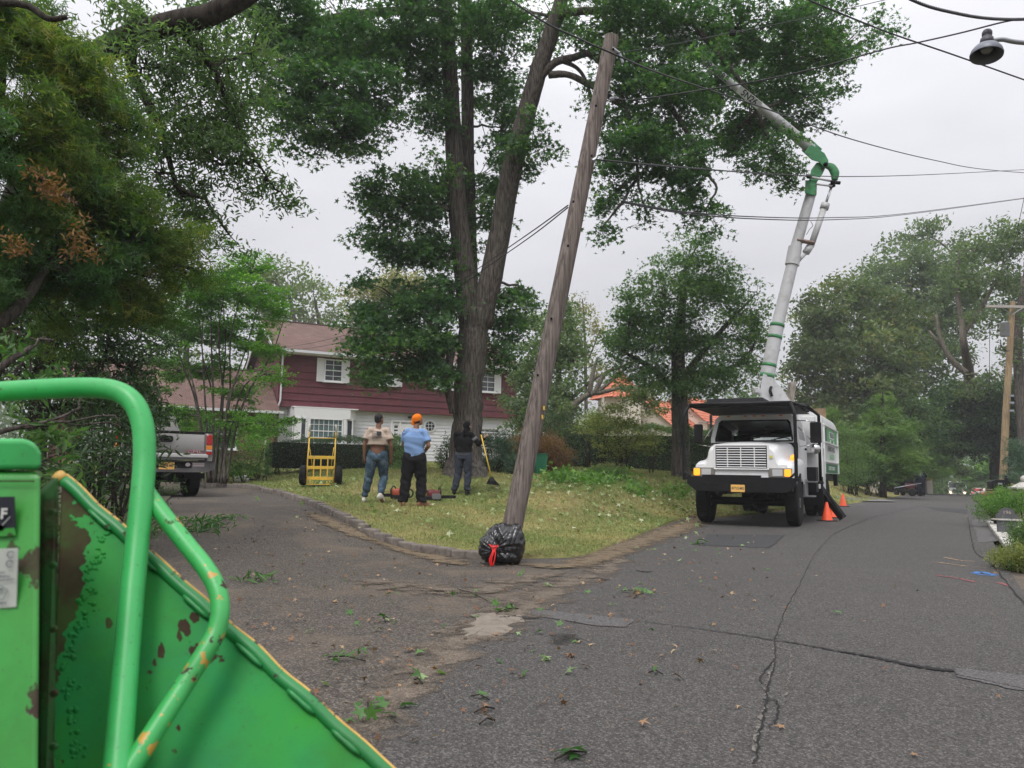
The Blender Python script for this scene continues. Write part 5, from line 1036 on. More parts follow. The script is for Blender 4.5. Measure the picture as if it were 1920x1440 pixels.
# ================================================================ traffic cones
def cone(p, lb):
    t = thing('traffic_cone', lb, 'traffic cone', p, random.uniform(0,1), 'orange cones round the truck'); mb = MB()
    mb.lathe([(.135,.02),(.128,.03),(.028,.45),(.02,.46),(.012,.46)], 28); mb.build('cone', M_cone, t, True)
    mb = MB(); mb.rbox((0,0,.012), (.36,.36,.024), .05, 4, axis='z'); mb.build('base', M_coneb, t); return t
for px, py, lb in ((1551,976,'orange cone standing nearest in front of the black outrigger foot'),(1562,970,'orange cone half hidden behind the outrigger leg'),(1581,949,'orange cone standing alone in the road right of the truck')):
    p = G(px, py, .02); cone((p.x, p.y, T(p.x,p.y)+.008), lb)
# ================================================================ trash bag
p0 = G(936,1058); bz = T(p0.x, p0.y)
BG = thing('trash_bag', 'full black plastic trash bag with red drawstring leaning against the pole base', 'trash bag', (p0.x+.0, p0.y, bz)); BG.scale = (.97,.95,1.08)
mb = MB(); mb.caps([(-.10,-.02,.19),(.0,.02,.23),(.12,.04,.24)], [.155,.215,.20], 18, 1.0, 1.0); mb.ell((.20,.05,.20),(.115,.17,.20)); mb.ell((-.12,-.05,.17),(.14,.16,.15)); mb.ell((.19,.02,.38),(.08,.10,.07)); mb.ell((.05,.0,.09),(.21,.17,.085)); mb.ell((-.06,-.20,.17),(.05,.05,.05))
def bagdisp(co, no):
    k = np.array([-.06,-.22,.17]); d = co-k; r = np.linalg.norm(d, axis=1); an = np.arctan2(d[:,2], d[:,0])
    w_ = .007*np.sin(an*13+r*9+2*np.sin(an*5))*np.exp(-(r/.22)**2)+.004*np.sin(an*27+r*22+np.sin(an*7)*2)*np.exp(-(r/.30)**2)
    w_ += .005*np.sin(co[:,0]*30+np.sin(co[:,2]*14)*2.2)*np.sin(co[:,2]*17+co[:,1]*20)+.0035*np.sin(co[:,0]*38+co[:,2]*55+2*np.sin(co[:,0]*21))
    w_ -= .006*np.abs(np.sin(co[:,2]*22-co[:,0]*34+1.5*np.sin(co[:,0]*19)))**6
    q = co+no*w_[:,None]; q[:,2] = np.maximum(q[:,2], .004); return q
remeshed(mb, 'bag', M_bag, BG, .007, 5, disp=bagdisp)
mb = MB(); c = Vector((-.06,-.245,.2))
for i in range(4):
    dx = random.uniform(-.05,.05); mb.tube(catmull([c+Vector((-.045+.03*i,.03,.02)), c+Vector((dx*.6,-.02,-.05)), c+Vector((dx-.02,-.03,-.13)), c+Vector((dx*.3-.02,-.02,-.19))], 5), .006, 6, sx=1.0, sy=1.8)
mb.tube(catmull([c+Vector((-.06,.02,.03)), c+Vector((-.02,-.02,.005)), c+Vector((.05,.0,.015))], 5), .007, 6); mb.build('drawstring', M_bagred, BG, True)
# ================================================================ hand truck
hp = W(600,905,18.3); hz = T(hp.x, hp.y)+.045
HT = thing('hand_truck', 'tall yellow steel hand truck with two black tyres standing on the lawn', 'hand truck', (hp.x, hp.y, hz), R(6))
mb = MB(); lean = .10
for s in (-1, 1):
    x = s*.315; mb.tube([(x,.0,.05),(x,lean*.4,.55),(x*.97,lean,1.12)], .017, 8); mb.tube([(x*.98,lean,1.12),(x*.98,lean+.02,1.30)], .017, 8); mb.tube([(x*.9,.02,.9),(x*.72,.16,.5),(x*.72,.2,.2)], .010, 6)
    mb.tube([(x*.75,.0,.12),(x*.62,-.12,.0),(x*.5,-.05,.1)], .010, 6)
mb.tube([(-.31,lean,1.12),(.31,lean,1.12)], .012, 8)
mb.build('frame', M_yel, HT, True)
mb = MB(); [mb.rbox((0,-.01+.05*z,z),(.62,.02,.075), .008, 2) for z in (.17,.42,.66)]; [mb.rbox((x,.0,.42),(.028,.012,.5), .004, 1) for x in (-.16,0,.16)]; mb.build('slat', M_yel, HT)
mb = MB(); mb.box((0,-.14,.03),(.55,.30,.012)); mb.build('toe_plate', M_yel, HT)
for s in (-1, 1):
    mb = MB(); c = (s*.41,.10,.235); Mx = Matrix.Rotation(R(90),3,'Y'); mb.lathe([(.13,-.065),(.2,-.072),(.228,-.05),(.235,-.02),(.235,.02),(.228,.05),(.2,.072),(.13,.065)], 26, c, Mx); w_ = mb.build('wheel', M_rubber, HT, True); mb = MB(); mb.lathe([(.02,-.06),(.13,-.05),(.13,.05),(.02,.06)], 18, c, Mx); mb.build('rim', M_silverl, w_, True)
    mb = MB(); mb.tube([(s*.313,lean+.01,1.28),(s*.313,lean+.02,1.36),(s*.30,lean-.03,1.44)], .022, 8); mb.build('handle_grip', mat('grip_white', (.6,.58,.5), .6), HT, True)
# string trimmer, chainsaws
tp = W(452,893,24.2); tz = T(tp.x,tp.y)+.05
ST = thing('string_trimmer', 'string trimmer with white motor lying on the grass edge behind the pickup', 'string trimmer', (tp.x, tp.y, tz), R(-4))
mb = MB(); mb.rbox((0,0,.12),(.34,.22,.22), .05, 4); mb.rbox((.18,-.02,.07),(.16,.18,.12), .03, 3); mb.build('motor_housing', M_silverl, ST, True)
mb = MB(); mb.tube([(.22,0,.1),(.6,0,.08),(1.7,0,.03)], .022, 8); mb.build('shaft', M_black, ST, True); mb = MB(); mb.tube(catmull([(.7,0,.08),(.72,.0,.2),(.78,.05,.2),(.8,.05,.07)],5), .015, 8); mb.build('handle', M_black, ST, True)
def chainsaw(px, py, Y, rz, lb, body):
    p = W(px, py, Y); z = T(p.x, p.y)+.05; t = thing('chainsaw', lb, 'chainsaw', (p.x, p.y, z), rz, 'chainsaws on the lawn')
    mb = MB(); mb.rbox((0,0,.12),(.30,.2,.2), .05, 4); mb.rbox((-.05,0,.20),(.16,.15,.08), .03, 3); mb.build('body', mat('saw_'+body[0], body[1], .45), t, True); mb = MB(); mb.rbox((-.02,0,.05),(.34,.22,.10), .03, 3); mb.build('crankcase', M_black, t)
    mb = MB(); mb.rbox((.03,-.11,.09),(.2,.03,.12), .03, 3); mb.build('starter_cover', mat('saw_grey', (.16,.16,.16), .5), t)
    mb = MB(); mb.tube(catmull([(.12,-.1,.06),(.13,-.11,.2),(.12,0,.28),(.13,.11,.2),(.12,.1,.06)], 5), .013, 8); mb.build('handle', M_black, t, True); mb = MB(); mb.tube(catmull([(-.14,0,.2),(-.26,0,.22),(-.34,0,.16),(-.3,0,.06),(-.15,0,.05)], 5), .016, 8); mb.build('handle', M_black, t, True)
    mb = MB(); mb.rbox((.33,0,.08),(.34,.012,.07), .03, 4, axis='y'); mb.build('guide_bar', M_black, t); return t
chainsaw(748,912,16.6, R(160), 'chainsaw with orange top lying between the legs of the two left men', ('orange', (.32,.06,.025)))
chainsaw(814,909,16.9, R(20), 'dark red chainsaw lying on the grass right of the blue shirted man', ('darkred', (.12,.015,.015)))
# rake
def rake():
    a, b = W(936,905,17.9), W(897,798,18.25); c = W(921,894,17.95)
    t = thing('leaf_rake', 'black fan rake with yellow handle held by the man in black', 'rake', (c.x, c.y, T(c.x,c.y)+.05)); mb = MB(); mb.tube([c, W(902,815,18.2)], .016, 8); mb.build('handle', M_yel, t, True, True)
    mb = MB(); mb.tube([W(902,815,18.2), W(898,797,18.25)], .020, 8); mb.build('handle_grip', M_black, t, True, True)
    d = (c-W(902,815,18.2)).normalized(); s = Vector((1,0,-.12)).normalized(); mb = MB(); e_ = c+d*.26
    mb.tube([c-d*.03, c-s*.14+d*.18], .010, 6); mb.tube([c-d*.03, c+s*.14+d*.18], .010, 6); mb.tube([c-s*.15+d*.18, c+s*.15+d*.18], .013, 6); mb.tube([c, c+d*.18], .01, 6); mb.tube([c-s*.07+d*.09, c+s*.07+d*.09], .008, 6); q_ = [c, c-s*.15+d*.18, c+s*.15+d*.18]; mb.add([p+Vector((0,-.004,0)) for p in q_]+[p+Vector((0,.004,0)) for p in q_], [(0,1,2),(5,4,3),(0,3,4,1),(1,4,5,2),(2,5,3,0)]); mb.build('head', M_black, t, True, True)
    mb = MB(); [mb.tube([c+s*(.14*u)+d*.18, c+s*(.17*u)+d*.33, c+s*(.175*u)+d*.35+Vector((0,-.04,-.01))], .005, 4) for u in np.linspace(-1,1,13)]; mb.build('tine', M_black, t, True, True)
rake()
# green bin
gp = W(1013,893,24); mb = MB(); GB = thing('garbage_bin', 'ribbed bright green bin standing open behind the leaning pole', 'bin', (gp.x, gp.y, T(gp.x,gp.y)+.045), R(6))
mb.lathe([(.19,.0),(.20,.02),(.26,.62),(.275,.66),(.28,.66),(.28,.63)], 4, (0,0,0), Matrix.Rotation(R(45),3,'Z')); mb.build('bin', M_grnbin, GB)
mb = MB(); M4 = [(-.13+.065*i) for i in range(5)]
for f in range(4):
    Mz = Matrix.Rotation(R(90*f),3,'Z')
    for x in M4: mb.tube([Mz@Vector((x,-.137,.03)), Mz@Vector((x*1.35,-.187,.60))], .009, 6)
mb.build('rib', M_grnbin, GB, True); mb = MB(); h_ = .2
for f in range(4): Mz = Matrix.Rotation(R(90*f),3,'Z'); mb.tube([Mz@Vector((-h_,-h_,.66)), Mz@Vector((h_,-h_,.66))], .014, 6)
mb.build('rim', M_grnbin, GB, True)
# ================================================================ right edge: mailbox, number stone, pier, slabs, gate piers
mp_ = W(1872,905,25); mz = T(mp_.x, mp_.y)
ML = thing('mailbox', 'large black mailbox on a post beside the road at the right', 'mailbox', (mp_.x, mp_.y, mz), R(-20)); k = 25/F
mb = MB(); mb.add([], []); prof = [(-.26,.78),(.26,.78),(.26,.99)]+[(.26*math.cos(R(a)), .99+.09*math.sin(R(a))) for a in range(0,181,20)]+[(-.26,.99)]
mb.prism(prof[:3]+prof[3:], -.3, .3, 1); mb.build('box', M_black, ML); mb = MB(); mb.box((.22,0,.45),(.11,.11,1.3)); mb.lathe([(.07,1.1),(.08,1.12),(.03,1.16),(.045,1.2),(.0,1.24)], 10, (.22,0,0)); mb.build('post', M_black, ML)
mb = MB(); mb.box((0,-.02,.73),(.6,.62,.03)); mb.rbox((.02,-.05,.62),(.22,.3,.16), .04, 3); mb.build('newspaper_shelf', M_black, ML); mb = MB(); mb.box((-.02,-.306,.95),(.12,.006,.06)); mb.build('number_plate', M_galv, ML); mb = MB(); mb.rbox((.05,-.22,.64),(.16,.1,.1), .03, 3); mb.build('letter_slot', mat('redbrown', (.12,.04,.03), .6), ML)
np_ = W(1888,972,14.8); ns = thing('number_stone', 'low arched dark stone carved with the number 196', 'sign', (np_.x, np_.y, T(np_.x,np_.y)), R(-24)); z0 = np_.z-T(np_.x,np_.y)
mb = MB(); arc = [(-.17,z0-.3),(.17,z0-.3),(.17,z0+.08)]+[(.13*math.cos(R(a)), z0+.09+.11*math.sin(R(a))) for a in range(0,181,15)]+[(-.17,z0+.08)]
mb.prism(arc, -.03, .03, 1); mb.build('stone', mat('slate', (.09,.09,.10), .6, var=.2, vs_=20), ns); text('196', .095, frame((0,-.034,z0+.11),(1,0,0),(0,0,1)), mat('number_tan', (.42,.36,.30), .6), ns, 'number')
mb = MB(); mb.box((0,.0,z0-.02),(.5,.12,.03)); mb.build('ledge', M_slab, ns)
pc = W(1922,925,18); pr = thing('stone_pier', 'square tan stone pier with pyramid cap and ball finial at the right edge', 'pier', (pc.x, pc.y, T(pc.x,pc.y)), R(-15)); zp = pc.z-T(pc.x,pc.y)
mb = MB(); mb.rbox((0,0,zp/2+.05),(.44,.44,zp+.1), .02, 2, axis='z'); mb.build('shaft', mat('tan_block', (.42,.31,.25), .85, var=.15, vs_=8, bump=.4), pr); mb = MB(); mb.lathe([(.38,zp+.1),(.38,zp+.14),(.30,zp+.15),(.12,zp+.24),(.09,zp+.26)], 4, (0,0,0), Matrix.Rotation(R(45),3,'Z')); mb.build('cap', M_slab, pr); mb = MB(); mb.ell((0,0,zp+.33),(.08,.08,.08)); mb.build('finial', M_slab, pr, True)
for i in range(4):
    a, b = Vector((11.5+i*.34,18.6-i*.22,0)), Vector((7.66+i*.34,11.9-i*.22,0)); mb = MB(); n_ = 9; d = (a-b)/n_; rz = math.atan2(d.y,d.x)
    for k in range(n_):
        c = b+d*(k+.5); mb.rbox((c.x,c.y,T(c.x,c.y)+.05+.012*i),(d.length-.012,.20,.09), .012, 1, rz=rz, axis='x')
    o = mb.build('stone_edging', M_slab); tag(o, ['row of pale edging slabs nearest the road at the right','second row of pale edging slabs from the road','third row of pale edging slabs from the road','row of pale edging slabs farthest from the road, by the shrubs'][i], 'edging', 'pale slab rows')
for px, py, Y, wd, h_, cap, lb in ((1638,908,45,.5,.85,M_stucco,'cream masonry pier with arched niche beside the dark bush'),(1741,926,55,.42,.95,M_tile,'small white pier with orange tiled cap behind the mower')):
    p = W(px,py,Y); z = T(p.x,p.y); z = min(z, p.z+.2); t = thing('gate_pier', lb, 'pier', (p.x,p.y,z)); mb = MB(); mb.rbox((0,0,h_/2),(wd,wd,h_), .03, 2, axis='z'); mb.build('shaft', M_stucco, t); mb = MB(); mb.lathe([(wd*.85,h_),(wd*.8,h_+.06),(.03,h_+.3)], 4, (0,0,0), Matrix.Rotation(R(45),3,'Z')); mb.build('cap', cap, t)
# ================================================================ far vehicles
def wheel_(mb, c, r, w_, n=20): mb.lathe([(r*.55,-w_/2),(r*.92,-w_/2),(r,-w_*.3),(r,w_*.3),(r*.92,w_/2),(r*.55,w_/2)], n, c, Matrix.Rotation(R(90),3,'Y'))
p = W(1796,940,93); FT = thing('box_truck', 'small white cab over truck with lit headlights far down the road', 'truck', (p.x, p.y, p.z+.25), R(-30)); 
mb = MB(); mb.add([(-1,-.0,.5),(1,0,.5),(1,.05,1.3),(-1,.05,1.3),(-.93,.35,2.1),(.93,.35,2.1),(-1,1.6,.5),(1,1.6,.5),(.93,1.6,2.15),(-.93,1.6,2.15)], [(0,1,2,3),(3,2,5,4),(1,7,8,5,2),(6,0,3,4,9),(4,5,8,9),(7,6,9,8)]); mb.build('cab', M_white, FT)
mb = MB(); mb.add([(-.86,.05,1.36),(.86,.05,1.36),(.82,.30,2.0),(-.82,.30,2.0)], [(0,1,2,3)]); mb.build('windshield', M_glassd, FT)
mb = MB(); mb.box((0,3.9,1.45),(2.2,4.4,1.7)); mb.build('bed', mat('dark_green_bed', (.02,.03,.025), .6), FT)
for s in (-1, 1): mb = MB(); mb.box((s*.8,-.02,.78),(.3,.04,.2)); mb.build('headlight', mat('headlight_lit', (1,.9,.7), .3, emit=((1,.75,.5), 2.5)), FT)
mb = MB(); mb.box((0,-.03,.95),(.9,.04,.16)); mb.build('grille', M_black, FT); mb = MB(); mb.box((0,-.06,.5),(2.0,.1,.25)); mb.build('bumper', M_silverl, FT)
for x, y in ((-.85,.7),(.85,.7),(-.85,4.6),(.85,4.6)): mb = MB(); wheel_(mb, (x,y,.4), .4, .25); mb.build('wheel', M_rubber, FT, True)
p = W(1834,940,101); FC = thing('parked_car', 'white sedan with red tail lamps seen from behind far down the road', 'car', (p.x, p.y, p.z+.25), R(-30))
mb = MB(); prof = [(0,.3),(0,.95),(.5,1.02),(1.2,1.42),(2.6,1.45),(3.4,1.0),(4.4,.85),(4.5,.35)]; mb.prism(prof, -.85, .85, 0); mb.build('body', M_white, FC)
mb = MB(); mb.add([(-.7,.52,1.06),(.7,.52,1.06),(.6,1.12,1.40),(-.6,1.12,1.40)], [(0,1,2,3)]); mb.build('rear_window', M_red, FC)
for s in (-1, 1): mb = MB(); mb.box((s*.66,-.02,.82),(.36,.04,.14)); mb.build('tail_light', mat('tail_lit', (.8,.05,.04), .3, emit=((1,.1,.05), .8)), FC)
for x, y in ((-.75,.9),(.75,.9),(-.75,3.6),(.75,3.6)): mb = MB(); wheel_(mb, (x,y,.32), .32, .22); mb.build('wheel', M_rubber, FC, True)
mb = MB(); mb.box((0,-.02,.45),(1.5,.06,.2)); mb.build('bumper', M_black, FC)
# ================================================================ bucket truck
TA = R(28); BT = thing('bucket_truck', 'white bucket truck with raised boom, black roof guard and amber lamps parked on the road', 'bucket truck', (5.36, 17.45, .012), -TA)
def wheel(parent, x, y, r=.5, w_=.28, rimm=None, name='wheel'):
    Mx = Matrix.Rotation(R(90),3,'Y'); mb = MB(); mb.lathe([(r*.56,-w_*.42),(r*.80,-w_/2),(r*.95,-w_*.46),(r,-w_*.36),(r,w_*.36),(r*.95,w_*.46),(r*.80,w_/2),(r*.56,w_*.42)], 36, (x,y,r), Mx)
    for k in range(40):
        a = 2*math.pi*k/40; mb.box((x, y+math.cos(a)*(r+.002), r+math.sin(a)*(r+.002)), (w_*.68,.035,.016), M=Matrix.Rotation(a-math.pi/2,3,'X') @ Matrix.Rotation(R(8 if k%2 else -8),3,'Z'))
    o = mb.build(name, M_rubber, parent, auto=35)
    mb = MB(); mb.lathe([(.0,-.10),(.10,-.12),(.14,-.05),(r*.45,-.03),(r*.57,-w_*.38),(r*.57,w_*.38),(r*.45,.03),(.14,.05),(.10,.12),(0,.10)], 24, (x,y,r), Mx, cap=False)
    mb.build('rim', rimm or M_silverl, o, True); return o
wheel(BT, -.95, 0); wheel(BT, .97, 0)
for s in (-1, 1): wheel(BT, s*1.0, 5.3); wheel(BT, s*.68, 5.3)
# hood with flared fenders
def hprof(y):
    t = (y+.98)/1.6; e = math.exp(-(y+.98)/.12); fo = 1.13-.10*e; ft = 1.38+.10*t-.12*e; ht = 1.74+.09*t-.10*e; hw = .76+.12*t-.05*e
    zb = .5+math.sqrt(max(0,.64**2-y*y)) if abs(y) < .62 else .98 if y < 0 else .9
    zb = max(zb, .9); zb = min(zb, ft-.12)
    return [(fo,zb),(fo,ft-.14),(fo-.02,ft-.07),(fo-.08,ft-.02),(fo-.17,ft),(hw+.10,ft+.03),(hw+.05,ft+.09),(hw+.03,ft+.2),(hw+.01,ht-.10),(hw-.03,ht-.04),(hw-.1,ht-.005),(hw-.3,ht+.02),(.35,ht+.035),(0,ht+.04)]
V, Fs = [], []; ysn = [-.98,-.96,-.92,-.85,-.75,-.66]+[-.62+1.24*k/12 for k in range(13)]+[.66]
for y in ysn:
    pr_ = hprof(y); V += [(x,y,z) for x,z in pr_]+[(-x,y,z) for x,z in pr_[-2::-1]]
n_ = 27
for i in range(len(ysn)-1): Fs += [(i*n_+k, i*n_+k+1, (i+1)*n_+k+1, (i+1)*n_+k) for k in range(n_-1)]
Fs.append(tuple(range(n_))); mb = MB(); mb.add(V, Fs); mb.add([(-1.0,-.975,.96),(1.0,-.975,.96),(1.0,-.975,1.3),(-1.0,-.975,1.3),(-1.0,-.9,.96),(1.0,-.9,.96)], [(0,1,2,3),(0,4,5,1)])
hood = mb.build('hood', M_white, BT, auto=40)
mb = MB()   # wheel wells and underbody
for s in (-1, 1): mb.box((s*.78,.0,1.0),(.5,1.5,.5))
mb.box((0,.0,.95),(1.3,1.7,.5)); mb.box((-.42,3.6,.78),(.1,8.2,.24)); mb.box((.42,3.6,.78),(.1,8.2,.24)); mb.box((0,3.3,.95),(1.9,2.2,.5)); mb.cyl((-.95,0,.5),(.95,0,.5),.09); mb.cyl((-.95,5.3,.5),(.95,5.3,.5),.12); mb.ell((.25,0,.5),(.2,.2,.2)); mb.ell((0,5.3,.5),(.25,.25,.25)); mb.tube([(-.5,-.3,.55),(.1,-.35,.5),(.6,-.3,.55)], .05, 8)
mb.build('chassis', M_black, BT)
mb = MB(); gx, gz0, gz1 = .565, 1.22, 1.70; mb.box((0,-.99,(gz0+gz1)/2),(gx*2,.02,gz1-gz0)); mb.build('grille_shade', mat('grille_dark', (.008,.008,.008), .9), BT)
mb = MB()
for k in range(9): mb.rbox((0,-1.008,gz0+.028+(gz1-gz0-.056)*k/8),(gx*2-.02,.03,.022), .007, 2, axis='x')
for x in (-.30,0,.30): mb.box((x,-1.012,(gz0+gz1)/2),(.022,.024,gz1-gz0-.04))
for a in ((0,-1.0,gz1+.015,gx*2+.10,.03),(0,-1.0,gz0-.015,gx*2+.10,.03)): mb.rbox(a[:3],(a[3],.05,a[4]),.01,2,axis='x')
for s in (-1,1): mb.rbox((s*(gx+.03),-1.0,(gz0+gz1)/2),(.04,.05,gz1-gz0+.03),.01,2,axis='z')
mb.build('grille', M_white, BT)
for s in (-1, 1):
    mb = MB(); mb.rbox((s*.845,-.985,1.135),(.50,.05,.20), .02, 2); hl = mb.build('headlight', mat('lamp_housing', (.20,.19,.17), .4), BT); mb = MB(); mb.rbox((s*.79,-1.012,1.135),(.22,.02,.14), .02, 3); mb.build('lens', M_lamp, hl)
    mb = MB(); mb.rbox((s*1.01,-1.005,1.135),(.145,.05,.155), .03, 4); mb.build('turn_signal', M_amber, hl)
mb = MB(); mb.prism([(.10,1.005),(.13,1.04),(.17,1.02),(.52,1.02),(.52,.99),(.17,.99),(.13,.97)], -1.0, -.985, 1, c=(-.15,0,.02)); mb.build('badge', M_black, BT)
mb = MB(); mb.box((.66,-.998,1.47),(.07,.006,.055)); mb.build('sticker', mat('sticker_yellow', (.65,.62,.15), .5), BT)
# bumper, guard bars
mb = MB(); mb.prism([(-1.18,.98),(1.20,.98),(1.20,.89),(1.0,.73),(-.98,.73),(-1.18,.88)], -1.22, -1.02, 1); mb.box((-.0,-1.13,1.0),(2.56,.12,.07)); mb.box((-.2,-1.1,1.05),(1.3,.1,.06))
bp_ = mb.build('bumper', M_black, BT); mb = MB()
for x in (-.80,-.58,.30,.55): mb.rbox((x,-1.222,.885),(.17,.01,.06), .025, 3)
mb.build('bumper_slot', mat('slot_dark', (.003,.003,.003), .9), bp_)
mb = MB(); mb.rbox((-.03,-1.235,.80),(.305,.01,.152), .012, 2); pl = mb.build('license_plate', M_plate, BT); text('47712-MG', .078, frame((-.03,-1.242,.80),(1,0,0),(0,0,1)), M_ink, pl, 'plate_number', .001, font_scale_x=.82, bold=.001)
mb = MB(); bar = .036
for s, xo in ((-1,-1.15),(1,1.18)):
    mb.tube(catmull([(xo,-1.15,.96),(xo,-1.15,1.6),(xo,-1.15,2.25),(xo+.02*-s,-1.12,2.42),(xo-.10*s,-1.02,2.60)], 6), bar, 8)
    mb.tube([(xo,-1.15,1.15),(xo-s*.16,-1.13,1.0)], .025, 6)
mb.tube([(-1.05,-1.02,2.61),(1.08,-1.02,2.61)], bar, 8); mb.tube([(-1.05,-1.02,2.61),(-1.15,2.0,2.61)], bar, 8); mb.tube([(1.06,-1.02,2.61),(1.16,2.0,2.66)], bar, 8); mb.tube([(1.30,-.3,2.6),(1.30,2.0,2.55),(1.30,2.0,.95)], bar, 8); mb.tube([(1.06,-1.02,2.61),(1.30,-.3,2.58)], bar, 8)
for y in (-.5,0,.5,1.0,1.5): mb.tube([(-1.1,y,2.61),(1.15,y,2.61)], .024, 6)
for x in (-.7,-.1,.5): mb.tube([(x,-1.02,2.62),(x,2.0,2.62)], .022, 6)
mb.tube([(-1.05,-1.0,2.56),(1.1,-1.0,2.55)], .018, 6); mb.tube([(-1.30,2.0,2.61),(-1.30,2.0,.95)], bar, 8); mb.tube([(-1.2,2.0,2.61),(-1.3,2.0,2.66)], bar, 8); mb.box((1.3,2.0,.93),(.12,.3,.06))
mb.build('roof_guard', M_black, BT, True)
mb = MB(); mb.box((0,.55,2.585),(2.2,2.9,.012)); mb.build('guard_plate', M_black, BT)
mb = MB(); mb.rbox((-.26,.30,2.74),(1.26,.8,.17), .02, 2); mb.build('roof_box', mat('roof_box_black', (.02,.02,.022), .7, var=.4, vs_=10, bump=.5, bs=30), BT)
# cab
cy0, cy1, cz1 = .66, 2.15, 2.50
mb = MB(); wl, wt = .99, .90   # half widths at belt and roof
fz0, fz1, fx0, fx1 = 1.86, 2.38, .88, .82
def yw(z): return cy0+(z-1.86)*.28 if z > 1.86 else cy0
def panel(P): mb.add(P, [tuple(range(len(P)))])
outer = [(-wl,1.84),(wl,1.84),(wl,1.95),(wt+.01,2.40),(wt-.10,cz1),(-wt+.10,cz1),(-wt-.01,2.40),(-wl,1.95)]
inner = [(-fx0,fz0),(fx0,fz0),(fx0+.01,fz0+.06),(fx1,fz1-.06),(fx1-.06,fz1),(-fx1+.06,fz1),(-fx1,fz1-.06),(-fx0-.01,fz0+.06)]
o3 = [(x,yw(z),z) for x,z in outer]; i3 = [(x,yw(z)+.004,z) for x,z in inner]
mb.add(o3+i3, [(k,(k+1)%8,8+(k+1)%8,8+k) for k in range(8)])
for s in (-1, 1):   # sides with window opening
    panel([(s*wl,cy0,.95),(s*wl,cy1,.95),(s*wl,cy1,1.92),(s*wl,cy0,1.92)]); panel([(s*wl,cy0,1.92),(s*wl,cy0+.22,1.92),(s*wt,yw(2.42)+.16,2.40),(s*wt,yw(2.40),2.40)]); panel([(s*wl,cy1-.2,1.92),(s*wl,cy1,1.92),(s*wt,cy1,2.40),(s*wt,cy1-.22,2.40)])
    panel([(s*wt,yw(2.4),2.40),(s*wt,cy1,2.40),(s*(wt-.1),cy1,cz1),(s*(wt-.1),yw(cz1),cz1)])
panel([(-wt+.1,yw(cz1),cz1),(wt-.1,yw(cz1),cz1),(wt-.1,cy1,cz1),(-wt+.1,cy1,cz1)])
rw = [(-.42,1.95),(.68,1.95),(.68,2.30),(-.42,2.30)]; ro = [(-wl,.95),(wl,.95),(wt-.1,cz1),(-wt+.1,cz1)]
mb.add([(x,cy1,z) for x,z in ro]+[(x,cy1,z) for x,z in rw], [(0,1,5,4),(1,2,6,5),(2,3,7,6),(3,0,4,7)])
cab = mb.build('cab', M_white, BT)
mb = MB()
g8 = [(x*1.0,yw(z)-.012,z) for x,z in inner]; g8b = [(x*.955,yw(z)-.014,fz0+.035 if z < 2.1 else z-.035) for x,z in inner]
mb.add(g8+g8b, [(k,(k+1)%8,8+(k+1)%8,8+k) for k in range(8)]); mb.build('windshield_gasket', M_rubber, cab)
M_wsh = mat('windshield_glass', (.85,.95,.93), .02, trans=1.0, spec=.5); mb = MB(); mb.add([(x,yw(z)+.002,z) for x,z in inner], [tuple(range(8))]); mb.build('windshield', M_wsh, cab)
mb = MB(); mb.add([(x,cy1+.005,z) for x,z in rw], [(0,1,2,3)]); mb.build('rear_window', M_wsh, cab)
for s in (-1,1): mb = MB(); mb.add([(s*wl,cy0+.22,1.92),(s*wl,cy1-.2,1.92),(s*wt,cy1-.22,2.40),(s*wt,yw(2.42)+.16,2.40)], [(0,1,2,3)]); mb.build('side_window', M_glassd, cab)
mb = MB(); mb.box((0,1.0,1.80),(1.8,.5,.14)); mb.rbox((.5,1.75,1.6),(.55,.5,.9), .08, 3); mb.rbox((-.5,1.75,1.55),(.7,.5,.8), .08, 3); mb.lathe([(.2,0),(.22,.01),(.2,.02)], 20, (.5,1.22,1.95), Matrix.Rotation(R(50),3,'X'), cap=False); mb.box((0,2.1,2.42),(1.6,.02,.12)); mb.box((-.75,2.12,2.1),(.5,.02,.5)); mb.build('interior', mat('cab_interior', (.03,.032,.035), .8), cab)
mb = MB(); mb.rbox((.30,.98,2.22),(.20,.02,.12), .02, 3); mb.build('inner_mirror', mat('brown_mirror', (.10,.085,.075), .4), cab)
for a in ((-.15,.45),(.45,.42)): mb = MB(); mb.tube([(a[0]-.05,.655,1.905),(a[0]+.3,.70,1.96)], .009, 5); mb.build('wiper', M_black, cab)
mb = MB(); [mb.rbox((x,yw(2.47)-.0,2.475),(.07,.05,.03), .01, 2) for x in (-.6,-.2,0,.2,.6)]; mb.build('marker_light', M_amberoff, cab)
mb = MB(); mb.box((wl+.006,1.4,1.45),(.008,1.05,.9)); mb.build('door', M_white, cab); mb = MB(); mb.rbox((wl+.03,1.75,1.72),(.03,.16,.05), .01, 2); mb.build('door_handle', M_black, cab)
mb = MB(); mb.ell((1.0,-.25,1.47),(.06,.08,.07)); mb.build('turn_signal', M_amber, BT, True)
for s, y, x in ((1,.80,1.36),(-1,.80,-1.32)):
    mb = MB(); mb.rbox((x,y,2.07),(.24,.10,.48) if s > 0 else (.20,.09,.46), .03, 3, axis='y'); mr_ = mb.build('mirror', M_black, BT); mb = MB(); mb.rbox((x,y+.055,2.07),(.2,.012,.42), .02, 2); mb.build('mirror_glass', M_chrome, mr_)
    mb = MB(); mb.tube([(s*.95,.8,2.35),(x,y,2.33)], .014, 6); mb.tube([(s*1.0,.75,1.75),(x,y,1.80)], .014, 6); mb.tube([(s*.98,.8,2.2),(x-s*.06,y,1.84)], .012, 6); mb.build('mirror_arm', M_chrome, mr_, True)
    if s > 0: mb = MB(); mb.ell((x-.02,y-.02,1.70),(.12,.10,.12)); mb.build('round_mirror', M_chrome, mr_, True)
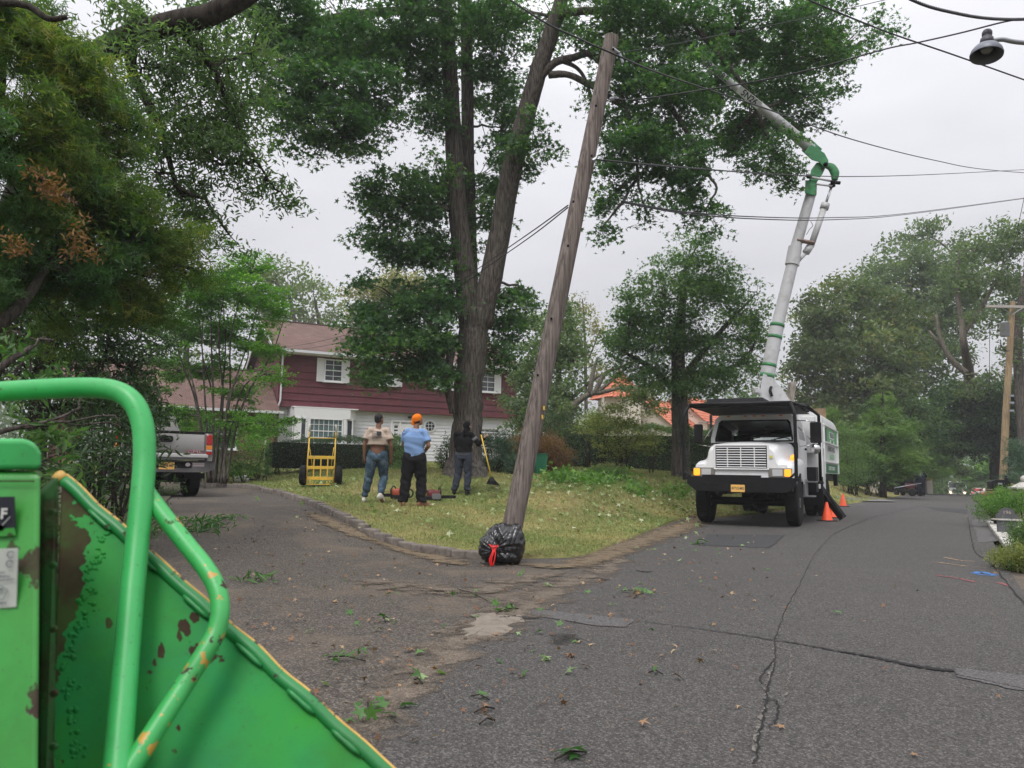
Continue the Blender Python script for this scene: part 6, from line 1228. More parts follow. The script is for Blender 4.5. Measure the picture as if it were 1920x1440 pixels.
mb = MB(); mb.box((1.12,1.15,.62),(.3,.4,.03)); mb.box((1.14,1.5,.95),(.26,.5,.03)); mb.box((1.05,1.3,.8),(.04,.5,.4)); mb.build('step', mat('tread_plate', (.28,.28,.29), .5, .5), BT)
# cabinets, pedestal, chip body
mb = MB(); mb.box((0,2.65,1.35),(1.5,.8,.8)); mb.box((.2,2.9,2.05),(.9,.9,1.3)); mb.build('pedestal', M_boomw, BT)
mb = MB(); mb.rbox((1.06,2.75,1.35),(.34,.5,1.15), .02, 2, axis='z'); mb.rbox((1.02,2.4,2.1),(.3,.25,.9), .02, 2, axis='z'); mb.build('tool_cabinet', M_white, BT)
mb = MB(); mb.rbox((1.08,3.55,1.15),(.30,.55,1.35), .02, 2, axis='z'); mb.box((1.235,3.55,1.25),(.006,.42,.5)); mb.rbox((1.10,3.4,2.1),(.26,.26,1.0), .02, 2, axis='z'); mb.build('side_cabinet', M_white, BT)
mb = MB(); mb.box((.95,2.3,1.0),(.5,.5,.6)); mb.box((.6,3.2,.9),(1.0,.9,.5)); mb.box((1.0,2.75,.72),(.55,.12,.7)); mb.build('outrigger_box', M_black, BT)
bx0, by0, by1, bzb, bzt = 1.2, 3.75, 7.55, 1.16, 2.82; prof = [(-bx0,bzb),(bx0,bzb),(bx0,bzt-.35)]+[(bx0-.32+.32*math.cos(R(a)), bzt-.35+.35*math.sin(R(a))) for a in range(10,91,16)]+[(-bx0+.32-.32*math.sin(R(a)), bzt-.35+.35*math.cos(R(a))) for a in range(10,91,16)]
mb = MB(); mb.prism(prof, by0, by1, 1); body = mb.build('chip_body', M_white, BT, auto=30)
mb = MB()
for z in (bzt-.38, 1.99, 1.47): mb.rbox((bx0+.02,(by0+by1)/2,z),(.05,by1-by0+.04,.05), .012, 2, axis='y')
for y in (by0+.05, by1-.05): mb.rbox((bx0+.02,y,(bzb+bzt-.38)/2),(.05,.1,bzt-.38-bzb), .012, 2, axis='z')
mb.build('body_rail', M_white, body)
sx_ = bx0+.008; mb = MB(); mb.box((sx_,(by0+by1)/2+.1,2.21),(.008,3.2,.36)); mb.build('sign_panel', mat('sign_green', (.10,.36,.13), .5), body)
mb = MB(); mb.box((sx_,(by0+by1)/2,1.30),(.008,3.5,.24)); sp_ = mb.build('sign_panel', mat('sign_darkgreen', (.03,.16,.07), .5), body)
M_sign = mat('sign_white', (.62,.66,.60), .5); M_sgrey = mat('sign_letter', (.05,.06,.055), .6)
mb = MB(); mb.box((sx_+.006,5.85,2.23),(.006,1.3,.20)); mb.box((sx_+.006,5.9,2.05),(.006,1.2,.10)); mb.build('sign_band', M_sign, body)
mb = MB(); mb.prism([(4.15,2.05),(4.35,1.95),(4.55,2.05),(4.5,2.38),(4.2,2.38)], sx_+.004, sx_+.01, 0); mb.build('sign_logo', M_sgrey, body)
def side_letters(s, y, z, sz, m, w_=1.0): text(s, sz, frame((sx_+.014,y,z),(0,1,0),(0,0,1)), m, body, 'sign_lettering', .001, font_scale_x=w_, bold=.002)
side_letters('TREE CARE', 5.85, 2.23, .19, M_sgrey, 1.1); side_letters('EXPERTS', 5.9, 2.05, .10, mat('sign_darkgreen', (0,0,0)), 1.4); side_letters('REMOVALS', 5.6, 1.84, .20, M_sgrey, 1.9); side_letters('516-355-1321', 5.7, 1.62, .20, mat('sign_green', (0,0,0)), 1.1); side_letters('LICENSED & INSURED', 5.6, 1.30, .15, M_sign, 1.2)
mb = MB(); mb.box((0,5.7,1.05),(2.2,3.4,.12)); mb.box((1.15,7.35,.98),(.1,.35,.35)); mb.box((-1.15,7.35,.98),(.1,.35,.35)); mb.build('body_frame', M_black, BT)
mb = MB(); mb.rbox((.62,7.0,2.95),(.7,.05,.35), .01, 1); mb.build('plywood_board', M_wood, BT)
for s in (1, -1):   # outriggers
    mb = MB(); a, b = Vector((s*1.0,2.85,1.05)), Vector((s*1.70,2.88,.06)); mb.tube([a, b], .10, 4, up=(0,1,0)); mb.tube([a.lerp(b,.4)+Vector((s*.06,-.09,.06)), b+Vector((0,-.09,.05))], .02, 6); mb.build('outrigger_leg', M_black, BT); mb = MB(); mb.rbox((s*1.76,2.88,-.065),(.48,.36,.03), .04, 3, axis='z'); mb.build('foot_pad', M_black, BT)
# boom
mb = MB(); P = [(1423,765),(1484,765),(1482,752),(1471,735),(1448,708),(1431,700),(1427,720)]
for Y in (20.05, 20.4): pass
A = [W(x,y,20.02) for x,y in P]; B = [W(x,y,20.42) for x,y in P]; n_ = len(P); mb.add(A+B, [tuple(range(n_)), tuple(range(2*n_-1,n_-1,-1))]+[(i,n_+i,n_+(i+1)%n_,(i+1)%n_) for i in range(n_)]); mb.build('turret', M_boomw, BT, world=True)
mb = MB(); mb.tube([W(1474,738,20.7), W(1488,768,20.7)], .03, 6); q = [W(1484,716,20.7),W(1494,716,20.7),W(1486,770,20.7),W(1475,770,20.7)]; q2 = [v_+Vector((0,.25,0)) for v_ in q]; mb.add(q+q2, [(0,1,2,3),(7,6,5,4),(0,4,5,1),(1,5,6,2),(2,6,7,3),(3,7,4,0)]); mb.tube([W(1491,714,20.6), W(1484,768,20.6)], .025, 6); mb.build('ladder_rack', mat('rack_tan', (.30,.27,.23), .7, var=.4, vs_=8), BT, world=True)
mb = MB(); mb.box(W(1419,733,20.0), (.16,.2,.10)); mb.tube([W(1413,728,20), W(1424,726,20)], .02, 6); mb.tube([W(1413,737,20), W(1424,739,20)], .02, 6); mb.build('bracket', M_boomw, BT, world=True)
mb = MB(); mb.tube(catmull([W(1446,726,19.98), W(1444,733,19.9), W(1447,742,19.98)], 4), .04, 8); mb.build('hose', M_black, BT, True, True)
lower = [W(1437,712,20.2), W(1457,612,20.2), W(1487,489,20.2)]; mb = MB(); mb.tube([lower[0], lower[1]], [.185,.18], 20); mb.tube([lower[1], lower[2]], [.162,.15], 20); mb.tube([W(1485,497,20.2), W(1491,463,20.2)], [.185,.175], 20); mb.tube([W(1490,470,20.2), W(1521,362,20.25)], [.142,.136], 20); lb_ = mb.build('lower_boom', M_boomw, BT, world=True, auto=40)
for y0_, y1_ in ((708,701),(688,682),(635,629),(613,607)):
    f = lambda y: W(1437+(712-y)*.2,y,20.2)
    mb = MB(); mb.tube([f(y0_), f(y1_)], .189, 20); mb.build('green_band', M_green, lb_, True, True)
def knuck(pts, Y0, Y1, nm, m): 
    mb = MB(); A = [W(x,y,Y0) for x,y in pts]; B = [W(x,y,Y1) for x,y in pts]; n_ = len(pts); mb.add(A+B, [tuple(range(n_)), tuple(range(2*n_-1,n_-1,-1))]+[(i,n_+i,n_+(i+1)%n_,(i+1)%n_) for i in range(n_)]); o = mb.build(nm, m, BT, world=True); b = o.modifiers.new('b','BEVEL'); b.width = .02; b.segments = 2; return o
knuck([(1510,338),(1532,338),(1531,367),(1509,363)], 20.05, 20.42, 'knuckle_base', M_green)
knuck([(1516,342),(1521,318),(1531,305),(1548,303),(1549,312),(1543,325),(1533,340),(1524,345)], 20.1, 20.38, 'knuckle_link', M_green)
knuck([(1508,286),(1520,270),(1532,278),(1546,287),(1553,300),(1554,312),(1545,316),(1536,304),(1528,302),(1522,300)], 20.02, 20.46, 'elbow', M_green)
mb = MB(); mb.tube(catmull([W(1549,310,20.24), W(1559,314,20.24), W(1565,324,20.24), W(1565,338,20.24)], 6), [.05,.075,.08,.05], 10, sy=1.6); mb.build('elbow_arm', M_green, BT, True, True)
for Y in (20.0,20.45): mb = MB(); mb.tube([W(1515,331,Y), W(1562,340,Y)], .035, 8); mb.build('link_arm', M_boomw, BT, True, True); mb = MB(); mb.tube([W(1531,345,Y), W(1560,349,Y)], .03, 8); mb.build('link_arm', M_boomw, BT, True, True)
mb = MB(); mb.cyl(W(1548,308,19.9), W(1548,308,20.55), .06); mb.cyl(W(1561,341,19.9), W(1561,341,20.55), .055); mb.cyl(W(1516,331,19.9), W(1516,331,20.55), .06); mb.tube([W(1561,342,20.2), W(1575,343,20.2)], .05, 8); mb.tube([W(1556,349,20.2), W(1564,346,20.2)], .07, 8); mb.build('pivot_pin', M_black, BT, True, True)
mb = MB(); mb.tube([W(1560,348,20.2), W(1546,388,20.2)], .035, 10); mb.build('cylinder_rod', M_chrome, BT, True, True)
mb = MB(); mb.tube([W(1547,384,20.2), W(1520,463,20.2)], .085, 16); mb.tube([W(1548,382,20.2), W(1545,392,20.2)], .115, 16); mb.tube([W(1520,460,20.2), W(1511,474,20.2)], .10, 12); mb.tube([W(1512,474,20.2), W(1497,490,20.2)], .04, 8); mb.tube([W(1521,466,20.2), W(1498,490,20.2)], .03, 6); mb.build('lift_cylinder', M_boomw, BT, True, True)
mb = MB(); mb.tube([W(1494,450,20.1), W(1526,456,20.1)], .06, 4); mb.build('cylinder_clamp', mat('rusty_clamp', (.22,.15,.12), .7, var=.4, vs_=10), BT, world=True)
mb = MB(); mb.tube(catmull([W(1512,440,20.1),W(1518,430,20.1),W(1524,423,20.05),W(1520,415,20.05)],6), .008, 5); mb.build('hose', M_wire, BT, True, True)
ub = [W(1524,282,20.24), W(1453,222,19.7), W(1300,98,19.0)]
mb = MB(); mb.tube([W(1531,289,20.24), W(1513,273,20.3)], .19, 18); mb.build('boom_sleeve', M_green, BT, True, True)
mb = MB(); mb.tube([ub[0], ub[1]], [.150,.138], 20); mb.tube([ub[1], ub[2]], [.120,.075], 20); ubo = mb.build('upper_boom', M_boomw, BT, world=True, auto=40)
def boomtext(s, x, y, sz, t):
    c = ub[1].lerp(ub[2], t); d = (ub[1]-ub[2]).normalized(); tc = (Vector((0,0,CAMZ))-c).normalized(); up_ = tc.cross(d).normalized(); tc2 = d.cross(up_).normalized(); text(s, sz, frame(c+tc2*.108, d, up_), M_ink, ubo, 'boom_lettering', .002, world=True, bold=.004)
boomtext('JR CARE', 0, 0, .20, .72); boomtext('(516)', 0, 0, .14, .94); boomtext('5N26', 0, 0, .22, .33)
c = ub[1].lerp(ub[2], .33); d = (ub[1]-ub[2]).normalized(); tc = (Vector((0,0,CAMZ))-c).normalized(); up_ = tc.cross(d).normalized(); tc2 = d.cross(up_)
mb = MB(); Mx = Matrix((d, up_, tc2)).transposed(); mb.box(c+tc2*.100, (.75,.20,.012), M=Mx); mb.build('boom_label', M_sign, ubo, world=True)
bk = W(1268,62,20.2); mb = MB(); mb.rbox(bk, (.62,.62,.9), .08, 3, axis='z'); mb.build('bucket', M_boomw, BT, world=True)
for o in list(BT.children):
    if o.name.split('.')[0] in ('hood', 'grille', 'grille_shade', 'headlight', 'badge', 'sticker', 'bumper', 'license_plate'): o.scale.x = .94; o.location.x = .045
# ================================================================ pickup
PA = R(34); pp = W(322,930,16.0); PK = thing('pickup_truck', 'silver pickup seen from behind in the driveway with black bed rail and orange plate', 'pickup truck', (-7.33, 16.35, T(-7.0,16.3)-.02), R(37))
mb = MB(); mb.rbox((0,.03,1.12),(1.62,.06,.50), .02, 3, axis='y'); tg = mb.build('tailgate', M_silver, PK, auto=40)
mb = MB(); mb.rbox((0,.02,.90),(1.78,.10,.09), .02, 3, axis='x'); mb.build('lower_trim', M_silverl, PK)
mb = MB(); mb.rbox((0,.04,1.395),(1.60,.09,.06), .015, 2, axis='x'); mb.build('tailgate_cap', M_rubber, tg)
mb = MB(); mb.rbox((0,-.015,1.25),(.30,.03,.13), .045, 4); mb.rbox((0,-.022,1.255),(.22,.03,.05), .02, 3); mb.build('tailgate_handle', M_black, tg)
text('GMC', .10, frame((.62,-.008,.985),(1,0,0),(0,0,1)), mat('badge_red', (.35,.02,.03), .4), tg, 'badge', .006, font_scale_x=1.5, bold=.006); text('GMC', .10, frame((.62,-.015,.985),(1,0,0),(0,0,1)), M_chrome, tg, 'badge', .004, font_scale_x=1.5)
mb = MB()
for s in (-1, 1): mb.rbox((s*.905,1.15,1.13),(.15,2.3,.56), .05, 4, axis='y'); mb.rbox((s*.93,.35,.82),(.12,.7,.2), .03, 3, axis='y')
mb.box((0,1.2,.86),(1.7,2.3,.1)); mb.build('bed', M_silver, PK, auto=35)
mb = MB(); [mb.rbox((s*.9,1.15,1.415),(.13,2.3,.03), .01, 1, axis='y') for s in (-1,1)]; mb.build('bed_rail', M_rubber, PK)
for s in (-1, 1):
    mb = MB(); mb.rbox((s*.905,-.005,1.255),(.12,.05,.22), .03, 3); tl_ = mb.build('tail_light', M_red, PK); mb = MB(); mb.rbox((s*.905,-.008,1.085),(.12,.05,.085), .01, 2); mb.build('amber_lens', M_amberoff, tl_); mb = MB(); mb.rbox((s*.905,-.008,1.02),(.12,.05,.035), .008, 1); mb.build('reverse_lens', M_lamp, tl_); mb = MB(); mb.rbox((s*.905,-.006,.965),(.11,.05,.07), .01, 2); mb.build('lower_lens', M_red, tl_)
mb = MB(); mb.prism([(-.98,.78),(.98,.78),(.97,.62),(.80,.55),(-.80,.55),(-.97,.62)], -.24, .05, 1); bu = mb.build('bumper', mat('bumper_steel', (.17,.165,.16), .35, .6, var=.3, vs_=3), PK); mb = MB(); mb.box((0,-.245,.70),(1.0,.012,.13)); mb.box((0,-.20,.785),(1.9,.2,.012)); mb.build('bumper_pad', M_rubber, bu)
mb = MB(); mb.ell((.42,-.247,.71),(.055,.01,.045)); mb.rbox((.64,-.247,.73),(.24,.008,.03), .005, 1); mb.rbox((.64,-.247,.69),(.24,.008,.03), .005, 1); mb.build('bumper_sticker', mat('sticker_white', (.6,.5,.52), .5), bu)
mb = MB(); mb.rbox((0,-.256,.68),(.305,.008,.152), .012, 2); pl = mb.build('license_plate', M_plate, PK); text('15405-ME', .08, frame((0,-.262,.68),(1,0,0),(0,0,1)), M_ink, pl, 'plate_number', .001, font_scale_x=.8, bold=.001)
for s in (-1,1): wheel(PK, s*.80, .95, .39, .27); wheel(PK, s*.80, 4.6, .39, .27)
mb = MB(); mb.box((0,2.2,.6),(1.0,4.5,.22)); mb.cyl((-.8,.95,.39),(.8,.95,.39),.07); mb.ell((0,.95,.39),(.16,.16,.16)); mb.box((0,-.15,.48),(.1,.25,.1)); mb.cyl((.5,.1,.45),(.5,1.2,.45),.05); mb.box((.55,.35,.47),(.7,.3,.12)); mb.build('chassis', M_black, PK)
mb = MB(); Vc = []
for y, hw, z in ((2.35,.88,.7),(2.35,.9,1.4),(2.45,.74,1.88),(3.9,.72,1.88),(4.5,.88,1.42),(5.8,.88,1.30),(5.95,.88,.7)): Vc += [(-hw,y,z),(hw,y,z)]
mb.add(Vc, [(0,1,3,2),(2,3,5,4),(4,5,7,6),(6,7,9,8),(8,9,11,10),(10,11,13,12),(0,2,4,6,8,10,12),(1,13,11,9,7,5,3)]); cb = mb.build('cab', M_silver, PK, auto=30)
mb = MB(); mb.add([(-.7,2.36,1.42),(.7,2.36,1.42),(.62,2.43,1.80),(-.62,2.43,1.80)], [(0,1,2,3)]); mb.build('rear_window', M_glassd, cb)
# ================================================================ people
def skin(nm, c): return mat('skin_'+nm, c, .55, var=.08, vs_=6)
def fold(amp, ks, kz, seed=0.0, zf=None):
    def f(co, no):
        x, y, z = co[:,0], co[:,1], co[:,2]
        w_ = np.sin(z*kz+2.2*np.sin(x*ks+seed)+1.3*np.sin(y*ks*1.3+seed*2))*.6+np.sin(z*kz*1.9+x*ks*1.7+seed)*.25+np.sin(x*ks*2.1+z*kz*.6)*.3
        a = amp*(zf(z) if zf else 1.0); return co+no*(w_*a)[:,None]
    return f
def hand(mb, wrist, dirn, side, curl=.5, palm_n=None):
    """palm, four bent fingers of different lengths and a thumb; dirn points along the hand"""
    d = Vector(dirn).normalized(); n = Vector(palm_n or (0,1,0)); n = (n-d*n.dot(d)).normalized(); s = d.cross(n).normalized()*side; w_ = Vector(wrist)
    mb.caps([w_, w_+d*.035, w_+d*.075], [.022,.030,.030], 10, .55, 1.15, up=n)
    for k, ln in enumerate((.068,.078,.072,.056)):
        b = w_+d*.088+s*(.027-.018*k); a1 = curl*.6; p1 = b+(d*math.cos(a1)-n*math.sin(a1))*ln*.5; a2 = curl*1.6; p2 = p1+(d*math.cos(a2)-n*math.sin(a2))*ln*.5; mb.caps([b-d*.01, p1, p2], [.0095,.0088,.0075], 8)
    b = w_+d*.03+s*.028; mb.caps([b, b+(d*.6+s*.7-n*.3).normalized()*.035, b+(d*.75+s*.45-n*.5).normalized()*.066], [.0125,.0105,.009], 8)
def person(label, loc, rz, J, mt, cfg, scale=1.0):
    """J: joints in metres, x right, y forward, z up; cfg: clothing"""
    root = thing('person', label, 'person', loc, rz); v = lambda k: Vector(J[k])*scale
    S = scale; mb = MB()
    P, WA, CH, NK, HD = v('pelvis'), v('waist'), v('chest'), v('neck'), v('head'); wd = cfg.get('wide', 1.0)
    mb.caps([P+Vector((0,0,-.02)), (P+WA)/2, WA, (WA+CH)/2, CH, CH.lerp(NK,.6)], [.112*S,.115*S,.112*S,.125*S,.125*S,.085*S], 20, .92*wd, 1.34*wd)
    for s in 'LR': mb.caps([CH.lerp(NK,.35), v('sh'+s)], [.075*S,.058*S], 12)
    mb.caps([CH.lerp(NK,.6), NK, NK.lerp(HD,.5)], [.062*S,.052*S,.052*S], 14)
    # head: cranium, jaw, nose, ears
    hr = Matrix.Rotation(cfg['yaw'],3,'Z') @ Matrix.Rotation(cfg['tilt'],3,'X'); H = lambda x,y,z: HD+hr@(Vector((x,y,z))*S)
    mb.ell(H(0,-.012,.03), (.076*S,.094*S,.088*S), hr); mb.ell(H(0,.022,-.035), (.058*S,.066*S,.072*S), hr); mb.ell(H(0,.05,-.075), (.034*S,.03*S,.026*S), hr); mb.caps([H(0,.078,.012), H(0,.100,-.022)], [.010*S,.015*S], 8)
    mb.ell(H(0,.078,.018), (.045*S,.018*S,.012*S), hr); mb.ell(H(0,.083,-.052), (.022*S,.012*S,.011*S), hr)
    for s in (-1,1): mb.ell(H(s*.076,-.005,-.005), (.010*S,.020*S,.030*S), hr)
    for s in 'LR':
        sh, el, wr = v('sh'+s), v('el'+s), v('wr'+s); mb.caps([sh, sh.lerp(el,.4), el], [.056*S,.048*S,.038*S], 14); mb.caps([el, el.lerp(wr,.35), wr], [.040*S,.038*S,.025*S], 14)
        hd = J.get('hd'+s) or tuple(wr-el); hand(mb, wr, hd, (1 if s == 'L' else -1)*cfg.get('hside',1), cfg.get('curl'+s,.5), cfg.get('pn'+s,(0,-1,0)))
        hp, kn, an, toe = v('hip'+s), v('kn'+s), v('an'+s), v('toe'+s); mb.caps([hp, hp.lerp(kn,.5), kn], [.092*S,.078*S,.056*S], 16); mb.caps([kn, kn.lerp(an,.35), an], [.056*S,.056*S,.038*S], 14); mb.caps([an, an.lerp(toe,.5)+Vector((0,0,-.03)), toe], [.038*S,.036*S,.03*S], 10)
    o = remeshed(mb, 'body', mt['skin'], root, .0085, 4)
    # eyes
    for s in (-1,1):
        mb = MB(); mb.ell(H(s*.031,.081,.004), (.011*S,.006*S,.007*S), hr, 10, 6); mb.build('eye', mat('eye_white', (.5,.48,.45), .3), root, True)
    # shirt
    sl = cfg['sleeve']; mb = MB(); hem = cfg['hem']; hemz = P.z+hem; ease = cfg.get('ease', .022)
    b0 = P.lerp(CH, max(0, (hemz-P.z)/(CH.z-P.z))); cut = b0.z
    mb.tube(catmull([b0, b0.lerp(CH,.4), b0.lerp(CH,.75), CH, CH.lerp(NK,.55), CH.lerp(NK,.92)], 5), lin([(.118+ease)*S*cfg.get('hemw',1),(.12+ease)*S,(.130+ease)*S,(.132+ease)*S,(.092+ease*.6)*S,.060*S], 26, 0), 24, sx=.94*wd, sy=1.34*wd)
    for s in 'LR':
        sh, el, wr = v('sh'+s), v('el'+s), v('wr'+s); mb.caps([CH.lerp(NK,.45), sh.lerp(CH.lerp(NK,.45),.15)+Vector((0,0,.005))], [.085*S,.074*S], 14)
        end = sh.lerp(el, min(1,sl)) if sl <= 1 else None
        if sl <= 1: mb.tube([sh, sh.lerp(end,.5), end], [.072*S,.070*S,(.062+ease*.6)*S], 16)
        else: mb.caps([sh, sh.lerp(el,.5), el], [.070*S,.064*S,.056*S], 14); mb.tube([el, el.lerp(wr,.5), wr], [.056*S,.052*S,.044*S], 14)
    if cfg.get('hood'): mb.caps([NK+Vector((0,-.05,-.03)), NK+Vector((0,-.085,.03))], [.07*S,.05*S], 14, 1, 1.5); mb.ell(NK+Vector((0,0,0)), (.085*S,.085*S,.07*S))
    sh_ = remeshed(mb, 'shirt', mt['shirt'], root, .010, 3, disp=cfg.get('sfold') or fold(.006, 13, 26, 1.0))
    # trousers
    mb = MB(); te = cfg.get('tease', .018); wz = P+Vector((0,0,cfg.get('waistz',.05))); mb.tube(catmull([wz, P+Vector((0,0,-.02)), P+Vector((0,0,-.10-cfg.get('sag',0)))], 4), [(.116+te)*S]*4+[(.118+te)*S]*5, 22, sx=.95*wd, sy=1.32*wd)
    for s in 'LR':
        hp, kn, an = v('hip'+s), v('kn'+s), v('an'+s); mb.caps([hp+Vector((0,0,.02)), hp.lerp(kn,.5), kn], [(.097+te)*S,(.084+te)*S,(.064+te)*S], 16); mb.tube([kn, kn.lerp(an,.5), an.lerp(kn,cfg.get('cuff',.03))], [(.064+te)*S,(.058+te)*S,(.046+te*cfg.get('flare',1.0))*S], 16)
        if cfg.get('sag',0): mb.caps([hp+Vector((0,0,-.08)), hp.lerp(kn,.45)*.6+P*.4*Vector((1,1,1)).x*0+hp.lerp(kn,.45)*.4], [.11*S,.10*S], 12)
    zk = v('knL').z; remeshed(mb, 'trousers', mt['trousers'], root, .010, 3, disp=fold(cfg.get('tf',.006), 14, 34, 2.0, lambda z: .5+1.2*np.exp(-((z-.16)/.16)**2)+.7*np.exp(-((z-zk)/.12)**2)))
    for s in 'LR':
        an, toe = v('an'+s), v('toe'+s); d = (toe-an); d.z = 0; d.normalize(); mb = MB(); z0 = min(an.z, toe.z); hl = an-d*.055*S; ht = J.get('lift'+s, 0)
        mb.caps([hl+Vector((0,0,-.045+ht)), an+d*.05+Vector((0,0,-.035+ht*.6)), toe+Vector((0,0,.004))], [.044*S,.050*S,.036*S], 14, .82, 1.12); mb.caps([an+Vector((0,0,.02)), an+Vector((0,0,-.02))], [.047*S,.05*S], 12)
        remeshed(mb, 'shoe', mt['shoe'], root, .009, 3)
    mb = MB()
    if cfg['head'] == 'hair': mb.ell(H(0,-.020,.042), (.081*S,.095*S,.084*S), hr); mb.ell(H(0,-.045,.0), (.074*S,.066*S,.07*S), hr); remeshed(mb, 'hair', mt['hair'], root, .008, 2, disp=fold(.002, 90, 90))
    elif cfg['head'] == 'cap':
        mb.ell(H(0,-.010,.050), (.087*S,.108*S,.086*S), hr); mb.ell(H(0,-.02,.02), (.086*S,.103*S,.05*S), hr); remeshed(mb, 'cap', mt['cap'], root, .008, 2)
        mb = MB(); mb.caps([H(0,-.09,.01), H(0,-.125,-.04)], [.03*S,.022*S], 14, .35, 2.3); mb.build('cap_visor', mt['cap'], root, True); mb = MB(); mb.ell(H(0,-.03,-.01), (.077*S,.075*S,.05*S), hr); remeshed(mb, 'hair', mt['hair'], root, .008, 2)
    elif cfg['head'] == 'wrap':
        mb.ell(H(0,-.016,.036), (.088*S,.104*S,.090*S), hr); mb.ell(H(0,-.03,-.05), (.078*S,.075*S,.06*S), hr); mb.caps([H(0,-.06,-.05), NK+Vector((0,-.05,-.02))], [.06*S,.07*S], 12); remeshed(mb, 'head_wrap', mt['cap'], root, .009, 2, disp=fold(.003, 30, 40))
    return root
def zof(x, y): return T(x, y)+.045
base = dict(pelvis=(0,0,.95), waist=(0,.0,1.08), chest=(0,.01,1.32), neck=(0,.0,1.50), head=(0,.03,1.64),
            shL=(-.185,0,1.43), shR=(.185,0,1.43), elL=(-.24,-.02,1.15), elR=(.24,-.02,1.15), wrL=(-.25,.05,.91), wrR=(.25,.05,.91),
            hipL=(-.095,0,.92), hipR=(.095,0,.92), knL=(-.12,.03,.50), knR=(.12,.03,.50), anL=(-.14,-.01,.10), anR=(.14,-.01,.10), toeL=(-.16,.14,.04), toeR=(.17,.14,.04))
# man with bare lower back
M_tee = mat('tee_beige', (.46,.37,.30), .85, spec=.12, var=.08, vs_=8); M_jean = mat('jean_blue', (.045,.075,.105), .85, spec=.12, var=.3, vs_=5, dirt=(.14,.20,.25), dirts=7, dirtlo=.5, dirthi=.66)
x_, y_ = -2.66, 15.4
J = dict(base); J.update(elL=(-.255,-.02,1.16), wrL=(-.26,.02,.91), elR=(.26,-.03,1.15), wrR=(.265,.04,.90), hdL=(.05,.02,-.2), hdR=(-.03,.05,-.2), knL=(-.16,.05,.50), anL=(-.235,.06,.10), toeL=(-.22,.21,.04), knR=(.13,.12,.52), anR=(.10,-.22,.15), toeR=(.16,-.10,.045), head=(.012,.03,1.66), shL=(-.185,0,1.44), shR=(.185,0,1.44), liftR=.03)
P1 = person('man with short black hair, beige tee rolled up off his lower back and faded jeans', (x_,y_,zof(x_,y_)), R(4), J, dict(skin=skin('tan', (.20,.095,.055)), shirt=M_tee, trousers=M_jean, shoe=mat('shoe_white', (.60,.57,.50), .6, spec=.12), hair=mat('hair_black', (.010,.009,.009), .8, bump=.6, bs=90)),
    dict(yaw=R(-38), tilt=R(8), sleeve=.62, hem=.20, hemw=1.05, ease=.045, head='hair', wide=.95, tease=.022, tf=.008, cuff=.08, flare=.5, waistz=.02, curlL=.7, curlR=.7))
mb = MB()
for i in range(9): mb.box((-.10+.022*i,-.170+.0012*i,1.34+random.uniform(-.012,.012)),(.008,.010,.12+random.uniform(-.02,.02)))
mb.box((.03,-.172,1.375),(.09,.010,.07)); mb.box((-.02,-.171,1.415),(.17,.010,.006)); mb.build('shirt_print', mat('print_charcoal', (.05,.05,.055), .8), P1)
# man in light blue tee
x_, y_ = -1.86, 14.9
J = dict(base); J.update(chest=(-.01,.0,1.32), neck=(.01,.0,1.505), head=(.045,.035,1.655), elR=(.275,-.06,1.17), wrR=(.19,.10,1.05), hdR=(-.12,.15,-.06), elL=(-.22,.10,1.18), wrL=(-.10,.26,1.10), hdL=(.1,.1,.02), knL=(-.15,.03,.50), anL=(-.19,-.01,.09), toeL=(-.21,.13,.04), knR=(.14,.05,.50), anR=(.155,-.04,.09), toeR=(.30,.06,.04), shL=(-.18,0,1.43), shR=(.18,0,1.43))
P2 = person('man in light blue tee, backwards orange cap and baggy black trousers looking up', (x_,y_,zof(x_,y_)), R(2), J, dict(skin=skin('brown', (.24,.12,.075)), shirt=mat('tee_blue', (.20,.32,.56), .85, spec=.12, var=.08, vs_=7), trousers=mat('trouser_black', (.014,.013,.015), .85, spec=.12, var=.3, vs_=6), shoe=mat('boot_tan', (.24,.12,.06), .7), hair=mat('hair_black', (0,0,0)), cap=mat('cap_orange', (.80,.19,.015), .7, spec=.12)),
    dict(yaw=R(-52), tilt=R(22), sleeve=.72, hem=-.10, ease=.030, head='cap', wide=.98, tease=.042, tf=.011, cuff=.0, flare=1.25, waistz=-.04, curlR=.9, sfold=fold(.009, 9, 30, .6, lambda z: .4+.9*np.clip((1.35-z)/.3, 0, 1))))
mb = MB(); mb.box((.0,-.166,1.44),(.20,.008,.012)); mb.build('shirt_print', mat('print_pale', (.42,.52,.68), .8), P2)
# man in black with the rake
x_, y_ = -1.13, 18.35
J = dict(base); J.update(chest=(.02,.01,1.32), neck=(.05,.0,1.49), head=(.085,.03,1.63), elR=(.36,.03,1.20), wrR=(.50,-.02,1.36), hdR=(.14,.02,.12), elL=(-.20,.12,1.16), wrL=(.02,.26,1.12), hdL=(.14,.05,.05), knL=(-.12,.04,.50), anL=(-.20,-.02,.10), toeL=(-.23,.12,.04), knR=(.12,.03,.50), anR=(.11,-.02,.10), toeR=(.13,.13,.04), shR=(.19,0,1.42))
P3 = person('man dressed in black with head wrap, looking up and holding a rake', (x_,y_,zof(x_,y_)), R(-8), J, dict(skin=skin('glove', (.32,.22,.16)), shirt=mat('hoodie_black', (.008,.008,.009), .85, spec=.12, var=.3, vs_=6), trousers=mat('trouser_greyblue', (.040,.046,.062), .85, spec=.12, var=.25, vs_=6), shoe=mat('shoe_black', (.015,.015,.016), .7, spec=.12), cap=mat('wrap_black', (.008,.008,.009), .85, spec=.12)),
    dict(yaw=R(-35), tilt=R(28), sleeve=1.2, hem=-.04, ease=.026, head='wrap', tease=.026, tf=.008, flare=1.2, hood=True, curlR=1.3, pnR=(0,-1,0)))
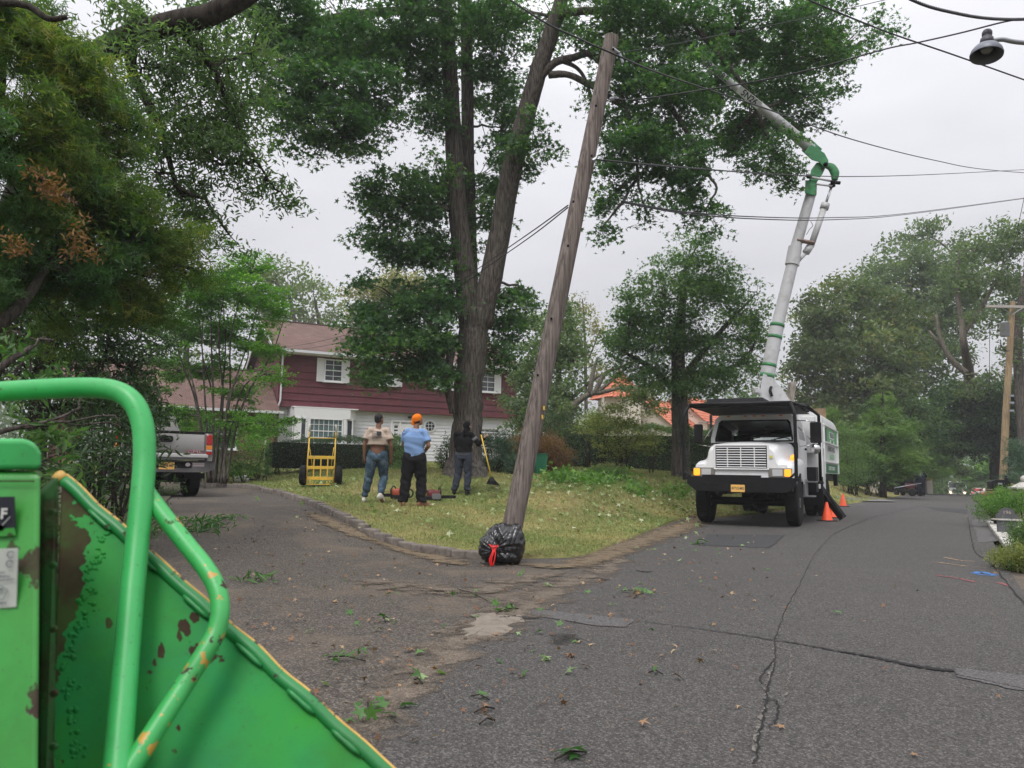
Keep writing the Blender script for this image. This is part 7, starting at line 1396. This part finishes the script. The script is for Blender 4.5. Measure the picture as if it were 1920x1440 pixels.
mb = MB()
for zz in (.955,.985): mb.tube([Vector((math.cos(a)*.192, math.sin(a)*.142, zz)) for a in np.linspace(0, 2*math.pi, 25)], .006, 5)
mb.build('waist_stripe', mat('stripe_grey', (.13,.13,.14), .8), P3, True)
mb = MB(); mb.tube([Vector(J['shR']).lerp(Vector(J['elR']),.30), Vector(J['shR']).lerp(Vector(J['elR']),.55)], .079, 16); mb.build('sleeve_stripe', mat('stripe_grey', (0,0,0)), P3, True)
# man behind the mower
gp = G(1728,931); J = dict(base); J.update(elL=(-.30,.08,1.18), elR=(.30,.08,1.18), wrL=(-.16,.34,1.10), wrR=(.16,.34,1.10), hdL=(.02,.2,-.02), hdR=(-.02,.2,-.02), neck=(0,.04,1.48), head=(0,.10,1.60))
P4 = person('man in dark navy clothes with white emblem on his back standing behind a mower', (gp.x, gp.y, T(gp.x,gp.y)+.02), R(-24), J, dict(skin=skin('brown',(0,0,0)), shirt=mat('shirt_navy', (.008,.010,.022), .85, spec=.12), trousers=mat('trouser_navy', (.010,.012,.022), .85, spec=.12), shoe=mat('shoe_black', (0,0,0)), hair=mat('hair_black',(0,0,0)), cap=mat('wrap_black',(0,0,0))), dict(yaw=0, tilt=R(-14), sleeve=1.2, hem=-.06, ease=.05, head='wrap', wide=1.12, tease=.03))
mb = MB(); mb.ell((0,-.195,1.42),(.045,.012,.055)); mb.box((0,-.19,1.30),(.035,.012,.14)); mb.box((0,-.192,1.32),(.20,.012,.03)); mb.build('back_emblem', mat('emblem_white', (.5,.5,.52), .7), P4)
MW = thing('mower', 'dark red and black stand on mower in front of the man on the road', 'mower', (gp.x-.35, gp.y+.75, T(gp.x,gp.y)+.01), R(-60))
mb = MB(); mb.rbox((0,.1,.28),(1.3,.75,.16), .05, 3, axis='z'); mb.build('mower_deck', M_black, MW, True); mb = MB(); mb.rbox((.2,0,.55),(.6,.5,.4), .06, 3, axis='z'); mb.build('engine', mat('mower_red', (.07,.012,.014), .5), MW, True)
mb = MB(); mb.tube([(.55,-.2,.4),(.6,-.25,1.0)], .02, 6); mb.tube([(.55,.2,.4),(.6,.25,1.0)], .02, 6); mb.tube([(.6,-.25,1.0),(.6,.25,1.0)], .03, 6); mb.rbox((.5,0,.9),(.2,.4,.2), .04, 3); mb.build('control_panel', M_black, MW)
for x, y, r in ((.45,-.4,.24),(.45,.4,.24),(-.62,-.32,.13),(-.62,.32,.13)): mb = MB(); mb.lathe([(r*.4,-.07),(r*.9,-.08),(r,-.04),(r,.04),(r*.9,.08),(r*.4,.07)], 20, (x,y,r), Matrix.Rotation(R(90),3,'X')); o = mb.build('wheel', M_rubber, MW, True); mb = MB(); mb.lathe([(.01,-.05),(r*.42,-.05),(r*.42,.05),(.01,.05)], 14, (x,y,r), Matrix.Rotation(R(90),3,'X')); mb.build('rim', mat('mower_red',(0,0,0)) if r > .2 else M_galv, o, True)
mb = MB(); a, b = W(1677,915,45.2), W(1716,908,45.6); mb.tube([a, b, b+(b-a)*.3], .022, 6); o = mb.build('pole_trimmer', M_galv, smooth=True); tag(o, 'long pale pole tool resting across the mower beside the man in navy', 'pole tool')
# ================================================================ wood chipper in the foreground
CPR = thing('wood_chipper', 'worn green wood chipper with bent tube guard and peeling infeed chute, close at left', 'wood chipper', (-.75, 1.3, 0.0))
def gpaint(name, c1, c2, rust, lo, hi, sc_=9.0, bump=.35, rough=.42, yellow=None):
    m = bpy.data.materials.new(name); m.use_nodes = True; t = m.node_tree; b = t.nodes['Principled BSDF']; l = t.links.new
    g = t.nodes.new('ShaderNodeTexCoord').outputs['Object']
    n = _n(t, l, 2.5, 4, .6, g); n1 = _n(t, l, sc_, 8, .62, g); n2 = _n(t, l, 70, 4, .6, g)
    c = _mix(t, l, _mr(t, l, n.outputs[0], .35, .65), c1, c2); c = _mix(t, l, _mr(t, l, n2.outputs[0], .6, .8, 0, .25), c, tuple(x*.4 for x in c1))
    if yellow: n3 = _n(t, l, sc_*1.6, 5, .55, g); c = _mix(t, l, _mr(t, l, n3.outputs[0], yellow[1], yellow[1]+.015), c, yellow[0])
    gm = _n(t, l, 4.5, 8, .7, g); c = _mix(t, l, _mr(t, l, gm.outputs[0], .48, .75, 0, .45), c, (.03,.07,.015)); sc2 = _n(t, l, 160, 2, .5, g); c = _mix(t, l, _mr(t, l, sc2.outputs[0], .68, .72, 0, .5), c, (.04,.05,.03))
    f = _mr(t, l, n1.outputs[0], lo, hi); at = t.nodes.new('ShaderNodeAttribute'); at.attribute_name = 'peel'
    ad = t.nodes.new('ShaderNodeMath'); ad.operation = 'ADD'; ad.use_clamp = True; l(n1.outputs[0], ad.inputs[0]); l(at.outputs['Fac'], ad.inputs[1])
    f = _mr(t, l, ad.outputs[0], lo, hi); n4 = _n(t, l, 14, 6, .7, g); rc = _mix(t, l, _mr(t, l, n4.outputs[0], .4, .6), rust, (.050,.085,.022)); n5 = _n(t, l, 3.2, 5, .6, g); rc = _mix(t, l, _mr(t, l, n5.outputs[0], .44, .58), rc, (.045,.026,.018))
    c = _mix(t, l, f, c, rc); l(c, b.inputs['Base Color']); b.inputs['Roughness'].default_value = rough; b.inputs['Specular IOR Level'].default_value = .5 if rough < .5 else .2
    mr = _mr(t, l, f, 0, 1, rough, .85); l(mr, b.inputs['Roughness'])
    bp = t.nodes.new('ShaderNodeBump'); bp.inputs['Strength'].default_value = bump; bp.inputs['Distance'].default_value = .006; bp.invert = True; l(f, bp.inputs['Height']); l(bp.outputs[0], b.inputs['Normal'])
    MATS[name] = m; return m
M_tube = gpaint('tube_green', (.030,.36,.085), (.050,.42,.11), (.05,.028,.02), .70, .71, 34, yellow=((.50,.30,.06), .715))
M_tubey = gpaint('tube_green_worn', (.030,.33,.075), (.055,.40,.10), (.05,.028,.02), .62, .635, 26, yellow=((.50,.28,.05), .60))
M_pan = gpaint('panel_green', (.026,.26,.032), (.008,.21,.085), (.050,.040,.018), .665, .675, 11, .4, .6)
M_lip = gpaint('lip_green', (.015,.19,.045), (.02,.24,.06), (.05,.028,.02), .62, .64, 30)
M_hoodg = gpaint('hood_green', (.035,.30,.05), (.05,.26,.035), (.045,.028,.018), .58, .60, 12)
M_yedge = mat('worn_yellow_edge', (.55,.33,.08), .6, var=.2, vs_=20, dirt=(.05,.03,.02), dirts=30, dirtlo=.56, dirthi=.6)
def ppath(pts): return catmull([W(*p) for p in pts], 10)
mb = MB(); mb.tube(ppath([(-260,752,1.56),(-60,738,1.53),(90,729,1.51),(175,727,1.50),(222,735,1.49),(252,758,1.48),(268,800,1.47),(271,860,1.455),(266,930,1.43),(258,1010,1.40),(247,1120,1.35),(238,1220,1.30),(229,1330,1.24),(220,1440,1.19),(208,1600,1.12),(190,1900,1.03)]), .0200, 32)
g1 = mb.build('guard_tube', M_tube, CPR, True, True)
mb = MB(); mb.tube(ppath([(262,905,1.47),(300,958,1.44),(345,1015,1.41),(385,1065,1.38),(407,1105,1.36),(413,1145,1.345),(405,1185,1.33),(385,1222,1.31),(345,1285,1.28),(300,1355,1.24),(250,1432,1.20),(225,1475,1.18)]), [.0175]*112 if False else .0157, 28)
mb.build('brace_tube', M_tubey, CPR, True, True)
# chute side panel: corners in world space; u runs along the lip, v away from it
A, B = W(118,905,1.50), W(725,1452,1.34); Dn = W(88,1600,1.22); C = W(760,2000,1.16)
B2 = A+(B-A)*1.25; C2 = Dn+(C-Dn)*1.2
def cam_px(p):
    q = CM.transposed() @ (Vector(p)-Vector((0,0,CAMZ))); return (CX+F*q.x/-q.z, CY-F*q.y/-q.z)
nu, nv = 150, 130; V = []; peel = []
nrm = (B-A).cross(Dn-A).normalized()
if nrm.y > 0: nrm = -nrm
for i in range(nu+1):
    for j in range(nv+1):
        u, v_ = i/nu, j/nv; p = A*(1-u)*(1-v_)+B2*u*(1-v_)+C2*u*v_+Dn*(1-u)*v_; V.append(p)
        q_ = cam_px(p); rs = 0
        for (rx_, ry_, ra, rb) in ((345,1175,13,18),(365,1160,10,10),(338,1195,6,12),(303,1225,9,20),(292,1245,6,10),(280,1262,10,6),(205,1170,7,10),(335,1365,6,7),(455,1330,4,5),(505,1355,5,3),(330,1410,4,4),(468,1400,3,3),(484,1407,3,3),(275,1292,5,2)):
            rs = max(rs, .33-.21*(((q_[0]-rx_)/ra)**2+((q_[1]-ry_)/rb)**2)**.5)
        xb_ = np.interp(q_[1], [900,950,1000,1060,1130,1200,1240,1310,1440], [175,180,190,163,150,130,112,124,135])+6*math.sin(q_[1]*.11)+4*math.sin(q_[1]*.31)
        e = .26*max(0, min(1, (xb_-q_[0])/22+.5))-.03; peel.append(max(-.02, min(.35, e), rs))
Fs = [(i*(nv+1)+j, (i+1)*(nv+1)+j, (i+1)*(nv+1)+j+1, i*(nv+1)+j+1) for i in range(nu) for j in range(nv)]
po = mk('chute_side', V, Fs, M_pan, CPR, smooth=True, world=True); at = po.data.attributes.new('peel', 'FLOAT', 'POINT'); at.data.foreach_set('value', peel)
md = po.modifiers.new('t', 'SOLIDIFY'); md.thickness = .006; md.offset = 1 if nrm.dot(Vector((0,-1,0))) < 0 else -1
E = [A.lerp(B2, t)+nrm*.006 for t in np.linspace(-.0, 1, 60)]
E = [p+Vector((math.sin(i*.7)*.0012, 0, math.sin(i*.9)*.0016)) for i, p in enumerate(E)]
up_ = (A-Dn).normalized()
mb = MB(); mb.tube([p+up_*.004 for p in E], .0115, 16); mb.build('chute_lip', M_lip, CPR, True, True)
mb = MB(); dl_ = (B2-A).normalized(); pp_ = (up_-dl_*up_.dot(dl_)).normalized(); mb.tube([p+up_*.004+pp_*.0105+nrm*.003 for p in E], .0032, 8); mb.build('lip_edge', M_yedge, CPR, True, True)
mb = MB(); mb.tube([A.lerp(B2, -.012)+nrm*.006+up_*.004, A.lerp(B2, .006)+nrm*.006+up_*.004], .0125, 14); mb.build('lip_end', M_yedge, CPR, True, True)
for a in (.08,.2,.33,.46,.58,.68,.78):
    mb = MB(); mb.tube([A.lerp(B2, a+k*.012)+nrm*(.012+random.uniform(-.001,.001))-up_*.011 for k in range(6)], [.0035,.0055,.005,.0058,.005,.0035], 8); mb.build('weld_bead', M_lip, CPR, True, True)
# lumps of loose paint along the peel line
mb = MB()
for k in range(190):
    v_ = rng.random(); u = None
    for uu in np.linspace(.02,.3,60):
        p = A*(1-uu)*(1-v_)+B2*uu*(1-v_)+C2*uu*v_+Dn*(1-uu)*v_; q_ = cam_px(p)
        if q_[0] > np.interp(q_[1], [900,950,1000,1060,1130,1200,1240,1310,1440], [175,180,190,163,150,130,112,124,135])+6*math.sin(q_[1]*.11)+4*math.sin(q_[1]*.31)+4: u = uu; break
    if u is None: continue
    u += abs(rng.normal())*.012; p = A*(1-u)*(1-v_)+B2*u*(1-v_)+C2*u*v_+Dn*(1-u)*v_
    r = rng.uniform(.0015,.0055); mb.ell(p+nrm*.006, (r, r*.5, r*rng.uniform(.7,1.4)), n=8, m=5)
for k in range(26):
    u, v_ = rng.uniform(.3,.95), rng.uniform(.1,.9); p = A*(1-u)*(1-v_)+B2*u*(1-v_)+C2*u*v_+Dn*(1-u)*v_; r = rng.uniform(.0012,.0028); mb.ell(p+nrm*.003, (r, r*.6, r), n=7, m=4)
tag(mb.build('paint_blister', M_pan, CPR, True, True), kind='stuff')
# upright post and engine hood at the left edge
def slab(pts, Y0, dy, nm, m, bev=.006):
    mb = MB(); Ap = [W(x,y,Yp) for x,y,Yp in pts]; Bp = [p+Vector(dy) for p in Ap]; n_ = len(pts); mb.add(Ap+Bp, [tuple(range(n_)), tuple(range(2*n_-1,n_-1,-1))]+[(i,n_+i,n_+(i+1)%n_,(i+1)%n_) for i in range(n_)]); o = mb.build(nm, m, CPR, world=True); b = o.modifiers.new('b','BEVEL'); b.width = bev; b.segments = 3
    for p in o.data.polygons: p.use_smooth = False
    return o
M_postshade = gpaint('post_green_shaded', (.018,.06,.018), (.03,.10,.025), (.030,.020,.013), .46, .58, 9, .5, .75)  # darkened green and brown: shade of the gap beside the hood is painted in
slab([(80,925,1.30),(112,893,1.30),(108,930,1.30),(104,1300,1.22),(100,1700,1.1),(70,1700,1.1)], 0, (-.04,.05,0), 'chute_flange', M_postshade)
slab([(-500,884,1.12),(60,884,1.12),(78,884,1.12),(76,1100,1.08),(72,1700,.98),(-500,1700,.98)], 0, (-.30,.35,0), 'engine_hood', M_hoodg, .010)
slab([(-500,822,1.115),(50,822,1.115),(70,832,1.115),(79,850,1.115),(79,881,1.115),(-500,881,1.115)], 0, (-.31,.36,0), 'hood_lid', M_tube, .008)
M_stk = mat('sticker_black', (.012,.014,.022), .5); M_stw = mat('sticker_pale', (.42,.45,.40), .6, var=.1, vs_=30); M_stt = mat('sticker_ink', (.10,.11,.14), .6)
def plate(pts, Y, nm, m, parent=CPR):
    P_ = [W(x,y,Y+(-.0) ) for x,y in pts]; mb = MB(); B_ = [p+Vector((0,.002,0)) for p in P_]; n_ = len(P_); mb.add(P_+B_, [tuple(range(n_)), tuple(range(2*n_-1,n_-1,-1))]+[(i,n_+i,n_+(i+1)%n_,(i+1)%n_) for i in range(n_)]); return mb.build(nm, m, parent, world=True)
sf = plate([(-200,935),(26,931),(29,1004),(-200,1018)], 1.092, 'fuel_sticker', M_stk); px_ = W(7,964,1.089); text('F', .020, frame(px_,(1,0,0),(0,0,1)), mat('sticker_letter', (.55,.56,.52), .6), sf, 'fuel_letter', .0003, world=True, bold=.0006)
mb = MB(); mb.tube([W(4,985,1.089), W(19,969,1.089)], .0006, 6); mb.lathe([(.0035,0),(.0045,0)], 14, W(1,989,1.089), Matrix.Rotation(R(90),3,'X')); mb.build('gauge_needle', mat('sticker_letter',(0,0,0)), sf, world=True); plate([(-200,1000),(26,990),(29,1004),(-200,1020)], 1.090, 'sticker_band', M_hoodg, sf)
sw = plate([(-200,1034),(33,1028),(30,1138),(-200,1156)], 1.070, 'instruction_sticker', M_stw); mb = MB(); mb.tube([W(-60,1095,1.067), W(27,1085,1.067)], .0005, 5)
for cx, cy, r in ((20,1040,.0045),(18,1057,.0045),(-14,1049,.0045)): mb.tube([W(cx,cy,1.067)+Vector((math.cos(a)*r,0,math.sin(a)*r)) for a in np.linspace(.6, 5.6, 16)], .0006, 5)
q_ = [W(x,y,1.067) for x,y in ((-12,1100),(2,1098),(14,1106),(6,1124),(-10,1122),(-12,1100))]; mb.tube(q_, .0005, 5); mb.tube([W(-8,1108,1.067), W(4,1104,1.067)], .001, 5); mb.build('sticker_drawing', M_stt, sw, world=True)
for s, x, y in (('Auto', 2, 1073),('Feed Reverse', -2, 1080),('Engine', 2, 1130)): text(s, .0055, frame(W(x,y,1.067),(1,0,0),(0,0,1)), M_stt, sw, 'sticker_text', .0001, world=True)

for x, y in ((98,960),(99,1060),(100,1180),(101,1300),(100,1400)):
    mb = MB(); c = W(x, y, 1.235-(y-960)*.00022); mb.lathe([(.0055,-.004),(.0055,.002),(.0035,.003)], 6, c, Matrix.Rotation(R(90),3,'X')); mb.build('bolt', M_postshade, CPR, world=True)
mb = MB(); mb.tube([W(-20,902,1.108), W(64,902,1.108)], .0012, 6); mb.build('hood_seam', M_postshade, CPR, world=True)
# ================================================================ fallen leaves and cuttings
def on_lawn(x, y):
    return None
def litter(name, lab, spots, m, kind, size, up=1.5, off=.015, hgt=.008):
    P = []
    for (px, py, rx, ry, n) in spots:
        for _ in range(n):
            q = G(px+rng.normal()*rx, py+rng.normal()*ry, .0); P.append((q.x, q.y, T(q.x,q.y)+off+abs(rng.normal())*hgt))
    P = np.array(P); o = leaves(name, P, size, kind, m, None, up, .6, sizev=.4); return tag(o, lab[0], lab[1], kind='stuff')
litter('fallen_leaves', ('scattered brown and tan fallen leaves lying over road and driveway', 'leaves'), [(1000,1150,260,90,120),(800,1050,150,40,60),(560,1000,120,40,50),(1200,1060,140,50,60),(1280,1020,80,25,50),(520,1150,140,90,50),(700,1200,100,100,30),(1350,1350,250,70,8),(1900,1060,30,30,16),(1290,990,30,14,50),(620,965,60,12,50)], M_litter, 'star', .062)
litter('fallen_leaves', ('scattered dark brown fallen leaves lying over road and driveway', 'leaves'), [(900,1150,240,90,60),(620,1030,150,50,50),(1250,1050,120,60,40),(900,1060,120,15,30),(450,1010,70,40,20)], M_dead, 'star', .055)
litter('fallen_leaves', ('scattered fresh green fallen leaves lying over road and driveway', 'leaves'), [(1000,1120,220,80,36),(1250,1030,100,30,30),(740,1180,140,90,16),(1200,1250,300,100,5)], M_litterg, 'star', .10)
litter('fallen_leaves', ('scattered pale fallen leaves lying over the lawn grass', 'leaves'), [(1130,950,110,30,200),(850,960,120,25,90),(980,920,80,14,90),(620,920,60,14,40),(1220,930,60,20,150),(1060,915,50,12,90),(1290,945,12,20,80)], leafmat('leaf_litter_pale', (.14,.22,.07), (.30,.36,.17), (.52,.54,.38), .2, .6), 'star', .15, 1.0, .115)
litter('fallen_leaves', ('scattered tan fallen leaves lying over the lawn grass', 'leaves'), [(1150,960,110,30,70),(850,960,140,25,60),(700,955,60,20,20),(1250,915,30,10,80),(1270,955,20,12,60)], M_litter, 'star', .09, 1.2, .095)
litter('leaf_pile', ('brown crisp leaves and cuttings heaped by and under the truck front', 'leaves'), [(1275,930,20,9,160),(1300,965,16,8,120),(1350,965,40,4,90),(1400,960,40,4,50)], M_dead, 'star', .10, 1.0, .06)
litter('leaf_pile', ('bright green cut leafy branches heaped on the lawn before the hedge', 'cut branches'), [(1060,903,22,4,420),(1140,904,26,5,560),(1195,925,16,6,120),(1100,910,34,4,200),(1270,930,16,7,140)], M_lime, 'star', .19, .5, .08, .13)
litter('small_debris', ('tiny grit, seeds and leaf crumbs scattered over the asphalt', 'debris'), [(900,1180,420,150,700),(700,1030,200,60,500),(1100,1100,160,60,400)], M_dead, 'diamond', .018, 2.5, .012)
def sprig(px, py, lb, n=10, size=.09, m=None, kind='star', spread=.10, name='leafy_twig', cat='leafy twig', ln=.25, up=1.2):
    p = G(px, py); z = T(p.x,p.y)+.008; t = thing(name, lb, cat, (p.x,p.y,z)); a = random.uniform(0,6.28); d = Vector((math.cos(a),math.sin(a),0)); mb = MB(); mb.tube([p-d*ln*.5+Vector((0,0,.012)), p+Vector((0,0,.03)), p+d*ln*.5+Vector((0,0,.015))], .004, 5); mb.build('twig', M_barkd, t, True, True)
    P = np.array([[p.x,p.y,z+.03]])+rng.normal(size=(n,3))*np.array([spread,spread,.018]); P[:,2] = np.maximum(P[:,2], z+.012); leaves('leaf_spray', P, size, kind, m or M_litterg, t, up, .8); return t
M_lf = leafmat('leaf_freshdark', (.035,.10,.025), (.07,.17,.04), (.12,.24,.07), .3, .45)
sprig(483,1090,'rhododendron sprig with dark narrow leaves lying on the driveway', 26, .12, M_lf, 'narrow', .10)
sprig(650,1240,'small green twig with seed balls lying on the driveway below the sprig', 9, .09, M_lf, 'star', .06)
sprig(690,1338,'green sweetgum twig with three big leaves lying near the chute lip', 8, .12, M_lf, 'star', .07)
sprig(1186,1113,'light green leafy twig over crumpled brown leaves in mid road', 14, .11, M_litterg, 'star', .09); sprig(1192,1122,'crumpled brown leaf clump lying in mid road', 10, .07, M_dead, 'star', .05, 'leaf_clump', 'leaf clump', .1)
sprig(952,1148,'bright green leaf cluster lying beside the pale broken concrete', 8, .12, M_lf, 'star', .05)
sprig(368,980,'largest pile of rhododendron cuttings on the driveway behind the tube', 90, .15, M_lf, 'narrow', .28, 'cut_branch', 'cut branch', .9, .6)
sprig(345,1000,'pile of glossy cut leaves at the foot of the green brace tube', 70, .15, M_lf, 'narrow', .22, 'cut_branch', 'cut branch', .8, .6)
sprig(398,992,'dark cut branch lying right of the largest cuttings pile', 40, .13, M_lf, 'narrow', .16, 'cut_branch', 'cut branch', .5, .6)
sprig(430,973,'light leafy cutting lying on the driveway between cuttings pile and kerb', 26, .12, M_litterg, 'narrow', .16, 'cut_branch', 'cut branch', .6, .8)
sprig(1070,1424,'single green star leaf at the bottom edge of the road', 2, .15, M_lf, 'star', .012, 'fallen_leaf', 'leaf', .16, 3); sprig(784,1283,'single light green star leaf right of the chute lip', 1, .16, M_litterg, 'star', .01, 'fallen_leaf', 'leaf', .1, 3)
sprig(900,1314,'single dark green leaf lying above two tan leaves', 1, .12, M_lf, 'star', .01, 'fallen_leaf', 'leaf', .1, 3); sprig(908,1338,'curled tan leaf with stalk, upper of the pair on bare asphalt', 2, .10, M_litter, 'star', .008, 'fallen_leaf', 'leaf', .12, 1); sprig(913,1360,'curled tan leaf, lower of the pair on bare asphalt', 1, .10, M_litter, 'star', .008, 'fallen_leaf', 'leaf', .08, 1)
sprig(1229,1267,'narrow green leaf alone on the asphalt near the long crack', 1, .11, M_lf, 'ovate', .01, 'fallen_leaf', 'leaf', .08, 3); sprig(720,1166,'light green leaf lying on gravelly drive edge above the twig', 1, .14, M_litterg, 'star', .01, 'fallen_leaf', 'leaf', .1, 3); sprig(1310,1022,'green cut sprig lying on the dark asphalt patch edge', 10, .10, M_lf, 'ovate', .07)
sprig(1070,1235,'pale tan leaf lying just below the cracked hollow', 1, .12, M_litter, 'star', .01, 'fallen_leaf', 'leaf', .08, 2); sprig(885,1118,'forked bare stick with a few green leaves at the drive edge', 5, .09, M_litterg, 'star', .12, 'stick', 'stick', .7)
# ================================================================ haze
zs_ = np.array([v.co.z for v in bpy.data.objects['ground'].data.vertices]); zb_ = float(zs_.min())-1.0; xe = float(_xs.max())+6
mb = MB(); mb.box((0, 12, (zb_+26)/2), (2*xe, 2*xe, 26-zb_)); hz_ = mb.build('haze', bpy.data.materials.new('haze')); tag(hz_, 'thin summer haze between the camera and the far trees', 'haze', kind='stuff')
hm = hz_.data.materials[0]; hm.use_nodes = True; ht_ = hm.node_tree; ht_.nodes.clear(); ho = ht_.nodes.new('ShaderNodeOutputMaterial'); hv = ht_.nodes.new('ShaderNodeVolumePrincipled')
hv.inputs['Color'].default_value = (.92,.94,.97,1); hv.inputs['Density'].default_value = .0010; ht_.links.new(hv.outputs[0], ho.inputs['Volume'])
